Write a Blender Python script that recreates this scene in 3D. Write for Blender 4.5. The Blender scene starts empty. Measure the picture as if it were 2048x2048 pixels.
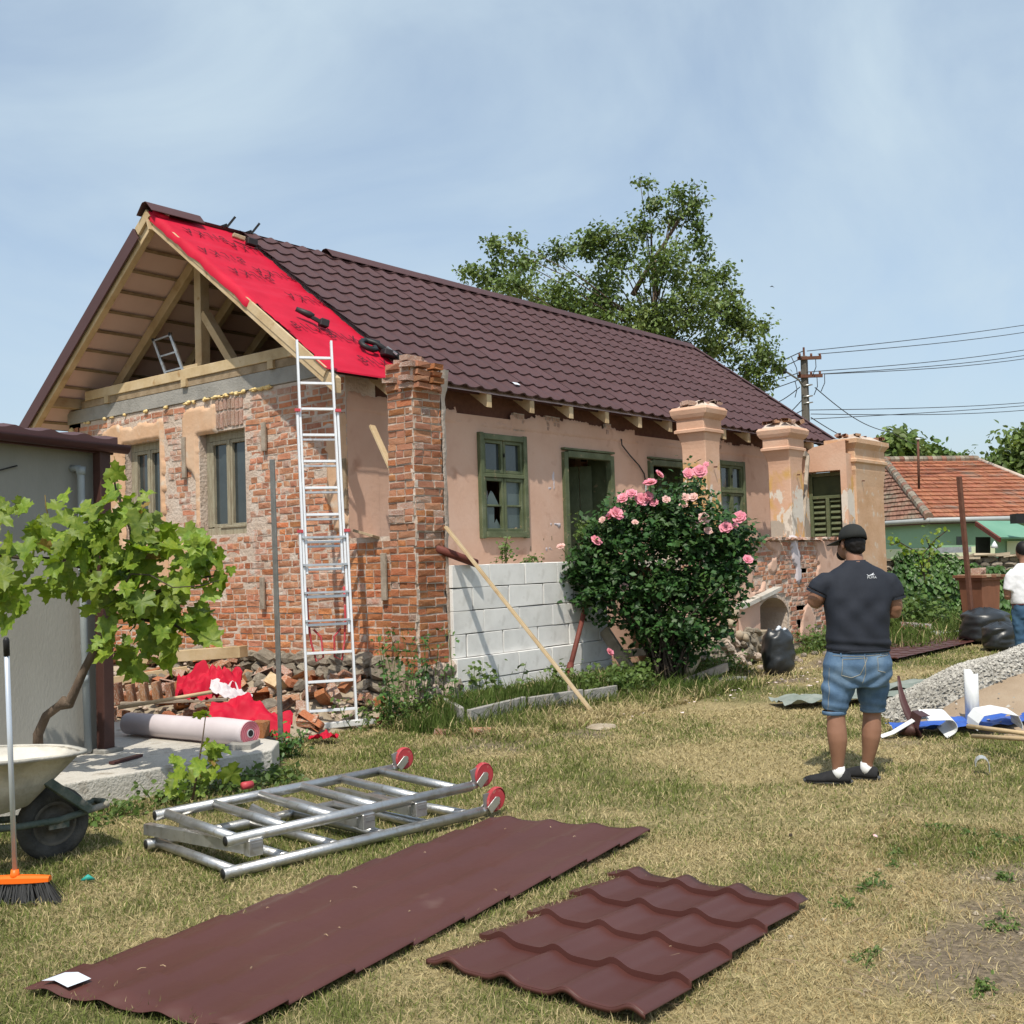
import bpy, math, random
import numpy as np
from mathutils import Vector, Matrix, Euler, Quaternion

S = bpy.context.scene
COL = S.collection
rad = math.radians

# ------------------------------------------------------------------ camera, sky, sun, exposure
cam_d = bpy.data.cameras.new('camera')
cam = bpy.data.objects.new('camera', cam_d)
COL.objects.link(cam)
CR = Vector((0.6327450857510716, -0.7737280388586328, -0.03128223684206352))
CU = Vector((-0.015116930859448593, -0.05273209172617589, 0.9984942688386212))
CF = Vector((0.7742125902226465, 0.6313194503467766, 0.04506236516855525))
CP = Vector((-8.360542174921132, -9.137242371043223, 1.58))
cam.matrix_world = Matrix(((CR.x, CU.x, -CF.x, CP.x), (CR.y, CU.y, -CF.y, CP.y), (CR.z, CU.z, -CF.z, CP.z), (0, 0, 0, 1)))
cam_d.sensor_width = 36
cam_d.lens = 36 * 2230 / 2048
cam_d.clip_end = 2000
cam_d.clip_start = 0.05
S.camera = cam

SUN = Vector((-1.74, -1.0, 3.3)).normalized()
sun_el = math.asin(SUN.z)
w = bpy.data.worlds.new('World')
S.world = w
w.use_nodes = True
nt = w.node_tree
nt.nodes.clear()
N = nt.nodes.new
out = N('ShaderNodeOutputWorld'); bg = N('ShaderNodeBackground'); sky = N('ShaderNodeTexSky')
sky.sky_type = 'NISHITA'; sky.sun_disc = False
sky.sun_elevation = sun_el
sky.sun_rotation = math.atan2(SUN.x, SUN.y)
sky.air_density = 1.0; sky.dust_density = 2.0; sky.ozone_density = 1.5
tc = N('ShaderNodeTexCoord'); mp = N('ShaderNodeMapping'); mp.inputs['Rotation'].default_value = (0.3, 0.5, 0.9)
mp.inputs['Scale'].default_value = (1.0, 2.6, 3.4)
nz = N('ShaderNodeTexNoise'); nz.inputs['Scale'].default_value = 1.15; nz.inputs['Detail'].default_value = 7; nz.inputs['Roughness'].default_value = 0.55
nz.inputs['Distortion'].default_value = 0.6
rp = N('ShaderNodeValToRGB'); rp.color_ramp.elements[0].position = 0.30; rp.color_ramp.elements[1].position = 0.72
rp.color_ramp.elements[0].color = (.18, .18, .18, 1); rp.color_ramp.elements[1].color = (.95, .95, .95, 1)
mx = N('ShaderNodeMixRGB'); mx.inputs[2].default_value = (3.6, 4.4, 5.0, 1)
bg.inputs['Strength'].default_value = 0.14
nt.links.new(tc.outputs['Generated'], mp.inputs[0]); nt.links.new(mp.outputs[0], nz.inputs['Vector'])
nt.links.new(nz.outputs['Fac'], rp.inputs[0]); nt.links.new(rp.outputs[0], mx.inputs[0])
nt.links.new(sky.outputs[0], mx.inputs[1]); nt.links.new(mx.outputs[0], bg.inputs[0]); nt.links.new(bg.outputs[0], out.inputs[0])

sl = bpy.data.lights.new('sun', 'SUN'); sl.energy = 3.8; sl.angle = rad(0.6); sl.color = (1.0, 0.94, 0.825)
so = bpy.data.objects.new('sun', sl); COL.objects.link(so)
so.rotation_mode = 'QUATERNION'; so.rotation_quaternion = SUN.to_track_quat('Z', 'Y'); so.location = (-20, -12, 40)
S.view_settings.view_transform = 'Standard'; S.view_settings.look = 'None'
S.view_settings.exposure = 0.27; S.view_settings.gamma = 1.0
S.cycles.max_bounces = 6; S.cycles.transparent_max_bounces = 8

R = random.Random(7)

# ------------------------------------------------------------------ noise in numpy (shapes only)
def _lat(seed):
    return np.random.RandomState(seed).rand(64, 64)
_LT = {}
def vn(x, y, seed=0):
    if seed not in _LT: _LT[seed] = _lat(seed)
    L = _LT[seed]
    x = np.asarray(x, float); y = np.asarray(y, float)
    xi = np.floor(x).astype(int); yi = np.floor(y).astype(int)
    fx = x - xi; fy = y - yi
    fx = fx * fx * (3 - 2 * fx); fy = fy * fy * (3 - 2 * fy)
    a = L[xi % 64, yi % 64]; b = L[(xi + 1) % 64, yi % 64]; c = L[xi % 64, (yi + 1) % 64]; d = L[(xi + 1) % 64, (yi + 1) % 64]
    return a * (1 - fx) * (1 - fy) + b * fx * (1 - fy) + c * (1 - fx) * fy + d * fx * fy
def fbm(x, y, seed=0, o=3):
    s = 0; a = .5; t = 0
    for i in range(o):
        s = s + a * vn(np.asarray(x) * 2 ** i, np.asarray(y) * 2 ** i, seed + i); t += a; a *= .5
    return s / t

# ------------------------------------------------------------------ materials
def material(name, cols, scale=4., rough=.85, bump=.0, bscale=40., metal=0., rnd=0., attr=None, detail=5, pos=None,
             spec=.3, coat=0., stretch=(1, 1, 1), speck=None, transl=0.):
    """noise over the thing's own coordinates runs through the colours; rnd = brightness spread between alike pieces"""
    m = bpy.data.materials.new(name); m.use_nodes = True
    t = m.node_tree; n = t.nodes; L = t.links.new
    b = n['Principled BSDF']
    b.inputs['Roughness'].default_value = rough; b.inputs['Metallic'].default_value = metal
    b.inputs['Specular IOR Level'].default_value = spec
    if coat: b.inputs['Coat Weight'].default_value = coat; b.inputs['Coat Roughness'].default_value = .15
    tc = n.new('ShaderNodeTexCoord'); mp = n.new('ShaderNodeMapping'); L(tc.outputs['Object'], mp.inputs[0])
    mp.inputs['Scale'].default_value = stretch
    nz = n.new('ShaderNodeTexNoise'); nz.inputs['Scale'].default_value = scale; nz.inputs['Detail'].default_value = detail
    nz.inputs['Roughness'].default_value = .6
    L(mp.outputs[0], nz.inputs['Vector'])
    if rnd:
        oi = n.new('ShaderNodeObjectInfo'); ad = n.new('ShaderNodeVectorMath'); ad.operation = 'ADD'
        ml = n.new('ShaderNodeMath'); ml.operation = 'MULTIPLY'; ml.inputs[1].default_value = 37.
        L(oi.outputs['Random'], ml.inputs[0]); L(mp.outputs[0], ad.inputs[0]); L(ml.outputs[0], ad.inputs[1]); L(ad.outputs[0], nz.inputs['Vector'])
    cr = n.new('ShaderNodeValToRGB'); e = cr.color_ramp.elements
    k = len(cols)
    ps = pos or [.3 + .4 * i / max(1, k - 1) for i in range(k)]
    e[0].position = ps[0]; e[0].color = (*cols[0], 1)
    if k > 1:
        e[1].position = ps[-1]; e[1].color = (*cols[-1], 1)
        for i in range(1, k - 1):
            x = e.new(ps[i]); x.color = (*cols[i], 1)
    else: e.remove(e[1])
    L(nz.outputs['Fac'], cr.inputs[0])
    c = cr.outputs[0]
    if rnd or attr:
        hs = n.new('ShaderNodeHueSaturation')
        a2 = n.new('ShaderNodeAttribute'); a2.attribute_name = attr or 'rnd'
        oi = n.new('ShaderNodeObjectInfo'); sm = n.new('ShaderNodeMath'); sm.operation = 'ADD'
        L(oi.outputs['Random'], sm.inputs[0]); L(a2.outputs['Fac'], sm.inputs[1])
        fr = n.new('ShaderNodeMath'); fr.operation = 'FRACT'; L(sm.outputs[0], fr.inputs[0])
        mr = n.new('ShaderNodeMapRange'); mr.inputs[3].default_value = 1 - rnd; mr.inputs[4].default_value = 1 + rnd
        L(fr.outputs[0], mr.inputs[0]); L(mr.outputs[0], hs.inputs['Value'])
        m2 = n.new('ShaderNodeMath'); m2.operation = 'MULTIPLY'; m2.inputs[1].default_value = 7.13; L(fr.outputs[0], m2.inputs[0])
        f2 = n.new('ShaderNodeMath'); f2.operation = 'FRACT'; L(m2.outputs[0], f2.inputs[0])
        mr2 = n.new('ShaderNodeMapRange'); mr2.inputs[3].default_value = .5 - rnd * .03; mr2.inputs[4].default_value = .5 + rnd * .03
        L(f2.outputs[0], mr2.inputs[0]); L(mr2.outputs[0], hs.inputs['Hue']); L(c, hs.inputs['Color']); c = hs.outputs[0]
    if speck:   # (colour, scale, threshold lo, hi)
        n2 = n.new('ShaderNodeTexNoise'); n2.inputs['Scale'].default_value = speck[1]; n2.inputs['Detail'].default_value = 4
        L(mp.outputs[0], n2.inputs['Vector'])
        r2 = n.new('ShaderNodeMapRange'); r2.inputs[1].default_value = speck[2]; r2.inputs[2].default_value = speck[3]; L(n2.outputs['Fac'], r2.inputs[0])
        mm = n.new('ShaderNodeMixRGB'); L(r2.outputs[0], mm.inputs[0]); L(c, mm.inputs[1]); mm.inputs[2].default_value = (*speck[0], 1); c = mm.outputs[0]
    L(c, b.inputs['Base Color'])
    if bump:
        bn = n.new('ShaderNodeTexNoise'); bn.inputs['Scale'].default_value = bscale; bn.inputs['Detail'].default_value = 5
        L(mp.outputs[0], bn.inputs['Vector'])
        bp = n.new('ShaderNodeBump'); bp.inputs['Strength'].default_value = min(1, bump); bp.inputs['Distance'].default_value = .01 * max(1, bump)
        L(bn.outputs['Fac'], bp.inputs['Height']); L(bp.outputs[0], b.inputs['Normal'])
    if transl:
        tr = n.new('ShaderNodeBsdfTranslucent'); ms = n.new('ShaderNodeMixShader'); ms.inputs[0].default_value = transl
        hv = n.new('ShaderNodeMixRGB'); hv.blend_type = 'MULTIPLY'; hv.inputs[0].default_value = 1; hv.inputs[2].default_value = (1.5, 1.5, .6, 1)
        L(c, hv.inputs[1]); L(hv.outputs[0], tr.inputs[0])
        L(b.outputs[0], ms.inputs[1]); L(tr.outputs[0], ms.inputs[2]); L(ms.outputs[0], n['Material Output'].inputs[0])
    return m

def vcol_material(name, rough=.9, bump=0, bscale=60, transl=0., noise=.25, nscale=25.):
    m = bpy.data.materials.new(name); m.use_nodes = True
    t = m.node_tree; n = t.nodes; L = t.links.new; b = n['Principled BSDF']
    b.inputs['Roughness'].default_value = rough; b.inputs['Specular IOR Level'].default_value = .15
    a = n.new('ShaderNodeAttribute'); a.attribute_name = 'col'
    nz = n.new('ShaderNodeTexNoise'); nz.inputs['Scale'].default_value = nscale; nz.inputs['Detail'].default_value = 6
    tc = n.new('ShaderNodeTexCoord'); L(tc.outputs['Object'], nz.inputs['Vector'])
    mr = n.new('ShaderNodeMapRange'); mr.inputs[1].default_value = .3; mr.inputs[2].default_value = .7
    mr.inputs[3].default_value = 1 - noise; mr.inputs[4].default_value = 1 + noise; L(nz.outputs['Fac'], mr.inputs[0])
    hs = n.new('ShaderNodeHueSaturation'); L(a.outputs['Color'], hs.inputs['Color']); L(mr.outputs[0], hs.inputs['Value'])
    L(hs.outputs[0], b.inputs['Base Color'])
    if bump:
        bn = n.new('ShaderNodeTexNoise'); bn.inputs['Scale'].default_value = bscale; bn.inputs['Detail'].default_value = 6
        L(tc.outputs['Object'], bn.inputs['Vector'])
        bp = n.new('ShaderNodeBump'); bp.inputs['Strength'].default_value = bump; bp.inputs['Distance'].default_value = .02
        L(bn.outputs['Fac'], bp.inputs['Height']); L(bp.outputs[0], b.inputs['Normal'])
    if transl:
        tr = n.new('ShaderNodeBsdfTranslucent'); ms = n.new('ShaderNodeMixShader'); ms.inputs[0].default_value = transl
        L(hs.outputs[0], tr.inputs[0]); L(b.outputs[0], ms.inputs[1]); L(tr.outputs[0], ms.inputs[2]); L(ms.outputs[0], n['Material Output'].inputs[0])
    return m

MT = {}
def mk(key, *a, **k): MT[key] = material(key, *a, **k); return MT[key]
mk('brick', [(.36, .145, .078), (.44, .195, .115), (.48, .265, .17)], scale=9, bump=.8, bscale=45, rnd=.22, speck=((.50, .40, .32), 11, .62, .74))
mk('brick_pink', [(.40, .20, .14), (.46, .26, .185), (.51, .37, .30)], scale=9, bump=1.0, bscale=45, rnd=.22, speck=((.55, .48, .42), 8, .48, .66))
mk('brick_orange', [(.36, .12, .050), (.45, .165, .070), (.46, .22, .115)], scale=8, bump=1.0, bscale=45, rnd=.26, speck=((.52, .40, .30), 9, .62, .76))
mk('mortar', [(.44, .33, .26), (.52, .42, .345), (.59, .50, .43)], scale=3.5, bump=1.6, bscale=26, rough=.95)
mk('plaster', [(.53, .33, .24), (.59, .38, .285), (.62, .42, .325)], scale=1.3, bump=.35, bscale=18, rough=.9, speck=((.42, .24, .17), 3.2, .60, .76))
mk('plaster_gable', [(.50, .30, .17), (.58, .37, .235), (.60, .42, .29)], scale=1.6, bump=.5, bscale=20, rough=.9, speck=((.60, .50, .40), 5, .60, .72))
mk('concrete', [(.23, .22, .20), (.31, .295, .27), (.36, .34, .31)], scale=2.5, bump=.8, bscale=40, rough=.9)
mk('concrete_pale', [(.40, .375, .33), (.50, .47, .42), (.55, .52, .47)], scale=3, bump=1.0, bscale=55, rough=.95, speck=((.25, .21, .16), 6, .6, .75))
mk('grey_render', [(.23, .225, .20), (.28, .27, .245), (.32, .31, .28)], scale=1.2, bump=.25, bscale=60, rough=.9, stretch=(1, 1, .35))
mk('aac', [(.68, .665, .64), (.76, .745, .72), (.80, .785, .76)], scale=5, bump=.6, bscale=120, rough=.95, rnd=.04, speck=((.42, .39, .35), 3.1, .62, .8))
mk('wood', [(.40, .28, .155), (.50, .375, .22), (.56, .44, .29)], scale=3, bump=.3, bscale=30, rough=.75, rnd=.10, stretch=(1, 1, 1), speck=((.36, .22, .10), 6, .64, .74))
mk('wood_old', [(.20, .14, .085), (.30, .22, .14), (.38, .29, .20)], scale=6, bump=.5, bscale=50, rough=.85, rnd=.12)
mk('wood_grey', [(.22, .18, .14), (.32, .265, .21), (.40, .34, .27)], scale=7, bump=.5, bscale=50, rough=.9, rnd=.12)
mk('green_paint', [(.075, .09, .045), (.10, .12, .062), (.15, .165, .10)], scale=4, bump=.5, bscale=60, rough=.6, speck=((.25, .20, .12), 11, .63, .72))
mk('green_worn', [(.24, .20, .14), (.32, .28, .20), (.38, .36, .26)], scale=5, bump=.8, bscale=40, rough=.85, stretch=(6, 6, 1))
mk('green_dark', [(.035, .05, .025), (.06, .08, .04)], scale=4, rough=.6)
mk('roof', [(.074, .036, .036), (.088, .044, .045)], scale=2, rough=.58, spec=.30, bump=.05, bscale=90, rnd=.07)
mk('sheet', [(.075, .026, .021), (.088, .032, .026)], scale=1.5, rough=.44, spec=.36, bump=.06, bscale=30, speck=((.22, .15, .12), 2.3, .70, .95))
mk('dark_brown', [(.055, .022, .022), (.075, .03, .03)], scale=3, rough=.45)
mk('underlay', [(.42, .005, .026), (.52, .010, .036)], scale=3, rough=.65, bump=.5, bscale=5, spec=.2)
mk('underlay_inside', [(.72, .52, .48), (.78, .58, .54)], scale=2, rough=.8)
mk('ink', [(.07, .003, .010)], rough=.8)
mk('white_roll', [(.52, .46, .48), (.60, .54, .56)], scale=3, rough=.6, bump=.2, bscale=6)
mk('white_alu', [(.72, .72, .73), (.80, .80, .80)], scale=8, rough=.32, metal=.35)
mk('alu', [(.42, .42, .42), (.58, .58, .57)], scale=9, rough=.38, metal=.85, bump=.15, bscale=60, speck=((.38, .36, .32), 22, .55, .7))
mk('alu_dark', [(.25, .25, .25), (.32, .32, .32)], scale=9, rough=.5, metal=.6)
mk('red_plastic', [(.36, .035, .045), (.46, .06, .07)], scale=6, rough=.5, speck=((.45, .2, .16), 30, .6, .7))
mk('black', [(.012, .012, .013), (.022, .022, .023)], scale=6, rough=.5)
mk('glass', [(.025, .032, .034), (.05, .062, .064)], scale=2, rough=.08, spec=.7)
mk('glass_dusty', [(.06, .085, .085), (.10, .13, .125)], scale=2, rough=.25, spec=.6)
mk('grey_pvc', [(.27, .30, .31), (.32, .35, .36)], scale=4, rough=.4)
mk('brown_post', [(.05, .022, .018), (.07, .032, .026)], scale=5, rough=.5, speck=((.4, .38, .35), 14, .74, .78))
mk('steel', [(.20, .20, .19), (.30, .295, .28)], scale=10, rough=.55, metal=.6, bump=.2, bscale=30)
mk('rusty_red', [(.12, .03, .022), (.17, .05, .035)], scale=9, rough=.65, bump=.3, bscale=60)
mk('rust', [(.10, .045, .03), (.16, .07, .045)], scale=14, rough=.85, bump=.4, bscale=80)
mk('stone', [(.16, .135, .105), (.24, .205, .16), (.32, .28, .225)], scale=4, bump=1.2, bscale=22, rough=.95, rnd=.22)
mk('stone_river', [(.34, .27, .19), (.44, .36, .27)], scale=3, bump=.3, bscale=22, rough=.8, rnd=.15)
mk('rubble_brick', [(.34, .135, .06), (.42, .20, .11), (.48, .30, .20)], scale=7, bump=1.0, bscale=30, rough=.95, rnd=.28, speck=((.50, .43, .36), 8, .53, .64))
mk('dirt', [(.22, .17, .115), (.34, .28, .205), (.42, .36, .275)], scale=4, bump=1.5, bscale=24, rough=1)
mk('foam', [(.70, .50, .20), (.80, .64, .34)], scale=12, bump=1, bscale=30)
mk('orange_plastic', [(.85, .15, .012)], rough=.4)
mk('bristle', [(.03, .03, .032), (.07, .07, .07)], scale=60, rough=.7, stretch=(30, 30, 1))
mk('broom_metal', [(.50, .55, .62), (.62, .66, .72)], scale=3, rough=.3, metal=.4)
mk('tyre', [(.028, .027, .025), (.09, .085, .075)], scale=7, rough=.85, bump=.7, bscale=60)
mk('tray', [(.34, .32, .28), (.47, .45, .40)], scale=5, rough=.85, bump=.5, bscale=40, speck=((.62, .58, .50), 4, .5, .66))
mk('frame_green', [(.05, .075, .06), (.12, .135, .11)], scale=12, rough=.7, bump=.6, bscale=60, speck=((.30, .27, .22), 9, .55, .68))
mk('rim', [(.06, .055, .045), (.16, .14, .11)], scale=8, rough=.7, bump=.6, bscale=50, speck=((.18, .08, .04), 8, .6, .7))
mk('bark', [(.08, .056, .04), (.15, .11, .08)], scale=10, rough=.95, bump=1.5, bscale=30, stretch=(1, 1, .4))
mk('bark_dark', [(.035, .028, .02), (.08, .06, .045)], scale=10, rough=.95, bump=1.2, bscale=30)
mk('vine_leaf', [(.10, .17, .016), (.17, .25, .026), (.25, .31, .045)], scale=5, rough=.5, spec=.4, rnd=.32, transl=.36)
mk('vine_tip', [(.22, .12, .03), (.26, .20, .05)], scale=5, rough=.5, transl=.3)
mk('rose_leaf', [(.020, .055, .014), (.032, .085, .02), (.06, .11, .025)], scale=3, rough=.5, spec=.35, rnd=.35, attr='rnd', transl=.14)
mk('rose_petal', [(.66, .20, .30), (.80, .38, .46)], scale=18, rough=.6, transl=.22, rnd=.14, attr='rnd')
mk('rose_pale', [(.68, .42, .40), (.78, .54, .52)], scale=18, rough=.6, transl=.22, rnd=.10, attr='rnd')
mk('petal_fallen', [(.70, .55, .52), (.80, .68, .66)], scale=18, rough=.6, attr='rnd', rnd=.1)
mk('tree_leaf', [(.075, .12, .03), (.12, .175, .045), (.19, .24, .08)], scale=.9, rough=.5, spec=.4, rnd=.35, attr='rnd', transl=.22)
mk('tree_leaf_far', [(.045, .085, .025), (.07, .12, .03), (.10, .155, .04)], scale=.25, rough=.6, rnd=.35, attr='rnd', transl=.2)
mk('ivy_leaf', [(.035, .082, .018), (.06, .13, .028), (.095, .175, .035)], scale=2, rough=.45, spec=.4, rnd=.35, attr='rnd', transl=.2)
mk('weed', [(.05, .095, .02), (.085, .135, .03), (.12, .17, .045)], scale=3, rough=.5, rnd=.3, attr='rnd', transl=.25)
mk('skin', [(.24, .12, .075), (.30, .155, .10)], scale=7, rough=.5, spec=.35)
mk('shirt', [(.014, .017, .026), (.021, .025, .036)], scale=7, rough=.8, bump=.2, bscale=300)
mk('shirt_white', [(.68, .68, .70), (.74, .74, .76)], scale=6, rough=.85)
mk('denim', [(.055, .105, .185), (.095, .165, .265), (.165, .25, .36)], scale=6, rough=.9, bump=.35, bscale=220)
mk('denim_dark', [(.045, .10, .165)], rough=.9)
mk('stitch', [(.36, .33, .25)], rough=.9)
mk('jeans', [(.03, .07, .13), (.05, .11, .18)], scale=6, rough=.9)
mk('cap', [(.014, .015, .014), (.024, .026, .025)], scale=5, rough=.85, bump=.2, bscale=300)
mk('hair', [(.008, .006, .006)], rough=.6)
mk('sock', [(.72, .72, .72)], rough=.9)
mk('shoe', [(.012, .012, .013), (.02, .02, .022)], scale=30, rough=.8, bump=.3, bscale=200)
mk('sole', [(.075, .077, .078)], rough=.7)
mk('print_white', [(.62, .64, .68)], rough=.8)
mk('belt', [(.15, .05, .06)], rough=.6)
mk('bag', [(.014, .016, .018), (.022, .025, .028)], scale=4, rough=.38, spec=.6, bump=.7, bscale=9)
mk('gravel', [(.25, .235, .20), (.38, .36, .32), (.50, .475, .43)], scale=1, rough=.95, rnd=.35, attr='rnd')
mk('gravel_bed', [(.17, .155, .13), (.42, .40, .36)], scale=38, rough=1, bump=2., bscale=40, pos=[.42, .58])
mk('sand', [(.25, .185, .125), (.31, .235, .165), (.35, .28, .205)], scale=2, rough=1, bump=.9, bscale=45)
mk('tarp', [(.15, .18, .155), (.21, .24, .21), (.27, .29, .26)], scale=3, rough=.7, bump=.8, bscale=9)
mk('tarp_blue', [(.03, .085, .36), (.05, .13, .46)], scale=4, rough=.35, bump=1., bscale=9)
mk('white_metal', [(.66, .67, .67), (.73, .74, .74)], scale=4, rough=.35)
mk('grey_metal', [(.33, .35, .35), (.38, .40, .40)], scale=4, rough=.4)
mk('roof_tile', [(.24, .085, .045), (.32, .12, .065), (.36, .16, .09)], scale=1.2, rough=.85, rnd=.14, attr='rnd', bump=.4, bscale=30, speck=((.19, .145, .115), 1.1, .58, .72))
mk('roof_tile_brown', [(.20, .10, .07), (.26, .14, .10), (.22, .19, .14)], scale=1.6, rough=.95, rnd=.18, attr='rnd', bump=.5, bscale=30)  # browner tone, also carries the shade of the hip side
mk('house_green', [(.25, .42, .28), (.29, .47, .32)], scale=1, rough=.85)
mk('house_green_roof', [(.12, .27, .19), (.16, .32, .23)], scale=1, rough=.7)
mk('house_cream', [(.60, .66, .45), (.66, .70, .52)], scale=1, rough=.85)
mk('bin_brown', [(.17, .072, .042), (.22, .095, .055)], scale=3, rough=.7, stretch=(4, 4, 1))
mk('grass_far', [(.10, .13, .035), (.16, .19, .06)], scale=2, rough=1)
mk('wire', [(.03, .03, .032)], rough=.6)
mk('pole', [(.11, .10, .085), (.17, .155, .135)], scale=4, rough=.95, bump=.6, bscale=30)
mk('paper', [(.62, .66, .72)], rough=.6)
mk('drill', [(.02, .016, .018), (.035, .03, .032)], scale=9, rough=.5)
mk('turquoise', [(.03, .32, .27)], rough=.5)
mk('lamp_glass', [(.65, .67, .68)], rough=.2)
mk('cloth_red_white', [(.62, .12, .12), (.72, .62, .62), (.74, .68, .68)], scale=14, rough=.7, pos=[.4, .48, .6])

# painted pillars: peach limewash over ochre, white and grey coats that show where it flaked
def pillar_material():
    m = material('pillar_plaster', [(.545, .32, .215), (.60, .375, .265), (.63, .43, .32)], scale=1.5, bump=.45, bscale=20)
    t = m.node_tree; n = t.nodes; L = t.links.new; b = n['Principled BSDF']
    src = b.inputs['Base Color'].links[0].from_socket
    tc = n.new('ShaderNodeTexCoord')
    sep = n.new('ShaderNodeSeparateXYZ'); L(tc.outputs['Object'], sep.inputs[0])
    def layer(src, colr, off, scale, lo, hi, zlo, zhi, zup=None):
        mp = n.new('ShaderNodeMapping'); mp.inputs['Location'].default_value = off; mp.inputs['Scale'].default_value = (1, 1, .6); L(tc.outputs['Object'], mp.inputs[0])
        nz = n.new('ShaderNodeTexNoise'); nz.inputs['Scale'].default_value = scale; nz.inputs['Detail'].default_value = 6; nz.inputs['Roughness'].default_value = .62; nz.inputs['Distortion'].default_value = .5; L(mp.outputs[0], nz.inputs['Vector'])
        zr = n.new('ShaderNodeMapRange'); zr.inputs[1].default_value = zlo; zr.inputs[2].default_value = zhi; L(sep.outputs['Z'], zr.inputs[0])
        zr.inputs[3].default_value = .10; zr.inputs[4].default_value = -.25
        ad = n.new('ShaderNodeMath'); ad.operation = 'ADD'; L(nz.outputs['Fac'], ad.inputs[0]); L(zr.outputs[0], ad.inputs[1])
        mr = n.new('ShaderNodeMapRange'); mr.inputs[1].default_value = lo; mr.inputs[2].default_value = hi; L(ad.outputs[0], mr.inputs[0])
        mx = n.new('ShaderNodeMixRGB'); L(mr.outputs[0], mx.inputs[0]); L(src, mx.inputs[1]); mx.inputs[2].default_value = (*colr, 1)
        return mx.outputs[0]
    c = layer(src, (.56, .34, .13), (3, 1, 0), 2.2, .55, .66, 2.9, 3.3)
    c = layer(c, (.64, .58, .51), (0, 4, 2), 3.4, .60, .625, 2.6, 3.1)
    c = layer(c, (.38, .33, .28), (7, 2, 5), 2.8, .60, .625, 2.1, 2.8)
    L(c, b.inputs['Base Color'])
    return m
MT['pillar_plaster'] = pillar_material()
mk('roll_pink', [(.55, .16, .20), (.62, .24, .28)], scale=20, rough=.6)

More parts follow.
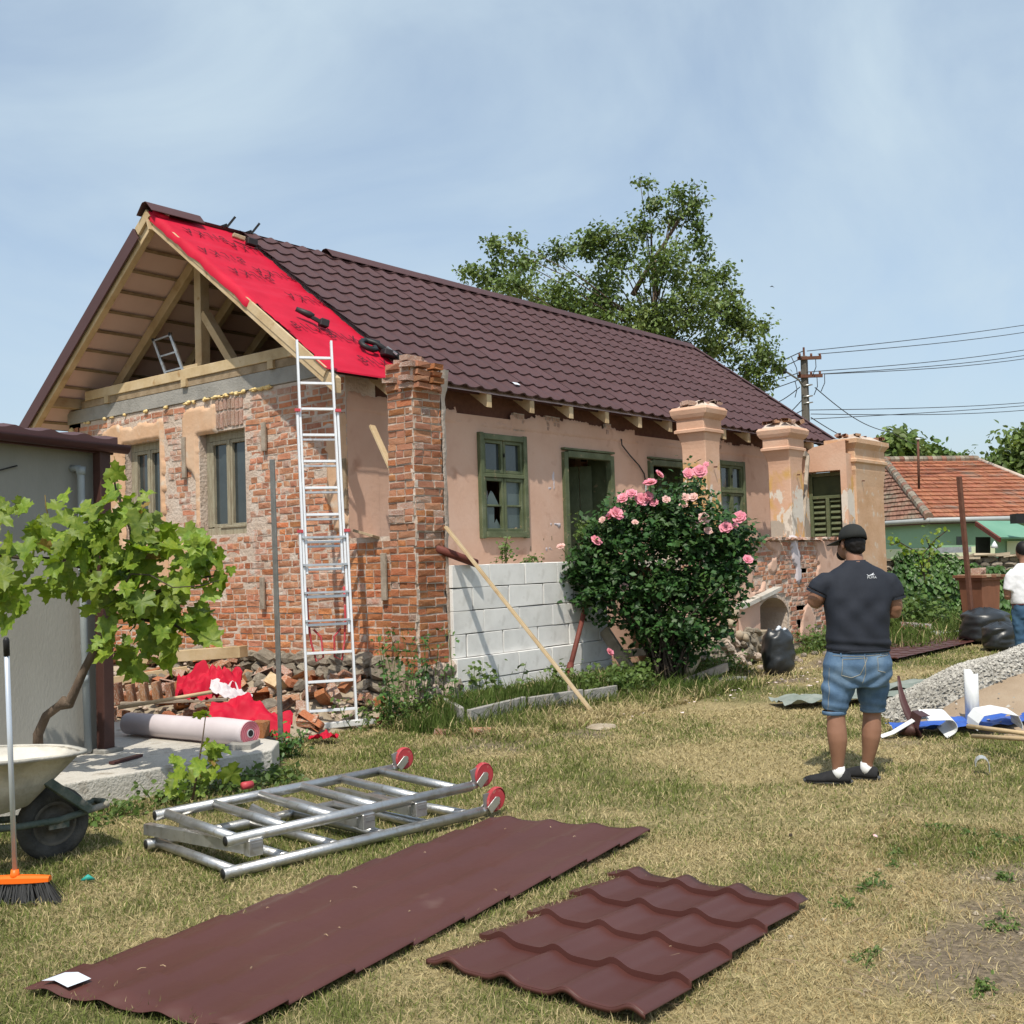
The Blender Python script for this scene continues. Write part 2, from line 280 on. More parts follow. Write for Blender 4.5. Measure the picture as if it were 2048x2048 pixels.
# ------------------------------------------------------------------ mesh helpers
class MB:
    def __init__(s): s.v = []; s.f = []; s.r = []
    def add(s, vs, fs, r=0.):
        o = len(s.v); s.v.extend([tuple(v) for v in vs]); s.f.extend([tuple(i + o for i in f) for f in fs]); s.r.extend([r] * len(vs)); return s
    def box(s, c, size, rot=None, r=0., jit=0.):
        hx, hy, hz = size[0] / 2, size[1] / 2, size[2] / 2
        vs = [Vector((x * hx, y * hy, z * hz)) for x in (-1, 1) for y in (-1, 1) for z in (-1, 1)]
        if jit: vs = [v + Vector((R.uniform(-jit, jit), R.uniform(-jit, jit), R.uniform(-jit, jit))) for v in vs]
        if rot is not None:
            q = rot if isinstance(rot, (Matrix, Quaternion)) else Euler(rot).to_matrix()
            vs = [q @ v for v in vs]
        c = Vector(c)
        return s.add([v + c for v in vs], [(0, 1, 3, 2), (4, 6, 7, 5), (0, 4, 5, 1), (2, 3, 7, 6), (0, 2, 6, 4), (1, 5, 7, 3)], r)
    def beam(s, a, b, w, h, up=(0, 0, 1), r=0.):
        a = Vector(a); b = Vector(b); d = (b - a); ln = d.length; d.normalize()
        up = Vector(up); x = d.cross(up)
        if x.length < 1e-4: x = d.cross(Vector((1, 0, 0)))
        x.normalize(); z = x.cross(d).normalized()
        vs = []
        for p in (a, b):
            for i, j in ((-1, -1), (1, -1), (1, 1), (-1, 1)): vs.append(p + x * i * w / 2 + z * j * h / 2)
        return s.add(vs, [(0, 1, 2, 3), (7, 6, 5, 4), (0, 4, 5, 1), (1, 5, 6, 2), (2, 6, 7, 3), (3, 7, 4, 0)], r)
    def tube(s, pts, rr, n=8, caps=True, r=0., ell=None):
        pts = [Vector(p) for p in pts]; k = len(pts)
        rr = [rr] * k if not hasattr(rr, '__len__') else rr
        vs = []; pu = None
        for i, p in enumerate(pts):
            d = (pts[min(i + 1, k - 1)] - pts[max(i - 1, 0)]).normalized()
            if pu is None:
                u = d.orthogonal() if ell is None else Vector(ell[1]); u = (u - d * u.dot(d)).normalized()
            else: u = (pu - d * pu.dot(d)).normalized()
            pu = u; v = d.cross(u)
            e = 1. if ell is None else ell[0]
            for j in range(n):
                a = 2 * math.pi * j / n
                vs.append(p + u * math.cos(a) * rr[i] + v * math.sin(a) * rr[i] * e)
        fs = []
        for i in range(k - 1):
            for j in range(n):
                fs.append((i * n + j, i * n + (j + 1) % n, (i + 1) * n + (j + 1) % n, (i + 1) * n + j))
        if caps: fs.append(tuple(range(n - 1, -1, -1))); fs.append(tuple((k - 1) * n + j for j in range(n)))
        return s.add(vs, fs, r)
    def ell(s, c, rad_, rot=None, n=12, m=8, r=0.):
        vs = []; fs = []; c = Vector(c)
        q = Euler(rot).to_matrix() if rot is not None else Matrix.Identity(3)
        for i in range(m + 1):
            th = math.pi * i / m
            for j in range(n):
                ph = 2 * math.pi * j / n
                vs.append(c + q @ Vector((rad_[0] * math.sin(th) * math.cos(ph), rad_[1] * math.sin(th) * math.sin(ph), rad_[2] * math.cos(th))))
        for i in range(m):
            for j in range(n): fs.append((i * n + j, (i + 1) * n + j, (i + 1) * n + (j + 1) % n, i * n + (j + 1) % n))
        return s.add(vs, fs, r)
    def grid(s, P, r=0., close=False):
        n = len(P); m = len(P[0]); vs = [p for row in P for p in row]; fs = []
        for i in range(n - 1):
            for j in range(m - 1 if not close else m):
                fs.append((i * m + j, i * m + (j + 1) % m, (i + 1) * m + (j + 1) % m, (i + 1) * m + j))
        return s.add(vs, fs, r)
    def slab(s, poly, z0, z1, r=0.):
        n = len(poly); vs = [(x, y, z0) for x, y in poly] + [(x, y, z1) for x, y in poly]
        fs = [tuple(range(n - 1, -1, -1)), tuple(range(n, 2 * n))] + [(i, (i + 1) % n, n + (i + 1) % n, n + i) for i in range(n)]
        return s.add(vs, fs, r)
    def mesh(s, name, smooth=False):
        me = bpy.data.meshes.new(name); me.from_pydata(s.v, [], s.f)
        if any(s.r):
            a = me.attributes.new('rnd', 'FLOAT', 'POINT'); a.data.foreach_set('value', np.array(s.r, dtype=np.float32))
        if smooth: me.polygons.foreach_set('use_smooth', [True] * len(me.polygons))
        me.update(); return me

WL = {}      # world position of each parent (parents are never rotated)
def link(name, data, mat=None, parent=None, loc=(0, 0, 0), rot=None, scale=None, label=None, cat=None, group=None, kind=None):
    o = bpy.data.objects.new(name, data); COL.objects.link(o)
    if mat is not None and data is not None:
        mats = mat if isinstance(mat, (list, tuple)) else [mat]
        if len(data.materials) == 0:
            for x in mats: data.materials.append(MT[x] if isinstance(x, str) else x)
    p = Vector(loc); WL[o.name] = p.copy()
    if parent is not None:
        o.parent = parent; p = p - WL[parent.name]
    o.location = p
    if rot is not None:
        if isinstance(rot, Quaternion): o.rotation_mode = 'QUATERNION'; o.rotation_quaternion = rot
        else: o.rotation_euler = rot
    if scale is not None: o.scale = scale
    if label: o['label'] = label
    if cat: o['category'] = cat
    if group: o['group'] = group
    if kind: o['kind'] = kind
    return o
def put(name, mb, mat, parent=None, smooth=False, **k):
    return link(name, mb.mesh(name, smooth), mat, parent, **k)
def thing(name, label, cat, loc=(0, 0, 0), group=None):
    return link(name, None, None, None, loc, label=label, cat=cat, group=group)
def part_box(name, mat, parent, c, size, rot=None, **k): return put(name, MB().box(c, size, rot), mat, parent, **k)
def part_beam(name, mat, parent, a, b, w, h, up=(0, 0, 1), **k): return put(name, MB().beam(a, b, w, h, up), mat, parent, **k)
def part_tube(name, mat, parent, pts, r, n=8, **k): return put(name, MB().tube(pts, r, n), mat, parent, smooth=k.pop('smooth', True), **k)
def bevel(o, wd=.004, seg=1):
    m = o.modifiers.new('bevel', 'BEVEL'); m.width = wd; m.segments = seg; m.limit_method = 'ANGLE'; return o
def baked(o):
    """apply the modifiers into the mesh"""
    dg = bpy.context.evaluated_depsgraph_get(); me = bpy.data.meshes.new_from_object(o.evaluated_get(dg), depsgraph=dg)
    old = o.data; o.modifiers.clear(); o.data = me; me.name = old.name; return o
def remeshed(name, mb, mat, parent, voxel=.012, smooth=6, disp=None, **k):
    o = put(name, mb, mat, parent, smooth=True, **k)
    m = o.modifiers.new('remesh', 'REMESH'); m.mode = 'VOXEL'; m.voxel_size = voxel; m.use_smooth_shade = True
    if smooth: s = o.modifiers.new('smooth', 'SMOOTH'); s.factor = .5; s.iterations = smooth
    if disp:
        t = bpy.data.textures.new(name + '_folds', 'CLOUDS'); t.noise_scale = disp[1]; t.noise_depth = 1
        d = o.modifiers.new('folds', 'DISPLACE'); d.texture = t; d.strength = disp[0]; d.mid_level = .5; d.texture_coords = 'LOCAL'
    return baked(o)

# ================================================================== SETTING: the ground
def zg(x, y):
    x = np.asarray(x, float); y = np.asarray(y, float)
    h = .035 * (fbm(x * .9 + 20, y * .9 + 20, 3) - .5) + .018 * (fbm(x * 4 + 9, y * 4 + 30, 5) - .5)
    bed = np.clip((y + 2.05) / .25, 0, 1) * np.clip((.15 - (y + 1.0)) / .2, 0, 1) * np.clip((x + .45) / .3, 0, 1) * np.clip((4.6 - x) / .6, 0, 1)
    return h + .12 * bed
def zgf(x, y): return float(zg(x, y))

def dryness(x, y):
    d = fbm(x * .55 + 11, y * .55 + 5, 11, 3) * .65 + fbm(x * 2.3, y * 2.3, 15, 3) * .45 - .03
    return np.clip((d - .36) * 3.6, 0, 1)
def bare(x, y):
    b = fbm(x * 1.3 + 3, y * 1.3 + 8, 21, 3)
    near = np.clip(1.2 - np.hypot(x + 3.3, y + 8.3) / 2.0, 0, 1) * .36      # trampled soil right of the tile sheet
    path = np.exp(-((y + 2.6 - .02 * x) / .45) ** 2) * np.clip((x - 3.4) / 1.0, 0, 1) * np.clip((8.5 - x) / 1.5, 0, 1) * .42
    b = b + .22 * (fbm(x * 6, y * 6, 25, 3) - .5)
    return np.clip((b + near + path - .68) * 4.5, 0, 1)

cx = np.concatenate([np.linspace(-60, -11, 12), np.linspace(-10, 4, 210), np.linspace(4.2, 20, 90), np.linspace(22, 60, 20), np.linspace(70, 400, 14)])
cy = np.concatenate([np.linspace(-200, -14, 14), np.linspace(-12, 1, 200), np.linspace(1.3, 12, 40), np.linspace(14, 60, 16), np.linspace(80, 400, 10)])
GX, GY = np.meshgrid(cx, cy, indexing='ij')
GZ = zg(GX, GY)
gm = bpy.data.meshes.new('ground')
n0, n1 = GX.shape
vv = np.stack([GX.ravel(), GY.ravel(), GZ.ravel()], 1)
ii = (np.arange(n0 - 1)[:, None] * n1 + np.arange(n1 - 1)[None]).ravel()
gm.from_pydata(vv.tolist(), [], np.stack([ii, ii + n1, ii + n1 + 1, ii + 1], 1).tolist())
dr = dryness(vv[:, 0], vv[:, 1])[:, None]; ba = bare(vv[:, 0], vv[:, 1])[:, None]
cg = np.array([.14, .135, .055]); cdry = np.array([.31, .25, .13]); cb = np.array([.175, .138, .095])
cc = cg * (1 - dr) + cdry * dr; cc = cc * (1 - ba) + cb * ba
ca = gm.color_attributes.new('col', 'FLOAT_COLOR', 'POINT'); ca.data.foreach_set('color', np.concatenate([cc, np.ones((len(cc), 1))], 1).astype(np.float32).ravel())
gm.polygons.foreach_set('use_smooth', [True] * len(gm.polygons))
MT['ground'] = vcol_material('ground_soil', rough=1, bump=1.0, bscale=55, noise=.38, nscale=30)
link('ground', gm, 'ground', kind='structure')

# concrete slab by the outbuilding
sm = MB()
poly = [(-7.6, -2.05), (-4.5, -2.04), (-3.6, -2.12), (-2.86, -2.20), (-2.55, -1.9), (-2.28, .45), (-7.6, .8)]
n = len(poly)
sm.slab(poly, -.12, .2)
slab = put('concrete_slab', sm, 'concrete_pale', kind='structure'); bevel(slab, .012, 2)

# ================================================================== THE HOUSE
house = thing('old_house', 'long peach plastered house with stripped brick gable and dark brown metal tile roof', 'house', (0, 0, 0))
H = house
PITCH = .745
CP_, SP_ = 1 / math.hypot(1, PITCH), PITCH / math.hypot(1, PITCH)
RY = 2.93; EY = -.30; EZ = 3.70
RZ = EZ + PITCH * (RY - EY)
def zr(y): return RZ - PITCH * abs(RY - y)

# ---- walls
def holed(mb, axis, v, u0, u1, z0, z1, holes, depth, nrm):
    """front faces of a wall in the plane axis=v between u0..u1, z0..z1 with openings, and the reveals of the openings"""
    us = sorted({u0, u1, *[h[0] for h in holes], *[h[1] for h in holes]}); zs = sorted({z0, z1, *[h[2] for h in holes], *[h[3] for h in holes]})
    def pt(u, z, d=0.): return (v - nrm * d, u, z) if axis == 0 else (u, v - nrm * d, z)
    for a, b in zip(us, us[1:]):
        for c, d in zip(zs, zs[1:]):
            if any(h[0] <= (a + b) / 2 <= h[1] and h[2] <= (c + d) / 2 <= h[3] for h in holes): continue
            mb.add([pt(a, c), pt(b, c), pt(b, d), pt(a, d)], [(0, 1, 2, 3)])
    for a, b, c, d in holes:
        q = [(a, c), (b, c), (b, d), (a, d)]
        for (p0, p1) in zip(q, q[1:] + q[:1]):
            mb.add([pt(*p0), pt(*p1), pt(*p1, depth), pt(*p0, depth)], [(0, 1, 2, 3)])
    for (a, b, c, d) in ((u0, u0, z0, z1), (u1, u1, z0, z1)):
        mb.add([pt(a, c), pt(a, d), pt(a, d, depth), pt(a, c, depth)], [(0, 1, 2, 3)])
    mb.add([pt(u0, z1), pt(u1, z1), pt(u1, z1, depth), pt(u0, z1, depth)], [(0, 1, 2, 3)])
GW = [(1.80, 2.72, 2.03, 3.31), (3.56, 4.42, 2.05, 3.33)]      # gable windows: y0,y1,z0,z1
mb = MB(); holed(mb, 0, 0.0, 0.0, 5.85, .0, 3.74, GW, .45, -1)
put('gable_wall', mb, 'mortar', H)
LW = [(2.20, 3.13, 1.90, 3.22), (3.98, 5.16, 1.50, 3.08), (6.18, 7.25, 1.50, 3.07), (8.31, 9.24, 1.89, 3.19)]
mb = MB(); holed(mb, 1, 0.0, 0.46, 12.3, 0.0, 3.44, LW, .42, -1)
mb.add([(0.003, -.004, 0), (.47, -.004, 0), (.47, -.004, 3.44), (0.003, -.004, 3.44)], [(0, 1, 2, 3)])
put('long_wall', mb, 'plaster', H)
mb = MB()
mb.box((12.12, 2.9, 1.86), (.36, 5.7, 3.72)); mb.box((6.0, 5.68, 1.87), (12.0, .3, 3.74))
put('back_wall', mb, 'plaster', H)
part_box('inner_partition', 'plaster', H, (5.6, 3.2, 1.95), (.15, 4.6, 3.3)); part_box('inner_partition', 'plaster', H, (1.45, 3.2, 1.9), (.2, 4.6, 3.3))
part_box('attic_floor', 'wood_old', H, (6.2, 2.92, 3.80), (11.4, 5.0, .06))
part_box('room_floor', 'wood_old', H, (6.1, 2.95, 1.46), (11.6, 5.0, .06))
# far gable triangle
mb = MB(); mb.add([(12.2, -.05, 3.72), (12.2, 5.9, 3.72), (12.2, RY, RZ - .15), (12.3, -.05, 3.72), (12.3, 5.9, 3.72), (12.3, RY, RZ - .15)], [(0, 1, 2), (5, 4, 3), (0, 2, 5, 3), (1, 4, 5, 2)])
put('far_gable', mb, 'plaster', H)
# ring beam
bm_ = MB().box((.215, 3.0, 3.84), (.47, 5.70, .19)); ring = put('ring_beam', bm_, 'concrete', H); bevel(ring, .006)
mb = MB().box((6.2, .22, 3.57), (12.0, .30, .30)); put('eave_shade_strip', mb, 'rust', H)  # dark brown strip: the shade gap under the eave, put into the colour
# foam beads under the ring beam
mb = MB()
for i in range(70):
    y = R.choice([R.uniform(1.2, 3.0), R.uniform(1.2, 2.6), R.uniform(3.0, 5.7)]); 
    if y > 3.0 and R.random() < .6: continue
    mb.ell((-.022, y, 3.735 + R.uniform(-.015, .01)), (R.uniform(.015, .035), R.uniform(.02, .06), R.uniform(.01, .028)), n=6, m=4)
mb.ell((-.03, 5.72, 3.60), (.05, .06, .10), n=8, m=5)
put('mounting_foam', mb, 'foam', H, smooth=True, kind='stuff')

# ---- brick pieces
def brick_verts(seed):
    q = random.Random(seed); j = lambda a: q.uniform(-a, a)
    vs = []
    for y, s in ((.5, 1.), (-.30, 1.), (-.5, .90)):
        for x, z in ((-.5, -.5), (.5, -.5), (.5, .5), (-.5, .5)):
            sx = x * (1 - (1 - s) * .55) + (j(.02) if y < .4 else 0); sz = z * (s if y < 0 else 1) + (j(.06) if y < .4 else 0)
            vs.append((sx, y + (j(.10) if y < 0 else 0), sz))
    # extra points on the front: mid top and mid bottom, so the arris is not straight
    fs = []
    for k in (0, 4):
        for i in range(4): fs.append((k + i, k + (i + 1) % 4, k + 4 + (i + 1) % 4, k + 4 + i))
    vs.append((j(.2), -.52 + j(.10), j(.2)))
    for i in range(4): fs.append((8 + i, 8 + (i + 1) % 4, 12))
    return vs, fs
BV = [brick_verts(i) for i in range(16)]
BMESH = {}
def brick_data(i, mat):
    if (i, mat) not in BMESH:
        m = MB().add(*BV[i]); me = m.mesh('brick', False); me.materials.append(MT[mat]); BMESH[(i, mat)] = me
    return BMESH[(i, mat)]
RG = Euler((0, 0, -math.pi / 2)).to_matrix()
RV = Matrix.Identity(3)
class Bricks:
    def __init__(s): s.items = []
    def add(s, c, L, h, d, rot, mat, pri=0, tilt=0.):
        s.items.append((c, L, h, d, rot, mat, pri, tilt))
BR = Bricks(); JT = []
SOFT = {}
def lay(place, rot, u0, u1, z0, z1, skip=None, mat=None, pri=0, course=.078, proud=.005, wav=.006, L=.265, seed=1, arch=None):
    q = random.Random(seed); k = 0; z = z0
    while z < z1 - .03:
        h = course * q.uniform(.92, 1.06)
        header = (k % 3 == 2) or q.random() < .2
        u = u0 + (0 if k % 2 else (L * .5 if not header else 0)) - (0.0)
        first = True
        while u < u1 - .03:
            ln = (L * .5 if header and q.random() < .8 else L) * q.uniform(.9, 1.05)
            if first and k % 2 == 0: pass
            a = u; b = min(u + ln, u1)
            if first and a > u0 + .02:
                cs = [(u0, a)]
                first = False
            else: cs = []; first = False
            cs.append((a, b))
            for a_, b_ in cs:
                if b_ - a_ < .035: continue
                cu = (a_ + b_) / 2; w_ = b_ - a_ - q.uniform(.010, .022)
                cz = z + h / 2 + wav * math.sin(cu * 2.3 + k * .7) + q.uniform(-.003, .003)
                if skip and skip(cu, cz, w_, q): continue
                m = mat(cu, cz, q) if callable(mat) else (mat or 'brick')
                pr = proud + q.uniform(-.006, .005)
                JT.append((place(cu, cz, pr - (.008 if pri == 3 else .0055)), b_ - a_ - .006, h + .004, .046, rot))
                BR.add(place(cu, cz, pr), w_, h - q.uniform(.010, .017), .046, rot, m, pri(cu, cz) if callable(pri) else pri, q.uniform(-.02, .02) + (arch(cu, cz) if arch else 0))
            u = b
        z += h; k += 1

def inside(y, z, ws, pad=.0):
    return any(a - pad < y < b + pad and c - pad < z < d + pad for a, b, c, d in ws)
def plaster_mask(y, z):
    """1 where the gable still carries plaster (peach), by rough outlines"""
    n = (fbm(y * 5 + 3, z * 5 + 1, 31, 3) - .5) * .22
    m = np.zeros(np.shape(y), bool)
    m |= (y > 3.47 + n * .25) & (y < 4.98 + n) & (z > 1.2 + n) & (z < 3.60 + n * .8)
    m |= (y > 4.6) & (z < 3.12 + n * 1.2) & (z > 1.0 + n) & (y < 5.84)
    m |= (y > 2.86 + n) & (y <= 3.6) & (z > 1.50 + n) & (z < 1.92 + n * .6 + (y - 2.9) * .25) & (y + (z - 1.5) * .5 > 2.95)
    m |= (y > 2.66) & (y < 3.05 + n * .5) & (z > 2.68 - (y - 2.72) * -.9 + n * .3) & (z < 3.66 + n * .5)
    m |= (y > 2.66) & (y < 2.80 + n * .15) & (z > 1.98) & (z < 2.9)
    m |= (y > 2.34 + n * .2) & (y <= 2.8) & (z > 3.28) & (z < 3.64 + n * .5)
    m |= (y < .34 + n * 1.1 - np.clip(2.5 - z, 0, 1) * .22) & (z > 1.95 + n) & (z < 3.06 + n)
    m |= (y < .12 + n * .5) & (z > 3.0) & (z < 3.3 + n)
    return m
def whitish(y, z):
    return ((2.75 < y < 3.5) and 1.9 < z < 3.6 and fbm(y * 3, z * 3, 41, 2) > .38) or (1.5 < y < 3.2 and 1.55 < z < 2.05 and fbm(y * 4, z * 4, 44, 2) > .5) or (1.2 < y < 1.8 and 1.9 < z < 2.6 and fbm(y * 4, z * 4, 47, 2) > .62)
def gskip(u, z, w_, q):
    y = 5.85 - u
    if inside(y, z, [(a - w_ * .42, b + w_ * .42, c - .03, d + .03) for a, b, c, d in GW]): return True
    if 1.78 < y < 2.40 and 3.30 < z < 3.70: return True
    if bool(plaster_mask(np.array(y), np.array(z))): return True
    if whitish(y, z) and q.random() < .45: return True
    return q.random() < .02
def gmat(u, z, q):
    y = 5.85 - u
    if whitish(y, z): return 'brick_pink'
    if z < 1.15: return 'brick_orange' if q.random() < .6 else 'brick'
    if z > 1.7 and y > 1.2: return q.choice(['brick', 'brick', 'brick_pink'])
    return q.choice(['brick', 'brick', 'brick', 'brick_pink', 'brick_orange', 'brick'])
G = lambda cu, cz, pr: (-pr + .022, 5.85 - cu, cz)
lay(G, RG, 0, 5.85, .60, 3.72, gskip, gmat, pri=lambda u, z: 1.0 if (u > 3.4) else 0.1, seed=3, wav=.008)
# soldier course over the right gable window
for i in range(7):
    y = 1.85 + i * .078
    for z, h in ((3.44, .19), (3.62, .13)):
        BR.add((.008, y, z + R.uniform(-.01, .01)), .062, h, .05, RG, 'brick_pink', 1.2, R.uniform(-.04, .04))
# verandah end parapet and corner pillar, flush with the gable
OR = lambda u, z, q: ('brick_orange' if z < 1.75 or q.random() < .35 else 'brick') if q.random() < (.93 if not 2.0 < z < 2.3 else .5) else 'brick_pink'
pk = MB(); pk.box((.215, -.325, .95), (.42, .645, 1.9)); pk.box((.222, -.835, 1.85), (.43, .35, 3.72))
put('pillar_core', pk, 'mortar', H)
lay(lambda u, z, pr: (-pr + .018, -u, z), RG, 0.0, .66, .45, 1.88, None, OR, pri=1, seed=5)
arch = lambda u, z: 0
rg = lambda z, s: .028 * (float(vn(int(z / .078) * 1.37 + s, 1.5, 17)) - .4) + .05 * max(0, z - 3.3) * float(vn(z * 4, s, 3)) + .02 * float(vn(z * 1.1, s, 4))
lay(lambda u, z, pr: (-pr + .018 - rg(z, 1), -.655 - u + .02 * (vn(z * 9, 2, 5) - .5), z), RG, 0.0, .38, .45, 3.66, None, OR, pri=3, seed=6, L=.25, proud=.012, wav=.010)
lay(lambda u, z, pr: (u - .01 + .03 * (float(vn(z * 11, 5, 5)) - .5), -1.012 - pr + .02 - rg(z, 2), z), RV, 0.0, .44, .45, 3.66, None, OR, pri=3, seed=7, L=.27, proud=.012, wav=.010)
# overhanging corbel courses at the pillar head
for k in range(4):
    z = 3.46 + k * .074; o = (.045, .07, .02, .035)[k]
    for u, ln in ((.10, .22), (.33, .19)):
        BR.add((u + R.uniform(-.02, .02), -1.0 - o + R.uniform(-.02, .02), z + R.uniform(-.008, .008)), ln * R.uniform(.8, 1.05), .056, .12, RV, R.choice(['brick', 'brick_orange', 'brick']), 3, R.uniform(-.09, .09))
        if k != 2: BR.add((.03 - o + R.uniform(-.02, .02), -.66 - u + R.uniform(-.02, .02), z + R.uniform(-.008, .008)), ln * R.uniform(.7, 1.0), .056, .12, RG, R.choice(['brick', 'brick_pink']), 3, R.uniform(-.09, .09))
for i in range(7):    # loose top course
    BR.add((R.uniform(.06, .38), R.uniform(-.96, -.7), 3.74 + R.uniform(0, .03)), R.uniform(.1, .24), .06, .12, Euler((R.uniform(-.1, .1), R.uniform(-.1, .1), R.uniform(0, 3))).to_matrix(), 'brick_pink', 3, 0)
# verandah front, right part: masonry between the cellar arch and the end pillar
VH = [(7.55, 8.62, 0.0, .88)]
mb = MB(); holed(mb, 1, -1.02, 5.3, 11.35, 0.0, 1.80, [(7.55, 8.62, -.0, .892)], .5, -1)
# arch spandrel above the cellar opening
arcp = [(8.085 + .535 * math.cos(a), .62 + .27 * math.sin(a)) for a in [math.pi * i / 10 for i in range(11)]]
put('verandah_wall', mb, 'mortar', H)
mb = MB()
for (x0, z0_), (x1, z1_) in zip(arcp, arcp[1:]):
    mb.add([(x0, -1.02, z0_), (x1, -1.02, z1_), (x1, -1.02, .893), (x0, -1.02, .893)], [(0, 1, 2, 3)])
    mb.add([(x0, -1.03, z0_), (x1, -1.03, z1_), (x1, -.5, z1_), (x0, -.5, z0_)], [(0, 1, 2, 3)])
    mb.add([(x0, -1.045, z0_), (x1, -1.045, z1_), (8.085 + (x1 - 8.085) * 1.07, -1.045, .62 + (z1_ - .62) * 1.14 + .01), (8.085 + (x0 - 8.085) * 1.07, -1.045, .62 + (z0_ - .62) * 1.14 + .01)], [(0, 1, 2, 3)])
put('cellar_arch', mb, 'mortar', H)
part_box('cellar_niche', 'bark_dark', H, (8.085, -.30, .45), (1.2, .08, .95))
def vskip(u, z, w_, q):
    if 7.5 < u < 8.68 and z < .95: return True
    if u < 7.35 and z < 1.42 and z > .2: return True       # peach plaster field
    if fbm(u * 1.6 + 5, z * 2.2, 51, 2) > .60: return True
    return q.random() < .06
lay(lambda u, z, pr: (u, -1.02 - pr + .018, z), RV, 5.3, 11.35, .10, 1.80, vskip, lambda u, z, q: q.choice(['brick_pink', 'brick', 'brick']), pri=-1, seed=11, L=.25, proud=.016)
# exposed patches high on the long wall
for (x0, x1, z0_, z1_) in ((2.93, 3.16, 3.30, 3.50), (3.62, 3.95, 3.33, 3.54), (5.05, 5.2, 3.4, 3.55), (8.0, 8.5, 3.38, 3.55), (1.0, 1.3, 3.50, 3.6)):
    lay(lambda u, z, pr: (u, -pr + .016, z), RV, x0, x1, z0_, z1_, None, 'brick_pink', pri=2, seed=int(x0 * 10), L=.16)
# bricks at the top edge of the verandah wall
for i in range(26):
    BR.add((5.4 + i * .228 + R.uniform(-.02, .02), -1.0 + R.uniform(-.02, .02), 1.825), .2, .05, .24, Euler((0, R.uniform(-.04, .04), R.uniform(-.05, .05))).to_matrix(), 'brick_pink', -1, 0)

items = sorted(BR.items, key=lambda t: -t[6] + .0001 * (Vector(t[0]) - CP).length)
for i, (c, L_, h, d, rot, m, pri, tilt) in enumerate(items[:300]):
    o = link('brick', brick_data(R.randrange(16), m), None, H, c)
    q = (rot @ Euler((0, tilt, 0)).to_matrix()).to_quaternion()
    o.rotation_mode = 'QUATERNION'; o.rotation_quaternion = q; o.scale = (L_, d, h)
for key in ('brick', 'brick_pink', 'brick_orange'):
    mb = MB()
    for (c, L_, h, d, rot, m, pri, tilt) in items[300:]:
        if m != key: continue
        vs, fs = BV[R.randrange(16)]; q = rot @ Euler((0, tilt, 0)).to_matrix(); c = Vector(c)
        mb.add([q @ Vector((v[0] * L_, v[1] * d, v[2] * h)) + c for v in vs], fs, R.random())
    put('brickwork', mb, key, H, kind='stuff')

mb = MB()      # mortar round each brick, a few millimetres behind its face
for (c, L_, h, d, rot) in JT:
    c = Vector(c); vs = []
    for x in (-.5, .5):
        for y in (-.5, .5):
            for z in (-.5, .5): vs.append(rot @ Vector((x * L_, y * d + (R.uniform(-.002, .002) if y < 0 else 0), z * h)) + c)
    mb.add(vs, [(0, 1, 5, 4), (0, 4, 6, 2), (1, 3, 7, 5), (0, 2, 3, 1), (4, 5, 7, 6)], R.random())
put('pointing', mb, 'mortar', H, kind='stuff')

# ---- plaster coats: thin shells with broken edges
def coat(name, mat, axis, v, nrm, u0, u1, z0, z1, mask, th=.022, cell=.03, relief=.004, seed=61):
    nu = int((u1 - u0) / cell); nz_ = int((z1 - z0) / cell)
    U, Z = np.meshgrid(u0 + (np.arange(nu) + .5) * cell, z0 + (np.arange(nz_) + .5) * cell, indexing='ij')
    m = mask(U, Z)
    mb = MB(); idx = {}
    def vert(i, j):
        if (i, j) in idx: return idx[(i, j)]
        inn = all(0 <= a < nu and 0 <= b < nz_ and m[a, b] for a in (i - 1, i) for b in (j - 1, j))
        u = u0 + i * cell; z = z0 + j * cell
        if not inn: u += R.uniform(-.4, .4) * cell; z += R.uniform(-.4, .4) * cell
        d = (th + relief * float(vn(u * 6, z * 6, seed))) if inn else -.004
        edge = i in (0, nu) or j in (0, nz_)
        p = (v + nrm * d, u, z) if axis == 0 else (u, v + nrm * d, z)
        mb.v.append(p); mb.r.append(0.); idx[(i, j)] = len(mb.v) - 1; return idx[(i, j)]
    for i in range(nu):
        for j in range(nz_):
            if m[i, j]: mb.f.append((vert(i, j), vert(i + 1, j), vert(i + 1, j + 1), vert(i, j + 1)))
    if mb.f: return put(name, mb, mat, H, smooth=True)
def gm_(y, z):
    m = plaster_mask(y, z)
    for a, b, c, d in GW: m &= ~((y > a - .005) & (y < b + .005) & (z > c - .02) & (z < d + .005))
    return m
for a_, b_ in ((3.42, 5.85), (1.5, 3.42), (0.0, 1.5)): coat('plaster_coat', 'plaster_gable', 0, 0, -1, a_, b_, .9, 3.74, gm_, th=.034)
def vm_(x, z):
    n = (fbm(x * 4, z * 4, 71, 3) - .5) * .3
    m = (x < 7.38 + n) & (z < 1.44 + n * .6) & (z > .2)
    m |= (fbm(x * 1.6 + 5, z * 2.2, 51, 2) > .61) & (x > 7.0)
    m &= ~((x > 7.5) & (x < 8.68) & (z < .97))
    return m
coat('verandah_plaster', 'plaster', 1, -1.02, -1, 5.3, 11.3, .12, 1.80, vm_, th=.034)
# ragged plaster edge at the top of the long wall
coat('top_plaster', 'plaster', 1, 0.0, -1, .02, 12.2, 3.30, 3.62, lambda x, z: z < 3.46 + .12 * fbm(x * 2.2, 3 + 0 * z, 88, 3) - .14 * (fbm(x * .9 + 7, 1 + 0 * z, 89, 2) > .62) + .05 * (vn(x * 9, z * 3, 90) - .5), th=.012, cell=.03)
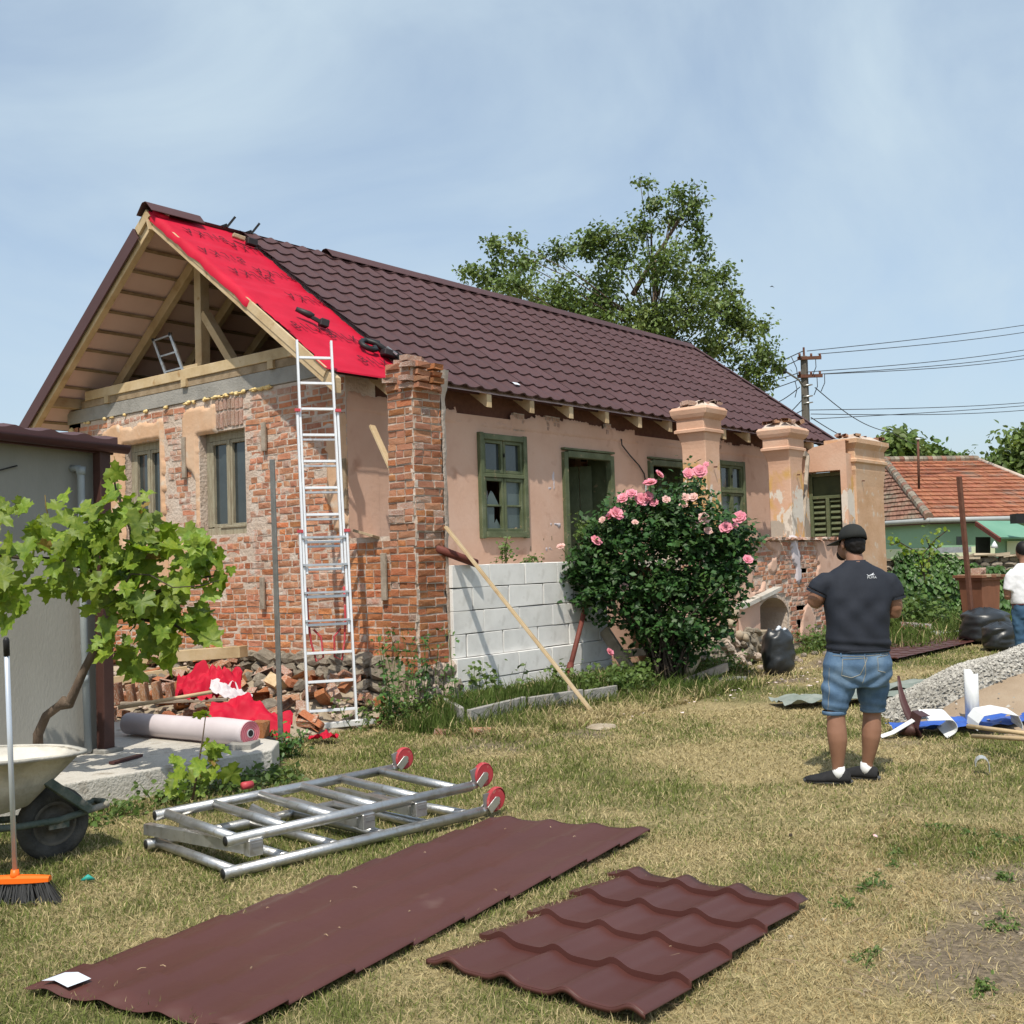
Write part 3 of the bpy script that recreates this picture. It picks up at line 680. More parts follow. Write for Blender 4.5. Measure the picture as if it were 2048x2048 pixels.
# white lime streak below the middle pillar
coat('lime_patch', 'white_roll', 1, -1.02, -1, 8.6, 9.5, .8, 1.9, lambda x, z: np.abs(x - 8.95 - (1.8 - z) * .12 - .10 * (vn(x * 5, z * 7, 8) - .5)) < .16 * .4 + .16 * (z - 1.25) + .12 * (vn(x * 5, z * 6, 9) - .5), th=.045)
# strip of old plaster on the back edge of the corner pillar
mb = MB()
P = []
for k in range(60):
    z = .5 + k * .054; a = .425 + .02 * float(vn(k * .6, 0, 5)); b = .46 + .03 * float(vn(k * .45, 3, 5))
    if k > 52: b += .012 * (k - 52)
    P.append([(a - .01, -1.038, z), (b + .012, -1.035, z), (b + .03, -1.0, z), (b + .03, -.7, z)])
mb.grid(P); put('plaster_edge', mb, 'mortar', H, smooth=True)

# ---- windows of the gable (two tall casements, weathered wood)
def gable_window(y0, y1, z0, z1, frame_mat, lab):
    x = .14
    f = MB(); w_ = .065
    f.box((x, (y0 + y1) / 2, z1 - .05), (.08, y1 - y0 - .01, .10)); f.box((x, (y0 + y1) / 2, z0 + .045), (.09, y1 - y0 - .01, .09))
    f.box((x, y0 + .035, (z0 + z1) / 2), (.08, .06, z1 - z0 - .2)); f.box((x, y1 - .05, (z0 + z1) / 2), (.08, .09, z1 - z0 - .2))
    f.box((x - .03, (y0 + y1) / 2 - .08, z0 + .10), (.06, (y1 - y0) * .55, .03))
    win = put('window', f, frame_mat, H, label=lab)
    ym = (y0 + y1) / 2 - .01
    for a, b in ((y0 + .07, ym - .012), (ym + .012, y1 - .10)):
        s = MB(); t = .045
        for c in (a + t / 2, b - t / 2): s.box((x - .015, c, (z0 + z1) / 2), (.05, t, z1 - z0 - .21))
        for zz in (z0 + .115, z1 - .125): s.box((x - .016, (a + b) / 2, zz), (.05, b - a - 2 * t, .045))
        s2 = put('sash', s, frame_mat, win); bevel(s2, .004)
        part_box('pane', 'glass', win, (x + .005, (a + b) / 2, (z0 + z1) / 2), (.006, b - a - .07, z1 - z0 - .28))
    cst = MB().box((x - .035, ym, (z0 + z1) / 2), (.03, .05, z1 - z0 - .2)); put('cover_strip', cst, frame_mat, win)
    bevel(win, .005)
gable_window(*GW[0], 'green_worn', 'weathered wooden window nearer the ladder')
gable_window(*GW[1], 'green_worn', 'pale green window beside the grey outbuilding')

# ---- green windows of the long wall
def pane_poly(mb, pts, y):
    k = len(pts); mb.add([(x, y, z) for x, z in pts] + [(x, y + .004, z) for x, z in pts], [tuple(range(k)), tuple(range(2 * k - 1, k - 1, -1))] + [(i, (i + 1) % k, k + (i + 1) % k, k + i) for i in range(k)])
def green_window(x0, x1, z0, z1, broken):
    f = MB(); t = .075
    for x in (x0 + t / 2 - .01, x1 - t / 2 + .01): f.box((x, -.012, (z0 + z1) / 2), (t, .09, z1 - z0 + .02))
    f.box(((x0 + x1) / 2, -.013, z1 - t / 2), (x1 - x0 - 2 * t + .02, .09, t)); f.box(((x0 + x1) / 2, -.02, z0 + t / 2), (x1 - x0 - 2 * t + .02, .10, t))
    zt = z0 + (z1 - z0) * .60
    f.box(((x0 + x1) / 2, -.015, zt), (x1 - x0 - 2 * t + .02, .07, .05))
    win = put('window', f, 'green_paint', H); bevel(win, .006)
    xm = (x0 + x1) / 2
    for a, b in ((x0 + t, xm - .006), (xm + .006, x1 - t)):
        for c, d, low in ((z0 + t, zt - .03, True), (zt + .03, z1 - t, False)):
            s = MB(); q = .042; yy = -.005
            for x in (a + q / 2, b - q / 2): s.box((x, yy, (c + d) / 2), (q, .05, d - c))
            for z in (c + q / 2, d - q / 2): s.box(((a + b) / 2, yy - .001, z), (b - a - 2 * q, .05, q))
            if low: s.box(((a + b) / 2, yy, (c + d) / 2 - .01), (b - a - 2 * q, .03, .024))
            bevel(put('sash', s, 'green_paint', win), .004)
            zm = (c + d) / 2 - .01; l, r_ = a + q, b - q
            y = .012
            if not low: pm = MB(); pane_poly(pm, [(l, c + q), (r_, c + q), (r_, d - q), (l, d - q)], y); put('pane', pm, 'glass', win)
            elif broken and a < xm - .1:
                pm = MB(); pane_poly(pm, [(l, zm), (r_ - .01, zm), (l + (r_ - l) * .55, d - q - .14), (l + (r_ - l) * .42, d - q - .12)], y)
                put('broken_pane', pm, 'glass_dusty', win)
                pm = MB(); pane_poly(pm, [(l, c + q), (r_, c + q), (r_, c + q + .03), (l + (r_ - l) * .75, zm - .17), (l + (r_ - l) * .60, c + q + .06), (l + (r_ - l) * .62, zm - .02), (l, zm - .02)], y)
                put('broken_pane', pm, 'glass_dusty', win)
            else:
                for c2, d2 in ((c + q, zm - .012), (zm + .012, d - q)):
                    pm = MB(); pane_poly(pm, [(l, c2), (r_, c2), (r_, d2), (l, d2)], y); put('pane', pm, 'glass_dusty', win)
    put('latch', MB().box((xm, -.045, (zt + z1) / 2), (.012, .02, .05)), 'black', win)
    return win
green_window(*LW[0], True); green_window(*LW[3], False)
# rag hanging behind the broken pane
mb = MB()
for i in range(7):
    mb.tube([(2.34 + i * .028 * 1, .05, 2.03 - .0), (2.40 + (i - 3) * .012, .05, 2.22 + (i % 3) * .02), (2.42, .05, 2.50 - abs(i - 3) * .02)], [.013, .009, .003], 5)
put('curtain_rag', mb, 'white_roll', H, smooth=True, label='pale crumpled curtain rag behind the broken pane')

# ---- doors of the long wall
def door(x0, x1, z0, z1, leaf):
    f = MB(); t = .09
    for x in (x0 + t / 2 - .02, x1 - t / 2 + .02): f.box((x, -.005, (z0 + z1) / 2), (t, .10, z1 - z0))
    f.box(((x0 + x1) / 2, -.006, z1 - t / 2 + .02), (x1 - x0 - 2 * t + .04, .10, t)); f.box(((x0 + x1) / 2, -.03, z1 + .045), (x1 - x0 + .06, .07, .03))
    # deep lining
    for x in (x0 + .01, x1 - .01): f.box((x, .22, (z0 + z1) / 2), (.02, .36, z1 - z0))
    f.box(((x0 + x1) / 2, .22, z1 - .01), (x1 - x0 - .05, .36, .02))
    d = put('door', f, 'green_paint', H); bevel(d, .005)
    # boarded leaf swung inwards on the right jamb
    n = 5; wd = (x1 - x0 - .2) * .95
    for i in range(n):
        a = rad(58); cx_ = x1 - .06 - math.cos(a) * wd * (i + .5) / n; cy_ = .30 + math.sin(a) * wd * (i + .5) / n
        put('board', MB().box((0, 0, 0), (wd / n - .008, .025, z1 - z0 - .16)), 'green_paint', d, loc=(cx_, cy_, (z0 + z1) / 2 - .04), rot=(0, 0, -a))
    return d
door(*LW[1], True); door(*LW[2], True)
# flaked lime spots and grime on the plaster
coat('lime_spots', 'white_roll', 1, 0.0, -1, 3.45, 3.8, 2.45, 3.05, lambda x, z: fbm(x * 9, z * 7, 95, 2) > .70, th=.006, cell=.02)
coat('lime_spots', 'white_roll', 1, 0.0, -1, 3.2, 3.9, 1.62, 2.1, lambda x, z: fbm(x * 12, z * 12, 96, 2) > .76, th=.006, cell=.015)
coat('chipped_spots', 'wood_old', 1, 0.0, -1, 2.6, 3.9, 1.6, 2.05, lambda x, z: fbm(x * 14, z * 8, 97, 2) > .77, th=.005, cell=.015)
# electric cable stapled over the wall
part_tube('cable', 'wire', H, [(5.42, -.03, 3.35), (5.40, -.05, 3.26), (5.62, -.04, 3.12), (5.88, -.03, 2.98), (6.02, -.025, 2.86), (6.06, -.02, 2.75)], .010, 6)
part_tube('cable_conduit', 'grey_pvc', H, [(6.06, -.02, 2.75), (6.06, -.02, 2.30), (5.5, -.02, 2.05), (5.25, -.02, 2.02)], .010, 6)

# ---- verandah: aerated concrete block infill
q = random.Random(4)
bz = [1.57 - .25 * k for k in range(7)]
mb = MB().box((1.93, -.852, .78), (2.92, .16, 1.54)); put('block_backing', mb, 'concrete', H)
for k in range(6):
    z1_, z0_ = bz[k], bz[k + 1]
    if z0_ < -.1: z0_ = -.02
    x = .47; first = True; off = [.0, .30, .12, .42, .2, .05][k]
    while x < 3.38:
        ln = (.625 if not first else (.625 - off if off else .625)); first = False
        e = min(x + ln, 3.40 - (.0 if k > 3 else .02))
        if e - x > .05:
            o = link('block', None and None or MB().box((0, 0, 0), (e - x - (q.uniform(.006, .014) if q.random() < .65 else q.uniform(.018, .036)), .20, z1_ - z0_ - q.uniform(.006, .011)), jit=.004).mesh('block'), 'aac', H, ((x + e) / 2, -.98 - (.035 if k >= 4 else 0) + q.uniform(-.003, .003), (z0_ + z1_) / 2))
            bevel(o, .004)
        x += ln
# verandah floor
mb = MB().box((2.0, -.46, 1.50), (3.0, .9, .08)); mb.box((8.3, -.46, 1.50), (6.6, .9, .08)); put('verandah_floor', mb, 'concrete_pale', H)
# end wall with the shutter door
mb = MB(); holed(mb, 0, 11.42, -.98, -.02, 1.5, 3.40, [(-.86, -.13, 1.55, 3.10)], .35, -1)
put('end_wall', mb, 'pillar_plaster', H)
mb = MB(); mb.add([(11.42, -.98, 3.4), (11.42, -.02, 3.4), (11.42, -.35, 3.56), (11.42, -.98, 3.64), (11.77, -.98, 3.4), (11.77, -.02, 3.4), (11.77, -.35, 3.56), (11.77, -.98, 3.64)],
                  [(0, 1, 2, 3), (3, 2, 6, 7), (1, 5, 6, 2)]); put('end_wall', mb, 'pillar_plaster', H)
sd = put('shutter_door', MB().box((11.66, -.82, 2.32), (.06, .07, 1.5)).box((11.66, -.17, 2.32), (.06, .07, 1.5)).box((11.66, -.495, 3.05), (.06, .58, .07)).box((11.65, -.495, 2.62), (.07, .58, .06)).box((11.64, -.50, 2.1), (.06, .07, 1.0)), 'green_paint', H)
bevel(sd, .006)
part_box('upper_panel', 'green_dark', sd, (11.68, -.495, 2.83), (.03, .56, .36))
for i in range(9):
    part_box('slat', 'green_paint', sd, (11.66, -.325, 1.70 + i * .105), (.03, .22, .05), (0, .6, 0)); part_box('slat', 'green_paint', sd, (11.66, -.66, 1.70 + i * .105), (.03, .22, .05), (0, .6, 0))
part_box('shutter_back', 'green_dark', sd, (11.74, -.495, 2.32), (.02, .72, 1.5))

# ---- plastered pillars
def pillar(xc, y0, prof, mat='pillar_plaster', lab=None, top=0.1, seed=1):
    """prof: (z, half width in x, front y, back y)"""
    mb = MB(); P = []
    for z, hw, yf, yb in prof:
        row = []
        c = .012
        for (x, y) in ((xc - hw + c, yf), (xc + hw - c, yf), (xc + hw, yf + c), (xc + hw, yb - c), (xc + hw - c, yb), (xc - hw + c, yb), (xc - hw, yb - c), (xc - hw, yf + c)):
            row.append((x, y, z))
        P.append(row)
    mb.grid(P, close=True)
    k = len(P[0]); mb.f.append(tuple(range((len(P) - 1) * k, len(P) * k)))
    o = put('pillar', mb, mat, H, label=lab)
    # broken masonry crown
    q = random.Random(seed); z = prof[-1][0]; hw, yf, yb = prof[-1][1:]
    cr = MB(); g = []
    for i in range(9):
        row = []
        for j in range(7):
            u = i / 8; v = j / 6; e = min(u, 1 - u, v, 1 - v) * 4
            row.append((xc + (2 * u - 1) * hw * .98, yf + (yb - yf) * v, z - .004 + min(1, e) * (top * .6 + q.uniform(-.02, .05))))
        g.append(row)
    cr.grid(g); put('mortar_crown', cr, 'mortar', o)
    for i in range(14):
        link('brick_stub', brick_data(q.randrange(16), q.choice(['brick_pink', 'rubble_brick'])), None, o, (xc + q.uniform(-.85, .85) * hw, q.uniform(yf + .05, yb - .05), z + top * .55 + q.uniform(-.01, .03)),
             rot=(q.uniform(-.25, .25), q.uniform(-.25, .25), q.uniform(0, 3)), scale=(q.uniform(.08, .2), .1, q.uniform(.04, .07)))
    return o
def prof(hs, hc, z0, zt, yf=-1.02, dep=.40, k=1.):
    r = [(z0, hs, yf, yf + dep)]
    zc = zt - .36
    for t in (0, .2, .4, .6, .8, 1.0):
        z = zc - .32 + .30 * t; e = (hc - .05 - hs) * t ** 2.2
        r.append((z, hs + e, yf - e * .35, yf + dep + e))
    a = hs + (hc - .05 - hs); 
    r += [(zc - .02, a + .03, yf - .045, yf + dep + .08), (zc + .02, a + .03, yf - .045, yf + dep + .08), (zc + .035, a, yf - .02, yf + dep + .05), (zc + .17, a, yf - .02, yf + dep + .05),
          (zc + .20, a + .03, yf - .05, yf + dep + .09), (zc + .25, hc, yf - .09, yf + dep + .12), (zc + .31, hc + .012, yf - .10, yf + dep + .13), (zt - .04, hc + .012, yf - .10, yf + dep + .13), (zt, hc - .02, yf - .07, yf + dep + .10)]
    return r
pillar(6.36, 0, prof(.215, .32, 1.55, 3.80), lab='first plaster pillar behind the rose bush', seed=2, top=.10)
pillar(9.20, 0, prof(.235, .36, .10, 3.70), lab='middle plaster pillar with large white and grey flaked patches', seed=3, top=.16)
pillar(12.42, 0, [(.0, .68, -1.02, -.62), (2.6, .68, -1.02, -.62), (2.8, .69, -1.025, -.60), (3.0, .71, -1.04, -.56), (3.10, .74, -1.05, -.54), (3.22, .74, -1.05, -.54), (3.25, .78, -1.09, -.50), (3.30, .78, -1.09, -.50), (3.32, .74, -1.05, -.53), (3.50, .74, -1.05, -.53), (3.60, .82, -1.12, -.48), (3.68, .82, -1.12, -.48)], mat='plaster_gable',
       lab='last plaster pillar at the far end of the verandah', seed=4, top=.14)
# notch where the timber plate sat in the pillar heads
for xc in (6.36, 9.20, 12.0):
    part_box('nail', 'rust', H, (xc, -1.06, 2.9), (.02, .05, .02))

# ---- foundation of field stones under the gable
SB = []
for sd_ in range(10):
    q = random.Random(sd_ + 50); vs = []; n_ = 3
    bmv = {}
    fs = []
    def gp(p):
        key = tuple(round(c, 3) for c in p)
        if key not in bmv:
            v = Vector(p).normalized(); v = v * (.5 + .16 * (q.random() - .5)); bmv[key] = len(vs); vs.append(v)
        return bmv[key]
    for ax in range(3):
        for s_ in (-1, 1):
            for i in range(2):
                for j in range(2):
                    c4 = []
                    for a, b in ((i, j), (i + 1, j), (i + 1, j + 1), (i, j + 1)):
                        p = [0, 0, 0]; p[ax] = s_; p[(ax + 1) % 3] = a - 1; p[(ax + 2) % 3] = b - 1; c4.append(gp(p))
                    if s_ < 0: c4.reverse()
                    fs.append(tuple(c4))
    SB.append((vs, fs))
STM = {}
def stone_data(i, mat, smooth=False):
    if (i, mat) not in STM:
        m = MB().add(*SB[i]); me = m.mesh('stone', smooth); me.materials.append(MT[mat]); STM[(i, mat)] = me
    return STM[(i, mat)]
mb = MB().box((.10, 2.5, .30), (.28, 6.7, .62)); put('foundation_core', mb, 'dirt', H)
q = random.Random(12)
for row in range(5):
    y = -.62 + q.random() * .1; z = .07 + row * .125
    while y < 4.6:
        L_ = q.uniform(.14, .34)
        link('foundation_stone', stone_data(q.randrange(10), 'stone'), None, H, (-.055 - .02 * q.random(), y + L_ / 2, z + q.uniform(-.02, .02)),
             rot=(q.uniform(-.3, .3), q.uniform(-.4, .4), -math.pi / 2 + q.uniform(-.2, .2)), scale=(L_ * 1.12, .22, q.uniform(.14, .19)))
        y += L_
# rubble footing of the corner pillar
for i in range(16):
    link('foundation_stone', stone_data(q.randrange(10), q.choice(['stone', 'mortar'])), None, H, (q.uniform(.0, .5), -1.03 - q.random() * .05, .08 + .4 * q.random()), rot=(q.random(), q.random(), q.random()), scale=(q.uniform(.16, .28), .16, q.uniform(.1, .18)))
link('footing_lump', stone_data(3, 'mortar'), None, H, (.42, -1.0, .22), rot=(.3, .2, .5), scale=(.30, .26, .40))

# ---- wall battens nailed on the bricks
for (y, z0_, z1_, x_, m) in ((1.385, 2.98, 3.32, -.045, 'wood_grey'), (2.99, 2.78, 3.30, -.045, 'wood_grey'), (1.47, 1.12, 1.50, -.045, 'wood_grey'), (-.575, 1.22, 1.72, -.045, 'wood_grey'), (.02, 2.22, 2.78, -.04, 'wood_old')):
    o = part_box('wall_batten', m, H, (x_, y, (z0_ + z1_) / 2), (.03, .075, z1_ - z0_)); bevel(o, .004)
# iron pipe stub in the corner pillar, rope
part_tube('pipe_stub', 'rusty_red', H, [(.30, -1.0, 1.76), (.78, -1.16, 1.58)], .045, 12)

# ================================================================== ROOF
def sp(x, y, off=0.):
    """point on the roof plane, off along the outward normal"""
    s = 1 if y <= RY else -1
    return Vector((x, y - s * SP_ * off, zr(y) + CP_ * off))
SLEN = (RY - EY) / CP_
def slope_pt(x, s_, off):      # s_ metres up from the eave on the right slope
    y = EY + s_ * CP_
    return (x, y - SP_ * off, EZ + s_ * SP_ + CP_ * off)
PW = .28; RH = .35
def wave(u, e=2.2):
    t = .5 + .5 * math.cos(2 * math.pi * u / PW)
    return .032 * t ** e
def tile_sheet(width, rows_len, fn, nseg=10, step=.022, lift=.004, sh=0., wk=1., we=2.2):
    """pressed metal tile sheet; fn(u, s, h) places a point"""
    nu = max(2, int(round(width / PW * nseg))); us = [width * i / nu for i in range(nu + 1)]
    lines = []; s = 0.
    while s < rows_len - 1e-6:
        e = min(s + RH, rows_len); fr = (e - s) / RH
        for t in (0., .06, .55, 1.): lines.append((s + (e - s) * t, step * (1 - t * fr), .6 * t))
        s = e
    P = [[fn(u, s_, wave(u - sh, we) * wk + h + lift * (1 - u / width)) for u in us] for s_, h, _ in lines]
    m = MB().grid(P)
    # turned-under lip at the eave
    P2 = [P[0], [fn(u, 0.0, wave(u - sh, we) * wk + step - .018 + lift * (1 - u / width)) for u in us]]
    m.grid(P2)
    return m
X0 = .80; SW = 4 * PW
full = tile_sheet(SW, SLEN, lambda u, s_, h: Vector(slope_pt(u, s_, h)) - Vector(slope_pt(0, 0, 0))).mesh('roof_sheet', True)
def edge_sharp(me, ang=35):
    me.set_sharp_from_angle(angle=rad(ang)) if hasattr(me, 'set_sharp_from_angle') else None
edge_sharp(full)
o0 = Vector(slope_pt(0, 0, 0))
x = X0
while x + SW < 12.7:
    link('roof_sheet', full, 'roof', H, o0 + Vector((x, 0, 0))); x += SW
rest = 12.68 - x
last = tile_sheet(rest, SLEN, lambda u, s_, h: Vector(slope_pt(u, s_, h)) - o0).mesh('roof_sheet', True); edge_sharp(last)
link('roof_sheet', last, 'roof', H, o0 + Vector((x, 0, 0)))
# rear slope (seen only from below)
mb = MB(); mb.add([sp(-.52, RY, .03), sp(12.68, RY, .03), sp(12.68, 6.16, .03), sp(-.52, 6.16, .03), sp(-.52, RY, .0), sp(12.68, RY, .0), sp(12.68, 6.16, .0), sp(-.52, 6.16, .0)], [(0, 3, 2, 1), (4, 5, 6, 7), (2, 3, 7, 6), (0, 1, 5, 4), (1, 2, 6, 5)])
put('rear_roof_sheet', mb, 'roof', H)
# verge flashing at the left rake
def rake(x, y0, y1, w_, h, off, mat, name, **k):
    a, b = sp(x, y0, off), sp(x, y1, off); up = (0, -SP_, CP_) if y1 <= RY else (0, SP_, CP_)
    return part_beam(name, mat, H, a, b, w_, h, up, **k)
rake(-.545, 6.20, 3.22, .02, .17, -.045, 'roof', 'verge_flashing')
rake(-.515, 6.20, 3.22, .08, .012, .046, 'roof', 'verge_flashing')
rake(12.70, RY, EY, .02, .16, -.03, 'roof', 'verge_flashing'); rake(12.67, RY, EY - .02, .10, .012, .065, 'roof', 'verge_flashing')
# ridge caps
def ridge(x0, x1, n):
    seg = (x1 - x0) / n
    for i in range(n):
        a = x0 + i * seg; b = a + seg + .04; m = MB(); P = []
        for x_, k in ((a, 1.05), (b, 1.0)):
            P.append([(x_, RY - .155 * k, RZ - .055 + .0), (x_, RY - .15 * k, RZ - .045), (x_, RY - .05, RZ + .045 * k + .02), (x_, RY - .03, RZ + .075 * k), (x_, RY + .03, RZ + .075 * k), (x_, RY + .05, RZ + .045 * k + .02), (x_, RY + .15 * k, RZ - .045), (x_, RY + .155 * k, RZ - .055)])
        m.grid(P); o = put('ridge_cap', m, 'roof', H); sm_ = o.modifiers.new('thick', 'SOLIDIFY'); sm_.thickness = .004
ridge(2.34, 12.68, 5); ridge(-.60, .15, 1)
# underlay: red membrane over rafters on the bare strip, pinkish inside
mb = MB(); P = []
NX, NS = 26, 60
for i in range(NS + 1):
    row = []
    for j in range(NX + 1):
        s_ = -.02 + (SLEN + .02) * i / NS; u = -.50 + 1.33 * j / NX
        rag = 0.
        if j == 0: rag = (.05 * (vn(i * .35, 1, 6) - .3) + .05) if 4 < i < 24 else -.035
        wr = .026 * (vn(u * 1.1 + s_ * .5, s_ * 6, 9) - .5) + .016 * (vn(u * 3 + s_, s_ * 15, 10) - .5) - .006 + (.012 * math.exp(-((s_ - 1.9 - .1 * u) / .03) ** 2)) + (.010 * math.exp(-((s_ - 3.05 - .12 * u) / .025) ** 2))
        if i >= 24 and j < 2: rag = -.528 - u
        row.append(Vector(slope_pt(u + rag, s_, -.012 + wr - ((.075 + .02 * float(vn(i * .5, 2, 8))) if j == 0 and i >= 24 else 0))))
    P.append(row)
mb.grid(P); und = put('red_underlay', mb, 'underlay', H, smooth=True)
# hem of the membrane over the eave
mb = MB(); P = []
for i in range(4):
    P.append([Vector(slope_pt(-.42 + 1.35 * j / 20, -.02 - .0 * i, -.012)) + Vector((0, -.003 * i, -.007 * i)) for j in range(21)])
mb.grid(P); put('underlay_hem', mb, 'underlay', und, smooth=True)
mb = MB().tube([slope_pt(-.50, SLEN - .05, -.03), slope_pt(-.40, SLEN - .10, -.02), slope_pt(-.30, SLEN - .1, -.01)], [.055, .05, .02], 10); put('underlay_fold', mb, 'underlay', und, smooth=True)
mb = MB().box(slope_pt(-.37, SLEN - .02, .012), (.17, .12, .02), (math.atan(PITCH), 0, 0)); put('underlay_label', mb, 'white_roll', und)
def flat_text(txt, size, ext=.0006):
    c = bpy.data.curves.new('lettering', 'FONT'); c.body = txt; c.size = size; c.align_x = 'CENTER'; c.align_y = 'CENTER'; c.extrude = ext; c.resolution_u = 2
    o = bpy.data.objects.new('lettering', c); COL.objects.link(o)
    dg = bpy.context.evaluated_depsgraph_get(); me = bpy.data.meshes.new_from_object(o.evaluated_get(dg), depsgraph=dg)
    bpy.data.objects.remove(o); return me
ltr = flat_text('B I L K A', .23)
ltr.materials.append(MT['ink'])
# plane axes on the slope: x along ridge, up = slope direction
def slope_rot(a=0.):
    X = Vector((1, 0, 0)); Y = Vector((0, CP_, SP_)); Z = Vector((0, -SP_, CP_))
    m = Matrix((X, Y, Z)).transposed()
    return (m @ Euler((0, 0, a)).to_matrix()).to_quaternion()
for (x_, s_, a) in ((.02, 3.55, math.pi), (.62, 3.42, math.pi), (-.12, 2.9, math.pi - .1), (.50, 2.62, math.pi), (.02, 2.42, math.pi), (.55, 1.95, math.pi), (.0, 1.0, 0), (.45, .90, 0), (.50, .33, 0)):
    link('printed_lettering', ltr, None, und, slope_pt(x_, s_, .012), rot=slope_rot(a), scale=(.72, 1, 1))
# inner lining of the left slope and rest of the right slope
mb = MB(); mb.add([sp(-.50, RY, -.035), sp(12.6, RY, -.035), sp(12.6, 6.12, -.035), sp(-.50, 6.12, -.035)], [(0, 1, 2, 3)])
mb.add([sp(.7, RY, -.035), sp(12.6, RY, -.035), sp(12.6, EY, -.035), sp(.6, EY, -.035)], [(0, 1, 2, 3)])
put('underlay_lining', mb, 'underlay_inside', H)
mb = MB(); mb.add([sp(-.49, RY, -.044), sp(.7, RY, -.044), sp(.7, EY + .02, -.044), sp(-.49, EY + .02, -.044)], [(0, 1, 2, 3)]); put('underlay_lining', mb, 'dark_brown', H)

# ---- roof timber
xs_r = [-.46, .40] + [1.28 + .86 * i for i in range(14)]
xs_r = [x_ for x_ in xs_r if x_ < 12.6]
for i, x_ in enumerate(xs_r):
    bevel(part_beam('rafter', 'wood', H, sp(x_, 6.06, -.115), sp(x_, RY + .01, -.115), .09, .14, (0, SP_, CP_)), .004)
    m_ = MB(); ye = EY + .03 - (.12 if i in (0, 1) else 0); zo = lambda y, o: zr(y) - o / CP_
    vs_ = [(ye, zo(ye, .045)), (RY, zo(RY, .045)), (RY, zo(RY, .185)), (ye + .03, zo(ye + .03, .185)), (ye, zo(ye, .175))]
    m_.add([(x_ + dx_, y, z) for dx_ in (-.045, .045) for y, z in vs_], [(0, 1, 2, 3, 4), (9, 8, 7, 6, 5)] + [(a, a + 5, (a + 1) % 5 + 5, (a + 1) % 5) for a in range(5)])
    bevel(put('rafter', m_, 'wood', H), .004)
rake(-.500, EY, RY - .02, .03, .10, -.075, 'wood', 'verge_board')
rake(-.53, 3.20, RY + .02, .035, .12, -.03, 'wood', 'verge_board')
part_beam('verge_block', 'wood', H, (-.52, RY - .03, RZ - .26), (-.52, RY + .02, RZ - .10), .03, .07, (1, 0, 0))
for i in range(11):      # battens under the left slope
    y = 6.0 - i * .29
    part_beam('roof_batten', 'wood_old', H, sp(-.48, y, -.044), sp(4.4, y, -.044), .045, .012, (0, SP_, CP_))
bevel(part_box('tie_beam', 'wood', H, (.02, 3.03, 4.10), (.13, 4.6, .13)), .005)
bevel(part_box('tie_beam', 'wood_old', H, (.03, 3.0, 3.985), (.11, 4.9, .10)), .005)
bevel(part_box('wall_plate', 'wood', H, (.35, 5.62, 4.02), (1.6, .14, .14)), .005)
bevel(part_box('wall_plate', 'wood', H, (5.7, .37, 3.98), (12.3, .14, .12)), .005)
for y in (1.22, 2.95, 4.75): part_box('packing_block', 'wood', H, (-.005, y, 3.985), (.12, .10, .095))
bevel(part_box('king_post', 'wood', H, (.36, 3.12, 5.0), (.14, .14, 1.75)), .006)
part_box('post_block', 'wood', H, (.20, 3.10, 4.21), (.12, .34, .10))
part_box('cross_beam', 'wood', H, (.36, 3.0, 4.08), (.14, 4.4, .12))
part_beam('strut', 'wood', H, (.36, 3.05, 4.95), (.36, 2.40, 4.15), .10, .12, (1, 0, 0))
part_beam('strut', 'wood', H, (3.58, 3.05, 5.15), (3.58, 4.1, 4.15), .10, .12, (1, 0, 0))
part_beam('purlin', 'wood', H, (.0, RY, RZ - .30), (12.2, RY, RZ - .30), .12, .14)
part_beam('strut', 'wood_old', H, (3.6, 3.0, 5.6), (3.6, 1.5, 4.0), .10, .12, (1, 0, 0))
part_beam('king_post', 'wood_old', H, (3.6, 3.0, 5.8), (3.6, 3.0, 3.9), .12, .12, (1, 0, 0))
# soffit shade boards behind the rafter tails
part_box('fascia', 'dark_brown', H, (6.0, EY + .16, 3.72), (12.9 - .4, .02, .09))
part_box('sticker', 'paper', H, slope_pt(2.92, .30, .035), (.11, .06, .004), slope_rot(0).to_matrix())
# prop and plank standing at the end wall
part_beam('prop_plank', 'wood_grey', H, (10.2, -.7, 3.35), (10.55, -.62, 3.30), .08, .10)
part_beam('prop_plank', 'wood_grey', H, (10.35, -.72, 3.30), (9.55, -.92, 1.85), .06, .06)

# ================================================================== LADDER against the eave
lb0, lb1 = Vector((-1.26, -.70, 0)), Vector((-.83, -.985, 0))
bc = (lb0 + lb1) / 2; rd = (lb1 - lb0).normalized()
topc = Vector((-.66, -.26, 3.97)); ax = (topc - bc).normalized(); Ltot = (topc - bc).length
back = rd.cross(ax).normalized()
if back.dot(CF) < 0: back = -back          # towards the wall
lad = thing('extension_ladder', 'long white aluminium extension ladder leaning on the eave at the house corner', 'ladder', bc)
secs = [(0.02, 1.98, .235, 0.), (.95, 3.25, .207, .045), (1.55, Ltot, .178, .09)]
for k, (a, b, hw, o) in enumerate(secs):
    for s in (-1, 1):
        r_ = part_beam('rail', 'white_alu', lad, bc + ax * a + rd * s * hw + back * o * .0 - back * (-o * .3), bc + ax * b + rd * s * hw + back * (o * .3), .024, .055, back); bevel(r_, .003)
step = .28; nr = int((Ltot - .2) / step)
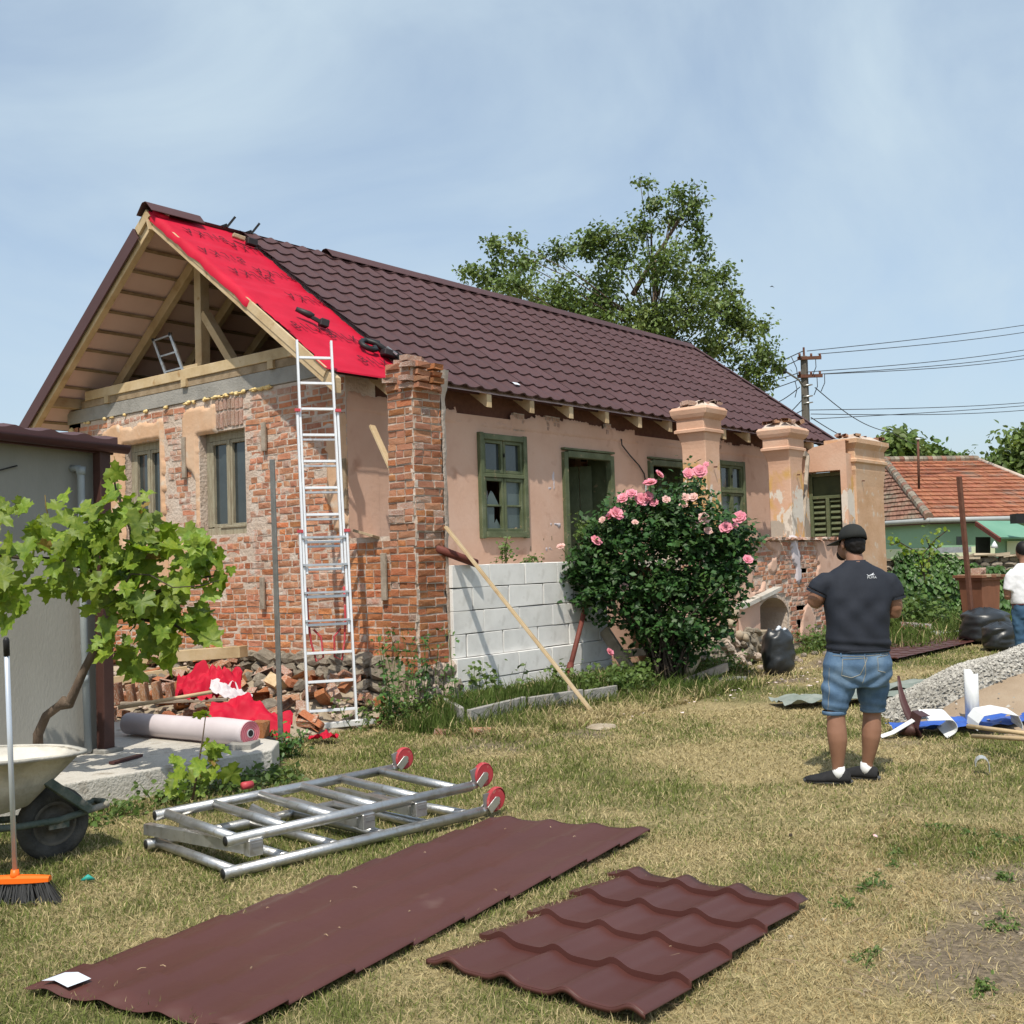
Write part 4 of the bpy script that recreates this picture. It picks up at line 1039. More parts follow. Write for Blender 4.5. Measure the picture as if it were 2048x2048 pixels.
for i in range(nr + 1):
    t = .20 + i * step
    if t > Ltot - .08: break
    hw = .235 if t < .95 else (.207 if t < 1.6 and t < 1.55 else .178)
    if t < .95: k = 0
    elif t < 1.55: k = 1
    else: k = 2
    hw = secs[k][2]; o = secs[k][3] * .3
    c = bc + ax * t + back * o
    bevel(part_beam('rung', 'white_alu', lad, c - rd * (hw - .012), c + rd * (hw - .012), .028, .028, ax), .003)
    if .95 < t < 1.98: 
        c = bc + ax * (t + .035) + back * (secs[0][3] - .03); part_beam('rung', 'alu', lad, c - rd * .22, c + rd * .22, .024, .02, ax)
    if 1.6 < t < 3.2:
        c = bc + ax * (t - .045) + back * .045; part_beam('rung', 'alu', lad, c - rd * .195, c + rd * .195, .024, .02, ax)
for t, hw in ((1.98, .235), (3.25, .207)):
    for s in (-1, 1): part_beam('guide_clip', 'red_plastic', lad, bc + ax * t + rd * (s * hw - .03) - back * .03, bc + ax * t + rd * (s * hw + .03) - back * .03, .02, .03, ax)
bar = part_beam('stabiliser_bar', 'white_alu', lad, bc - rd * .42 + Vector((0, 0, .045)), bc + rd * .42 + Vector((0, 0, .07)), .07, .055); bevel(bar, .004)
for s, z in ((-1, .045), (1, .07)): bevel(part_beam('end_cap', 'red_plastic', lad, bc + rd * s * .42 + Vector((0, 0, z)), bc + rd * s * .475 + Vector((0, 0, z)), .078, .052), .006)
for s in (-1, 1):
    p0 = bc + ax * 1.42 + rd * s * .185 + back * .05
    pts = [p0, p0 - ax * .30, p0 - ax * .55 - rd * s * .02, p0 - ax * .74 - rd * s * .06 - back * .03, p0 - ax * .70 - rd * s * .13 - back * .02, p0 - ax * .5 - rd * s * .12, p0 - ax * .42 - rd * s * .05]
    part_tube('strap', 'red_plastic', lad, pts, .011, 5)

# small ladder standing inside the attic
l2 = thing('attic_ladder', 'short grey aluminium ladder end poking out of the open attic', 'ladder', (.14, 3.5, 4.0))
a, b = Vector((.12, 3.87, 4.70)), Vector((.12, 3.49, 4.72)); a0, b0 = Vector((.14, 3.52, 4.02)), Vector((.14, 3.14, 4.02))
for p, q_ in ((a, a0), (b, b0)): part_beam('rail', 'alu', l2, p, q_, .022, .04)
for t in (.02, .36, .68): part_beam('rung', 'alu', l2, a.lerp(a0, t), b.lerp(b0, t), .022, .022)
for p in (a, b): part_box('cap', 'black', l2, p, (.04, .035, .04))

# ================================================================== GREY OUTBUILDING on the left
gb = thing('grey_outbuilding', 'low grey rendered outbuilding with dark brown metal roof edge at the left border', 'outbuilding', (-5, -1.2, .2))
gdir = Vector((-1, -.02, 0)).normalized(); gn = Vector((gdir.y, -gdir.x, 0)); gn = gn if gn.y < 0 else -gn
c0 = Vector((-3.49, -.97, 0))
def gp(u, o, z): return c0 + gdir * u + gn * o + Vector((0, 0, z))
mb = MB()
vs = [gp(0, 0, .19), gp(4.2, 0, .19), gp(4.2, 0, 2.80), gp(0, 0, 2.64), gp(0, -2.6, .19), gp(4.2, -2.6, .19), gp(4.2, -2.6, 2.9), gp(0, -2.6, 2.9)]
mb.add(vs, [(0, 1, 2, 3), (4, 7, 6, 5), (0, 3, 7, 4), (1, 5, 6, 2), (3, 2, 6, 7)])
put('wall', mb, 'grey_render', gb)
# roof: metal tiles seen edge on
mb = MB(); P = []
for j, (o, dz) in enumerate(((.17, .0), (.17, .045), (.14, .05), (.0, .075), (-1.2, .16), (-2.8, .28))):
    P.append([gp(.0 + u * .035, o, 2.60 + .043 * u * .035 + dz + (wave(u * .035) * .8 if j else 0)) for u in range(125)])
mb.grid(P); put('roof', mb, 'roof', gb, smooth=False)
bevel(part_beam('fascia_board', 'dark_brown', gb, gp(.0, .10, 2.585), gp(4.2, .10, 2.585 + .18), .03, .10), .004)
part_beam('soffit', 'dark_brown', gb, gp(.0, .045, 2.59), gp(4.2, .045, 2.77), .08, .02)
# gutter, half round
mb = MB(); P = []
for j in range(9):
    a = math.pi + math.pi * j / 8
    P.append([gp(-.08, .175 + .055 * math.cos(a), 2.605 + .062 * math.sin(a)), gp(4.2, .175 + .055 * math.cos(a), 2.785 + .062 * math.sin(a))])
mb.grid(P); g_ = put('gutter', mb, 'dark_brown', gb, smooth=True); so_ = g_.modifiers.new('t', 'SOLIDIFY'); so_.thickness = .004
mb = MB(); k = 10; vs = [gp(-.08, .175 + .055 * math.cos(math.pi + math.pi * j / k), 2.605 + .062 * math.sin(math.pi + math.pi * j / k)) for j in range(k + 1)]
mb.add(vs, [tuple(range(k + 1))]); put('gutter_end', mb, 'dark_brown', gb)
pv = part_tube('drain_pipe', 'grey_pvc', gb, [gp(.30, .0, 2.42), gp(.28, .06, 2.42), gp(.265, .075, 2.36), gp(.26, .075, 1.3), gp(.235, .075, .22)], .028, 12)
for z in (2.40, 1.62, 1.45, .78, 1.88): part_tube('pipe_collar', 'grey_pvc', gb, [gp(.262, .075, z - .03), gp(.262, .075, z + .03)], .034, 12)
part_tube('wall_cable', 'wire', gb, [gp(.75 + .12 * i, .02, 2.42 - .14 * math.sin(math.pi * i / 12)) for i in range(13)], .006, 5)
post = part_box('canopy_post', 'brown_post', gb, gp(.10, .10, 1.38), (.105, .09, 2.36), (0, 0, .19)); bevel(post, .006)
bevel(part_box('post_foot', 'concrete', gb, gp(.10, .12, .215), (.19, .16, .03), (0, 0, .19)), .005)
# dark slat lying on the slab
bevel(put('metal_offcut', MB().box((-3.75, -1.62, .215), (.33, .05, .02), (0, 0, .35)), 'dark_brown', label='thin dark brown metal offcut lying on the concrete slab', cat='offcut'), .003)

# ================================================================== GRAPEVINE
LEAFV = []
def leaf_shape(seed):
    q = random.Random(seed)
    # five lobed, toothed outline, base notch at the origin
    key = [(0, .06), (-.16, -.10), (-.42, -.02), (-.50, .20), (-.36, .30), (-.56, .52), (-.40, .60), (-.22, .58), (-.16, .82), (0, 1.02)]
    pts = []
    for i, (x, y) in enumerate(key):
        pts.append((x + q.uniform(-.03, .03), y + q.uniform(-.03, .03)))
    out_ = []
    for i in range(len(pts) - 1):
        a, b = pts[i], pts[i + 1]; out_.append(a)
        mx_, my_ = (a[0] + b[0]) / 2, (a[1] + b[1]) / 2; l = math.hypot(mx_, my_ - .4) or 1
        out_.append((mx_ * (1 - .07), my_ + (.4 - my_) * .07))
    out_.append(pts[-1])
    left = out_; right = [(-x, y) for x, y in reversed(out_[1:-1])]
    ol = left + right; k = len(ol)
    fold = q.uniform(.10, .35); cup = q.uniform(-.25, .35)
    def zz(x, y): return fold * abs(x) - cup * (y - .4) ** 2 + .05 * math.sin(9 * x + 7 * y + seed)
    vs = [(x, y, zz(x, y)) for x, y in ol]; c = (0, .42, zz(0, .42) - .02)
    vs.append(c)
    return vs, [(i, (i + 1) % k, k) for i in range(k)]
LEAFV = [leaf_shape(i) for i in range(8)]
LDAT = {}
def leaf_data(i, mat):
    if (i, mat) not in LDAT:
        me = MB().add(*LEAFV[i]).mesh('leaf', True); me.materials.append(MT[mat]); LDAT[(i, mat)] = me
    return LDAT[(i, mat)]
def pix(x, y, d):     # camera-plane helper used once to size foliage masses: world point at a depth
    v = CR * ((x - 1024) / 2230) - CU * ((y - 1024) / 2230) + CF
    return CP + v * d
def vine(label, blobs, wood, canes, nleaf, cap, size, base, group=None):
    t = thing('grapevine', label, 'grapevine', base, group)
    for pts, r_ in wood: part_tube('trunk', 'bark', t, pts, r_, 9)
    for pts, r_ in canes: part_tube('cane', 'bark_dark' if len(pts) > 3 else 'vine_tip', t, pts, r_, 5)
    q = random.Random(5); tot = sum(b[2] * b[3] for b in blobs); L_ = []
    for (px_, py_, rx, ry, d, dd) in blobs:
        k = int(nleaf * rx * ry / tot)
        for i in range(k):
            a = q.uniform(0, 2 * math.pi); rr = math.sqrt(q.random())
            p = pix(px_ + rx * rr * math.cos(a), py_ + ry * rr * math.sin(a), d + q.uniform(-dd, dd) * math.sqrt(max(.05, 1 - rr * rr)))
            L_.append((p, (p - CP).dot(CF)))
    L_.sort(key=lambda t_: t_[1])
    mb = MB()
    for i, (p, dd) in enumerate(L_):
        # leaves face outwards and up towards the light, tips hanging
        nrm = (SUN * .7 - CF * .55 + Vector((q.gauss(0, .6), q.gauss(0, .6), q.gauss(0, .5)))).normalized()
        tip = Vector((q.gauss(0, .7), q.gauss(0, .7), -1.0)); tip = (tip - nrm * tip.dot(nrm)).normalized()
        X = tip.cross(nrm).normalized(); m = Matrix((X, tip, nrm)).transposed(); s = size * q.uniform(.45, 1.3)
        j = q.randrange(8); mat = 'vine_tip' if q.random() < .02 else 'vine_leaf'
        if i < cap:
            link('leaf', leaf_data(j, mat), None, t, p, rot=m.to_quaternion(), scale=(s, s, s))
        else:
            vs, fs = LEAFV[j]; mb.add([m @ (Vector(v) * s) + p for v in vs], fs, q.random())
    if mb.v: put('foliage', mb, 'vine_leaf', t, smooth=True, kind='stuff')
    return t
vb = gp(.85, .30, .19)
trunk = [pix(76, 1500, 7.75), pix(76, 1468, 7.75), pix(92, 1432, 7.7), pix(118, 1412, 7.65), pix(137, 1408, 7.62), pix(152, 1376, 7.6), pix(170, 1336, 7.6), pix(196, 1285, 7.6), pix(215, 1240, 7.6), pix(240, 1200, 7.6)]
knot = [pix(112, 1416, 7.65), pix(128, 1404, 7.6), pix(140, 1412, 7.6)]
blobs = [(60, 1090, 130, 95, 7.6, .35), (15, 1180, 50, 55, 7.4, .2), (110, 1030, 55, 60, 7.6, .25), (165, 1140, 60, 50, 7.6, .25), (150, 1110, 110, 70, 7.5, .3),
         (240, 1010, 52, 55, 7.6, .25), (222, 968, 26, 40, 7.6, .15), (275, 1080, 85, 75, 7.5, .35), (360, 1120, 70, 70, 7.5, .3), (425, 1140, 42, 70, 7.5, .2), (320, 1180, 110, 90, 7.5, .4),
         (235, 1180, 60, 70, 7.6, .3), (270, 1270, 80, 62, 7.6, .35), (350, 1250, 55, 55, 7.6, .2), (225, 1300, 42, 28, 7.55, .15), (285, 1045, 36, 62, 7.55, .25), (300, 1300, 40, 28, 7.6, .15), (395, 1235, 30, 60, 7.5, .15), (200, 1060, 45, 40, 7.6, .2)]
W1 = [(trunk, [.036, .034, .031, .030, .038, .030, .028, .026, .025, .022]), (knot, [.022, .042, .022])]
W2 = [([pix(232, 1215, 7.6), pix(215, 1175, 7.6), pix(185, 1140, 7.6), pix(120, 1120, 7.6), pix(40, 1115, 7.6), pix(-60, 1105, 7.6)], [.024, .022, .02, .018, .014, .01]),
      ([pix(235, 1205, 7.6), pix(265, 1130, 7.6), pix(262, 1060, 7.6), pix(232, 980, 7.6), pix(222, 925, 7.6)], [.022, .018, .014, .008, .003]),
      ([pix(240, 1205, 7.6), pix(300, 1190, 7.55), pix(370, 1160, 7.5), pix(440, 1150, 7.5)], [.02, .015, .01, .005]),
      ([pix(240, 1205, 7.6), pix(290, 1240, 7.6), pix(350, 1250, 7.6), pix(380, 1270, 7.6)], [.02, .014, .01, .006]),
      ([pix(250, 1170, 7.4), pix(262, 1148, 7.3), pix(300, 1150, 7.25), pix(345, 1175, 7.2), pix(400, 1172, 7.2), pix(440, 1160, 7.2)], [.006, .006, .005, .004, .004, .002]),
      ([pix(100, 1045, 7.6), pix(92, 1015, 7.6), pix(90, 990, 7.6)], [.004, .004, .003]), ([pix(240, 960, 7.6), pix(232, 930, 7.6), pix(228, 912, 7.6)], [.004, .004, .002])]
vine('old grapevine with twisted trunk and bright green leaves in front of the grey outbuilding', blobs, W1, W2, 395, 285, .152, vb)
# young vine shoot in front of the slab
blobs2 = [(375, 1545, 45, 45, 7.3, .12), (410, 1500, 30, 60, 7.3, .1), (345, 1555, 28, 25, 7.3, .1), (400, 1440, 24, 22, 7.3, .08), (430, 1545, 26, 30, 7.3, .08)]
vine('small young vine shoot growing at the front edge of the concrete slab', blobs2, [([pix(385, 1600, 7.3), pix(395, 1540, 7.3), pix(405, 1480, 7.3), pix(412, 1425, 7.3)], [.008, .007, .005, .003])], [], 27, 27, .12, (pix(385, 1600, 7.3).x, pix(385, 1600, 7.3).y, 0))

# ================================================================== WHEELBARROW
wb = thing('wheelbarrow', 'cement splashed metal wheelbarrow with green frame and black wheel at the left border', 'wheelbarrow', (-5.2, -3.1, 0))
fwd = Vector((.83, -.10, 0)).normalized(); sid = Vector((-fwd.y, fwd.x, 0))     # forward points to the right of the picture
wc = Vector((-5.13, -3.12, .205))
def wp(a, s, z): return Vector((wc.x, wc.y, 0)) + fwd * a + sid * s + Vector((0, 0, z))
wh = thing_wheel = link('wheel', MB().tube([wp(0, -.05, .205), wp(0, .05, .205)], .05, 12).mesh('wheel', True), 'rim', wb)
mb = MB(); P = []
for i in range(28):
    a = 2 * math.pi * i / 28; row = []
    for j in range(10):
        b = 2 * math.pi * j / 10; r_ = .155 + .048 * math.cos(b); row.append(wp(r_ * math.cos(a), .045 * math.sin(b), .205 + r_ * math.sin(a)))
    P.append(row)
P.append(P[0]); mb.grid(P, close=True); put('tyre', mb, 'tyre', wh, smooth=True)
mb = MB(); P = []
for r_, o in ((.125, .028), (.105, .034), (.10, .012), (.055, .004), (.04, .03), (.0, .03)):
    P.append([wp(r_ * math.cos(2 * math.pi * i / 24), -o, .205 + r_ * math.sin(2 * math.pi * i / 24)) for i in range(24)])
mb.grid(P, close=True)
P = [[wp(r_ * math.cos(2 * math.pi * i / 24), o, .205 + r_ * math.sin(2 * math.pi * i / 24)) for i in range(24)] for r_, o in ((.125, .028), (.10, .012), (.0, .03))]
mb.grid(P, close=True); put('rim', mb, 'rim', wh, smooth=True)
# frame: two bent tubes from the handles forward round the wheel
for s in (-1, 1):
    part_tube('frame_tube', 'frame_green', wb, [wp(-1.1, s * .27, .42), wp(-.60, s * .22, .30), wp(-.25, s * .13, .245), wp(.0, s * .085, .232), wp(.27, s * .07, .268)], .019, 10)
    bevel(part_beam('stay', 'frame_green', wb, wp(.17, s * .09, .262), wp(-.13, s * .16, .50), .035, .05), .004)
    part_beam('axle_plate', 'frame_green', wb, wp(-.05, s * .075, .215), wp(.06, s * .075, .215), .012, .06)
part_tube('front_bar', 'frame_green', wb, [wp(.27, -.09, .27), wp(.29, 0, .275), wp(.27, .09, .27)], .019, 8)
# tray: deep pan with rolled lip
mb = MB(); P = []
def ring(a0, a1, hw, z0, z1, r_=.10, n=24):
    o = []
    for i in range(n):
        t = 2 * math.pi * i / n; cx_, sx_ = math.cos(t), math.sin(t)
        k = 4.5; x_ = abs(cx_) ** (2 / k) * (1 if cx_ >= 0 else -1); y_ = abs(sx_) ** (2 / k) * (1 if sx_ >= 0 else -1)
        u = (x_ + 1) / 2; nose = 1 - .42 * max(0, u - .55) / .45
        o.append(wp(a0 + (a1 - a0) * u, y_ * hw * nose, z0 + (z1 - z0) * u))
    return o
mb.grid([ring(-.80, .12, .36, .665, .60), ring(-.80, .13, .365, .65, .59), ring(-.79, .115, .35, .655, .595), ring(-.72, -.02, .27, .50, .47), ring(-.62, -.15, .19, .33, .35), ring(-.50, -.25, .02, .325, .345)], close=True)
P = [ring(-.80, .12, .36, .665, .60), ring(-.83, .15, .385, .668, .603), ring(-.83, .15, .385, .655, .592)]
mb.grid(P, close=True)
tr_ = put('tray', mb, 'tray', wb, smooth=True); m_ = tr_.modifiers.new('t', 'SOLIDIFY'); m_.thickness = .006

# ================================================================== BROOM standing upright
br = thing('push_broom', 'upright broom with silver blue handle and orange head with dark bristles', 'broom', (-5.66, -3.82, 0))
hb = Vector((-5.685, -3.79, .16)); ht = Vector((-5.79, -3.94, 1.30))
part_tube('handle', 'broom_metal', br, [hb, hb.lerp(ht, .93)], .0125, 12)
part_tube('grip', 'black', br, [hb.lerp(ht, .925), hb.lerp(ht, .99), hb.lerp(ht, 1.0)], [.0145, .0145, .009], 12)
bd = Vector((.62, -.78, 0)).normalized(); bn = Vector((bd.y, -bd.x, 0))
hc_ = Vector((-5.685, -3.79, .125))
part_tube('socket', 'orange_plastic', br, [hc_, hc_ + Vector((0, 0, .05))], [.026, .018], 12)
mb = MB(); P = []
for i in range(9):
    u = -.17 + .34 * i / 8; w_ = .026 * (1 - .25 * abs(u / .17) ** 3); h = .022 * (1 - .3 * abs(u / .17) ** 2)
    P.append([hc_ + bd * u + bn * a * w_ + Vector((0, 0, b * h)) for a, b in ((-1, -.6), (1, -.6), (1, .5), (.5, 1), (-.5, 1), (-1, .5))])
mb.grid(P, close=True); mb.f.append(tuple(range(6))); mb.f.append(tuple(range(len(mb.v) - 6, len(mb.v)))); put('head', mb, 'orange_plastic', br)
mb = MB(); q = random.Random(2)
for i in range(420):
    u = q.uniform(-.165, .165); v = q.uniform(-.022, .022); a = hc_ + bd * u + bn * v + Vector((0, 0, -.01))
    b = a + bd * (u * .35 + q.gauss(0, .008)) + bn * (v * .9 + q.gauss(0, .01)) + Vector((0, 0, -.105 + q.uniform(0, .02)))
    s_ = bd * .0022
    mb.add([a - s_, a + s_, b + s_, b - s_], [(0, 1, 2, 3)])
put('bristles', mb, 'bristle', br, kind='stuff')
put('plastic_scrap', MB().tube([(-5.32, -3.75, .03), (-5.30, -3.78, .045), (-5.27, -3.79, .03)], [.005, .016, .004], 6), 'turquoise', smooth=True, label='tiny turquoise plastic scrap on the grass right of the broom', cat='scrap')

# ================================================================== SCAFFOLD FRAMES (two, stacked)
def castor(parent, base, dirv, upv, mat='red_plastic'):
    """wheel beyond the tube end; dirv along the tube, upv side the wheel swings to"""
    side = dirv.cross(upv).normalized()
    c = base + dirv * .11 + upv * .055
    part_tube('castor_stem', 'alu', parent, [base - dirv * .02, base + dirv * .05], .022, 10)
    bevel(part_beam('castor_fork', 'alu', parent, base + dirv * .045 + side * .028, c + side * .028, .006, .055, upv), .002)
    bevel(part_beam('castor_fork', 'alu', parent, base + dirv * .045 - side * .028, c - side * .028, .006, .055, upv), .002)
    part_beam('castor_brake', 'alu_dark', parent, base + dirv * .05 + upv * .02, base + dirv * .03 + upv * .10, .05, .012, side)
    whl = part_tube('castor_wheel', mat, parent, [c - side * .019, c + side * .019], .066, 24, smooth=False)
    mb = MB(); P = []
    for i in range(24):
        a = 2 * math.pi * i / 24; e = dirv * math.cos(a) + upv * math.sin(a)
        P.append([c + e * .068 - side * .021, c + e * .074 - side * .012, c + e * .074 + side * .012, c + e * .068 + side * .021])
    P.append(P[0]); mb.grid(P); put('tread', mb, 'red_plastic', whl, smooth=True)
    put('hub', MB().tube([c - side * .03, c + side * .03], .018, 10), 'alu', whl)
def scaffold(label, p0, p1, p2, p3, n, wheels, upv, flip, skip=()):
    """p0 near-front, p1 far-front, p2 near-back, p3 far-back corner of the tubes"""
    t = thing('scaffold_frame', label, 'scaffold frame', p0, 'aluminium scaffold frames lying on the grass')
    d = (p1 - p0).normalized()
    for a, b in ((p0, p1), (p2, p3)):
        part_tube('standard', 'alu', t, [a, b], .030, 16)
        part_tube('tube_mouth', 'black', t, [a - d * .001, a + d * .02], .025, 12)
    for i in range(n):
        u = .04 + (.90) * i / (n - 1)
        a = p0.lerp(p1, u); b = p2.lerp(p3, u)
        part_tube('rung', 'alu', t, [a, b], .027, 12)
    for k, (p, dr_) in enumerate(((p1, d), (p3, (p3 - p2).normalized()))):
        if k in wheels: castor(t, p, dr_, upv[k])
    return t
A0 = Vector((-4.86, -4.33, .205)); A1 = Vector((-3.20, -4.53, .215)); A2 = Vector((-4.71, -3.47, .205)); A3 = Vector((-3.03, -3.67, .215))
t1 = scaffold('upper silver scaffold frame of the pair, with two red castors at its far end', A0, A1, A2, A3, 6, (0, 1), [Vector((0, 0, 1)), Vector((0, 0, 1))], 1)
B0 = Vector((-4.90, -4.36, .055)); B1 = Vector((-3.14, -4.56, .055)); B2 = Vector((-4.77, -3.47, .055)); B3 = Vector((-3.1, -3.66, .055))
t2 = scaffold('lower silver scaffold frame lying flat on the grass under the other frame', B0, B1, B2, B3, 6, (0,), [Vector((.2, 0, 1)), Vector((0, 0, 1))], 1)
for u in (.10, .52, .74):
    a = A0.lerp(A1, u); b = B0.lerp(B1, u); c = (a + b) / 2
    bevel(part_box('hinge_bracket', 'alu', t1, c + Vector((0, .0, .02)), (.085, .05, .085), (0, 0, -.12)), .004)
    part_box('hinge_slot', 'alu_dark', t1, c + Vector((0, -.027, .035)), (.06, .004, .022), (0, 0, -.12))
    part_beam('folding_brace', 'alu', t1, c, A2.lerp(A3, u) + Vector((0, 0, -.075)), .045, .055)
part_beam('folding_brace', 'alu', t1, A0.lerp(A1, .10) + Vector((0, 0, -.07)), A2.lerp(A3, .0) + Vector((-.03, .03, -.07)), .05, .06)
part_beam('folding_brace', 'alu', t1, A2.lerp(A3, .30) + Vector((0, -.15, -.03)), A2.lerp(A3, .33) + Vector((.05, -.28, -.12)), .04, .05)
put('end_cap', MB().tube([(-4.02, -3.36, .24), (-3.95, -3.37, .24)], .024, 10), 'red_plastic', t1, smooth=True)

# ================================================================== ROOF SHEETS ON THE GRASS
def ground_sheet(label, origin, U, V, width, length, flip, wk=1., st=.03, we=2.2, z=.05, sticker=False, lay_=(0, 0), mat='sheet', group=None):
    """U across the waves, V up the slope of the sheet"""
    U = U.normalized(); V = V.normalized()
    t = thing('roof_tile_sheet', label, 'roof sheet', origin, group)
    o = Vector(origin)
    def fn(u, s_, h):
        w_ = .012 * (float(vn(u * 1.2, s_ * .9, 3)) - .5)
        return o + U * u + V * s_ + Vector((0, 0, h + w_ + lay_[0] * u + lay_[1] * s_))
    m = tile_sheet(width, length, fn, nseg=18, step=st, lift=0, sh=.06, wk=wk, we=we); me = m.mesh('sheet', True); edge_sharp(me, 32)
    s = link('sheet', me, mat, t); so__ = s.modifiers.new('t', 'SOLIDIFY'); so__.thickness = .002
    return t, fn
o1 = (-5.13, -7.05, .07)
tB, fB = ground_sheet('short brown metal tile sheet with stepped waves lying nearest the viewer', (-5.17, -7.04, .022), Vector((.01, 1.0, 0)), Vector((1.0, .07, 0)), 1.02, 1.52, False, wk=.95, st=.025, we=2.8, lay_=(-.01, -.005))
o = fB
# long sheet, its steps face away: upslope end towards the viewer
tA, fA = ground_sheet('long smooth brown metal roof sheet lying across the grass with a paper label', (-2.98, -5.68, .03), Vector((-.20, .93, 0)), Vector((-1.0, -.09, 0)), 1.02, 3.06, True, wk=.55, st=.018)
put('paper_label', MB().grid([[fA(.96 - a * .14, 3.03 - b * .10, wave(.96 - a * .14 - .06) * .55 + .026) for b in (0, .5, 1)] for a in (0, .5, 1)]), 'paper', tA)
tF, fF = ground_sheet('dull brown roof sheet lying in the far grass behind the man', (7.2, -3.35, .06), Vector((.25, .9, 0)), Vector((1, -.02, 0)), 1.1, 3.9, True, wk=.4, st=.006)

# ================================================================== PEOPLE
class Fig:
    """local frame: r to the picture's right, f away from the viewer, u up"""
    def __init__(s, O): s.O = Vector(O); s.r = Vector((CR.x, CR.y, 0)).normalized(); s.f = Vector((CF.x, CF.y, 0)).normalized()
    def __call__(s, a, b, c): return s.O + s.r * a + s.f * b + Vector((0, 0, c))
    def ell(s, mb, c, rad_, n=14, m=10, tilt=None):
        M_ = Matrix((s.r, s.f, Vector((0, 0, 1)))).transposed(); vs = []; fs = []
        T = Euler(tilt).to_matrix() if tilt else Matrix.Identity(3); C_ = s(*c)
        for i in range(m + 1):
            th = math.pi * i / m
            for j in range(n):
                ph = 2 * math.pi * j / n
                vs.append(C_ + M_ @ (T @ Vector((rad_[0] * math.sin(th) * math.cos(ph), rad_[1] * math.sin(th) * math.sin(ph), rad_[2] * math.cos(th)))))
        for i in range(m):
            for j in range(n): fs.append((i * n + j, (i + 1) * n + j, (i + 1) * n + (j + 1) % n, i * n + (j + 1) % n))
        mb.add(vs, fs)
    def limb(s, mb, pts, rr, ell=1., n=14): mb.tube([s(*p) for p in pts], rr, n, ell=(ell, s.r) if ell != 1 else None)
def loft(F_, rings, n=28):
    """rings: (z, centre r, centre f, half width, half depth)"""
    mb = MB(); P = []
    for z, cr_, cf_, a, b in rings:
        row = []
        for j in range(n):
            t = 2 * math.pi * j / n; c, s_ = math.cos(t), math.sin(t); k = 2.5
            x = abs(c) ** (2 / k) * (1 if c >= 0 else -1); y = abs(s_) ** (2 / k) * (1 if s_ >= 0 else -1)
            row.append(F_(cr_ + a * x, cf_ + b * y, z))
        P.append(row)
    mb.grid(P, close=True); k = n; mb.f.append(tuple(range(k - 1, -1, -1))); mb.f.append(tuple(len(mb.v) - k + i for i in range(k)))
    return mb
F = Fig((-.985, -6.10, 0.0))
man = thing('person', 'man seen from behind in dark polo shirt, denim shorts and black cap', 'person', F(0, 0, 0))
# skin: one continuous body
b = MB()
F.ell(b, (.028, .055, 1.648), (.072, .090, .100), tilt=(-.35, 0, 0))           # skull, bowed forward
F.ell(b, (-.008, .115, 1.590), (.050, .058, .062))                             # jaw and cheek turned left
F.limb(b, [(.035, .00, 1.43), (.034, .015, 1.50), (.028, .04, 1.59)], [.070, .060, .056])
b.add(*(lambda m: (m.v, m.f))(loft(F, [(.88, .015, .0, .13, .08), (1.0, .02, .0, .14, .085), (1.2, .03, .0, .15, .08), (1.36, .03, .0, .13, .06), (1.44, .035, .0, .06, .05)])))
F.limb(b, [(-.13, .0, 1.38), (-.195, .01, 1.345), (-.232, .015, 1.29), (-.246, .02, 1.255)], [.045, .058, .058, .054]); F.limb(b, [(-.243, .015, 1.275), (-.252, .02, 1.255), (-.228, .09, 1.245), (-.15, .22, 1.265), (-.06, .30, 1.28)], [.052, .054, .054, .038, .027])
F.limb(b, [(.19, .0, 1.38), (.255, .01, 1.32), (.283, .015, 1.23), (.290, .02, 1.175)], [.045, .058, .058, .054]); F.limb(b, [(.288, .015, 1.195), (.290, .02, 1.165), (.262, .08, 1.165), (.19, .19, 1.215), (.08, .29, 1.27)], [.052, .055, .055, .040, .027])
# hands with fingers, hidden in front of the chest, holding a phone
for s_, bx, by, bz_ in ((-1, -.04, .315, 1.285), (1, .06, .305, 1.275)):
    F.ell(b, (bx, by, bz_ + .01), (.036, .030, .046))
    for i in range(4):
        x_ = bx - s_ * (-.02 + .014 * i) * .8; L_ = (.052, .06, .056, .044)[i]
        F.limb(b, [(x_, by + .01, bz_ + .04), (x_ - s_ * .012, by + .03, bz_ + .05 + L_ * .5), (x_ - s_ * .028, by + .02, bz_ + .05 + L_ * .8)], [.010, .009, .007], n=8)
    F.limb(b, [(bx - s_ * .01, by - .01, bz_), (bx - s_ * .035, by - .02, bz_ + .03), (bx - s_ * .04, by - .01, bz_ + .06)], [.013, .011, .008], n=8)
# legs
F.limb(b, [(-.07, .0, .90), (-.095, .005, .70), (-.140, .01, .52), (-.150, .0, .46), (-.152, -.006, .41), (-.152, -.010, .36), (-.150, -.012, .31), (-.150, -.009, .26), (-.150, -.005, .20), (-.152, .0, .13), (-.150, .0, .055)], [.07, .075, .066, .062, .064, .068, .066, .059, .049, .040, .040])
F.limb(b, [(.10, .04, .90), (.12, .06, .70), (.125, .085, .52), (.124, .095, .46), (.120, .090, .41), (.115, .086, .36), (.109, .086, .31), (.103, .092, .26), (.096, .10, .20), (.086, .115, .13), (.080, .12, .055)], [.07, .075, .066, .062, .063, .067, .065, .058, .048, .039, .039])
body = remeshed('body', b, 'skin', man, voxel=.008, smooth=9)
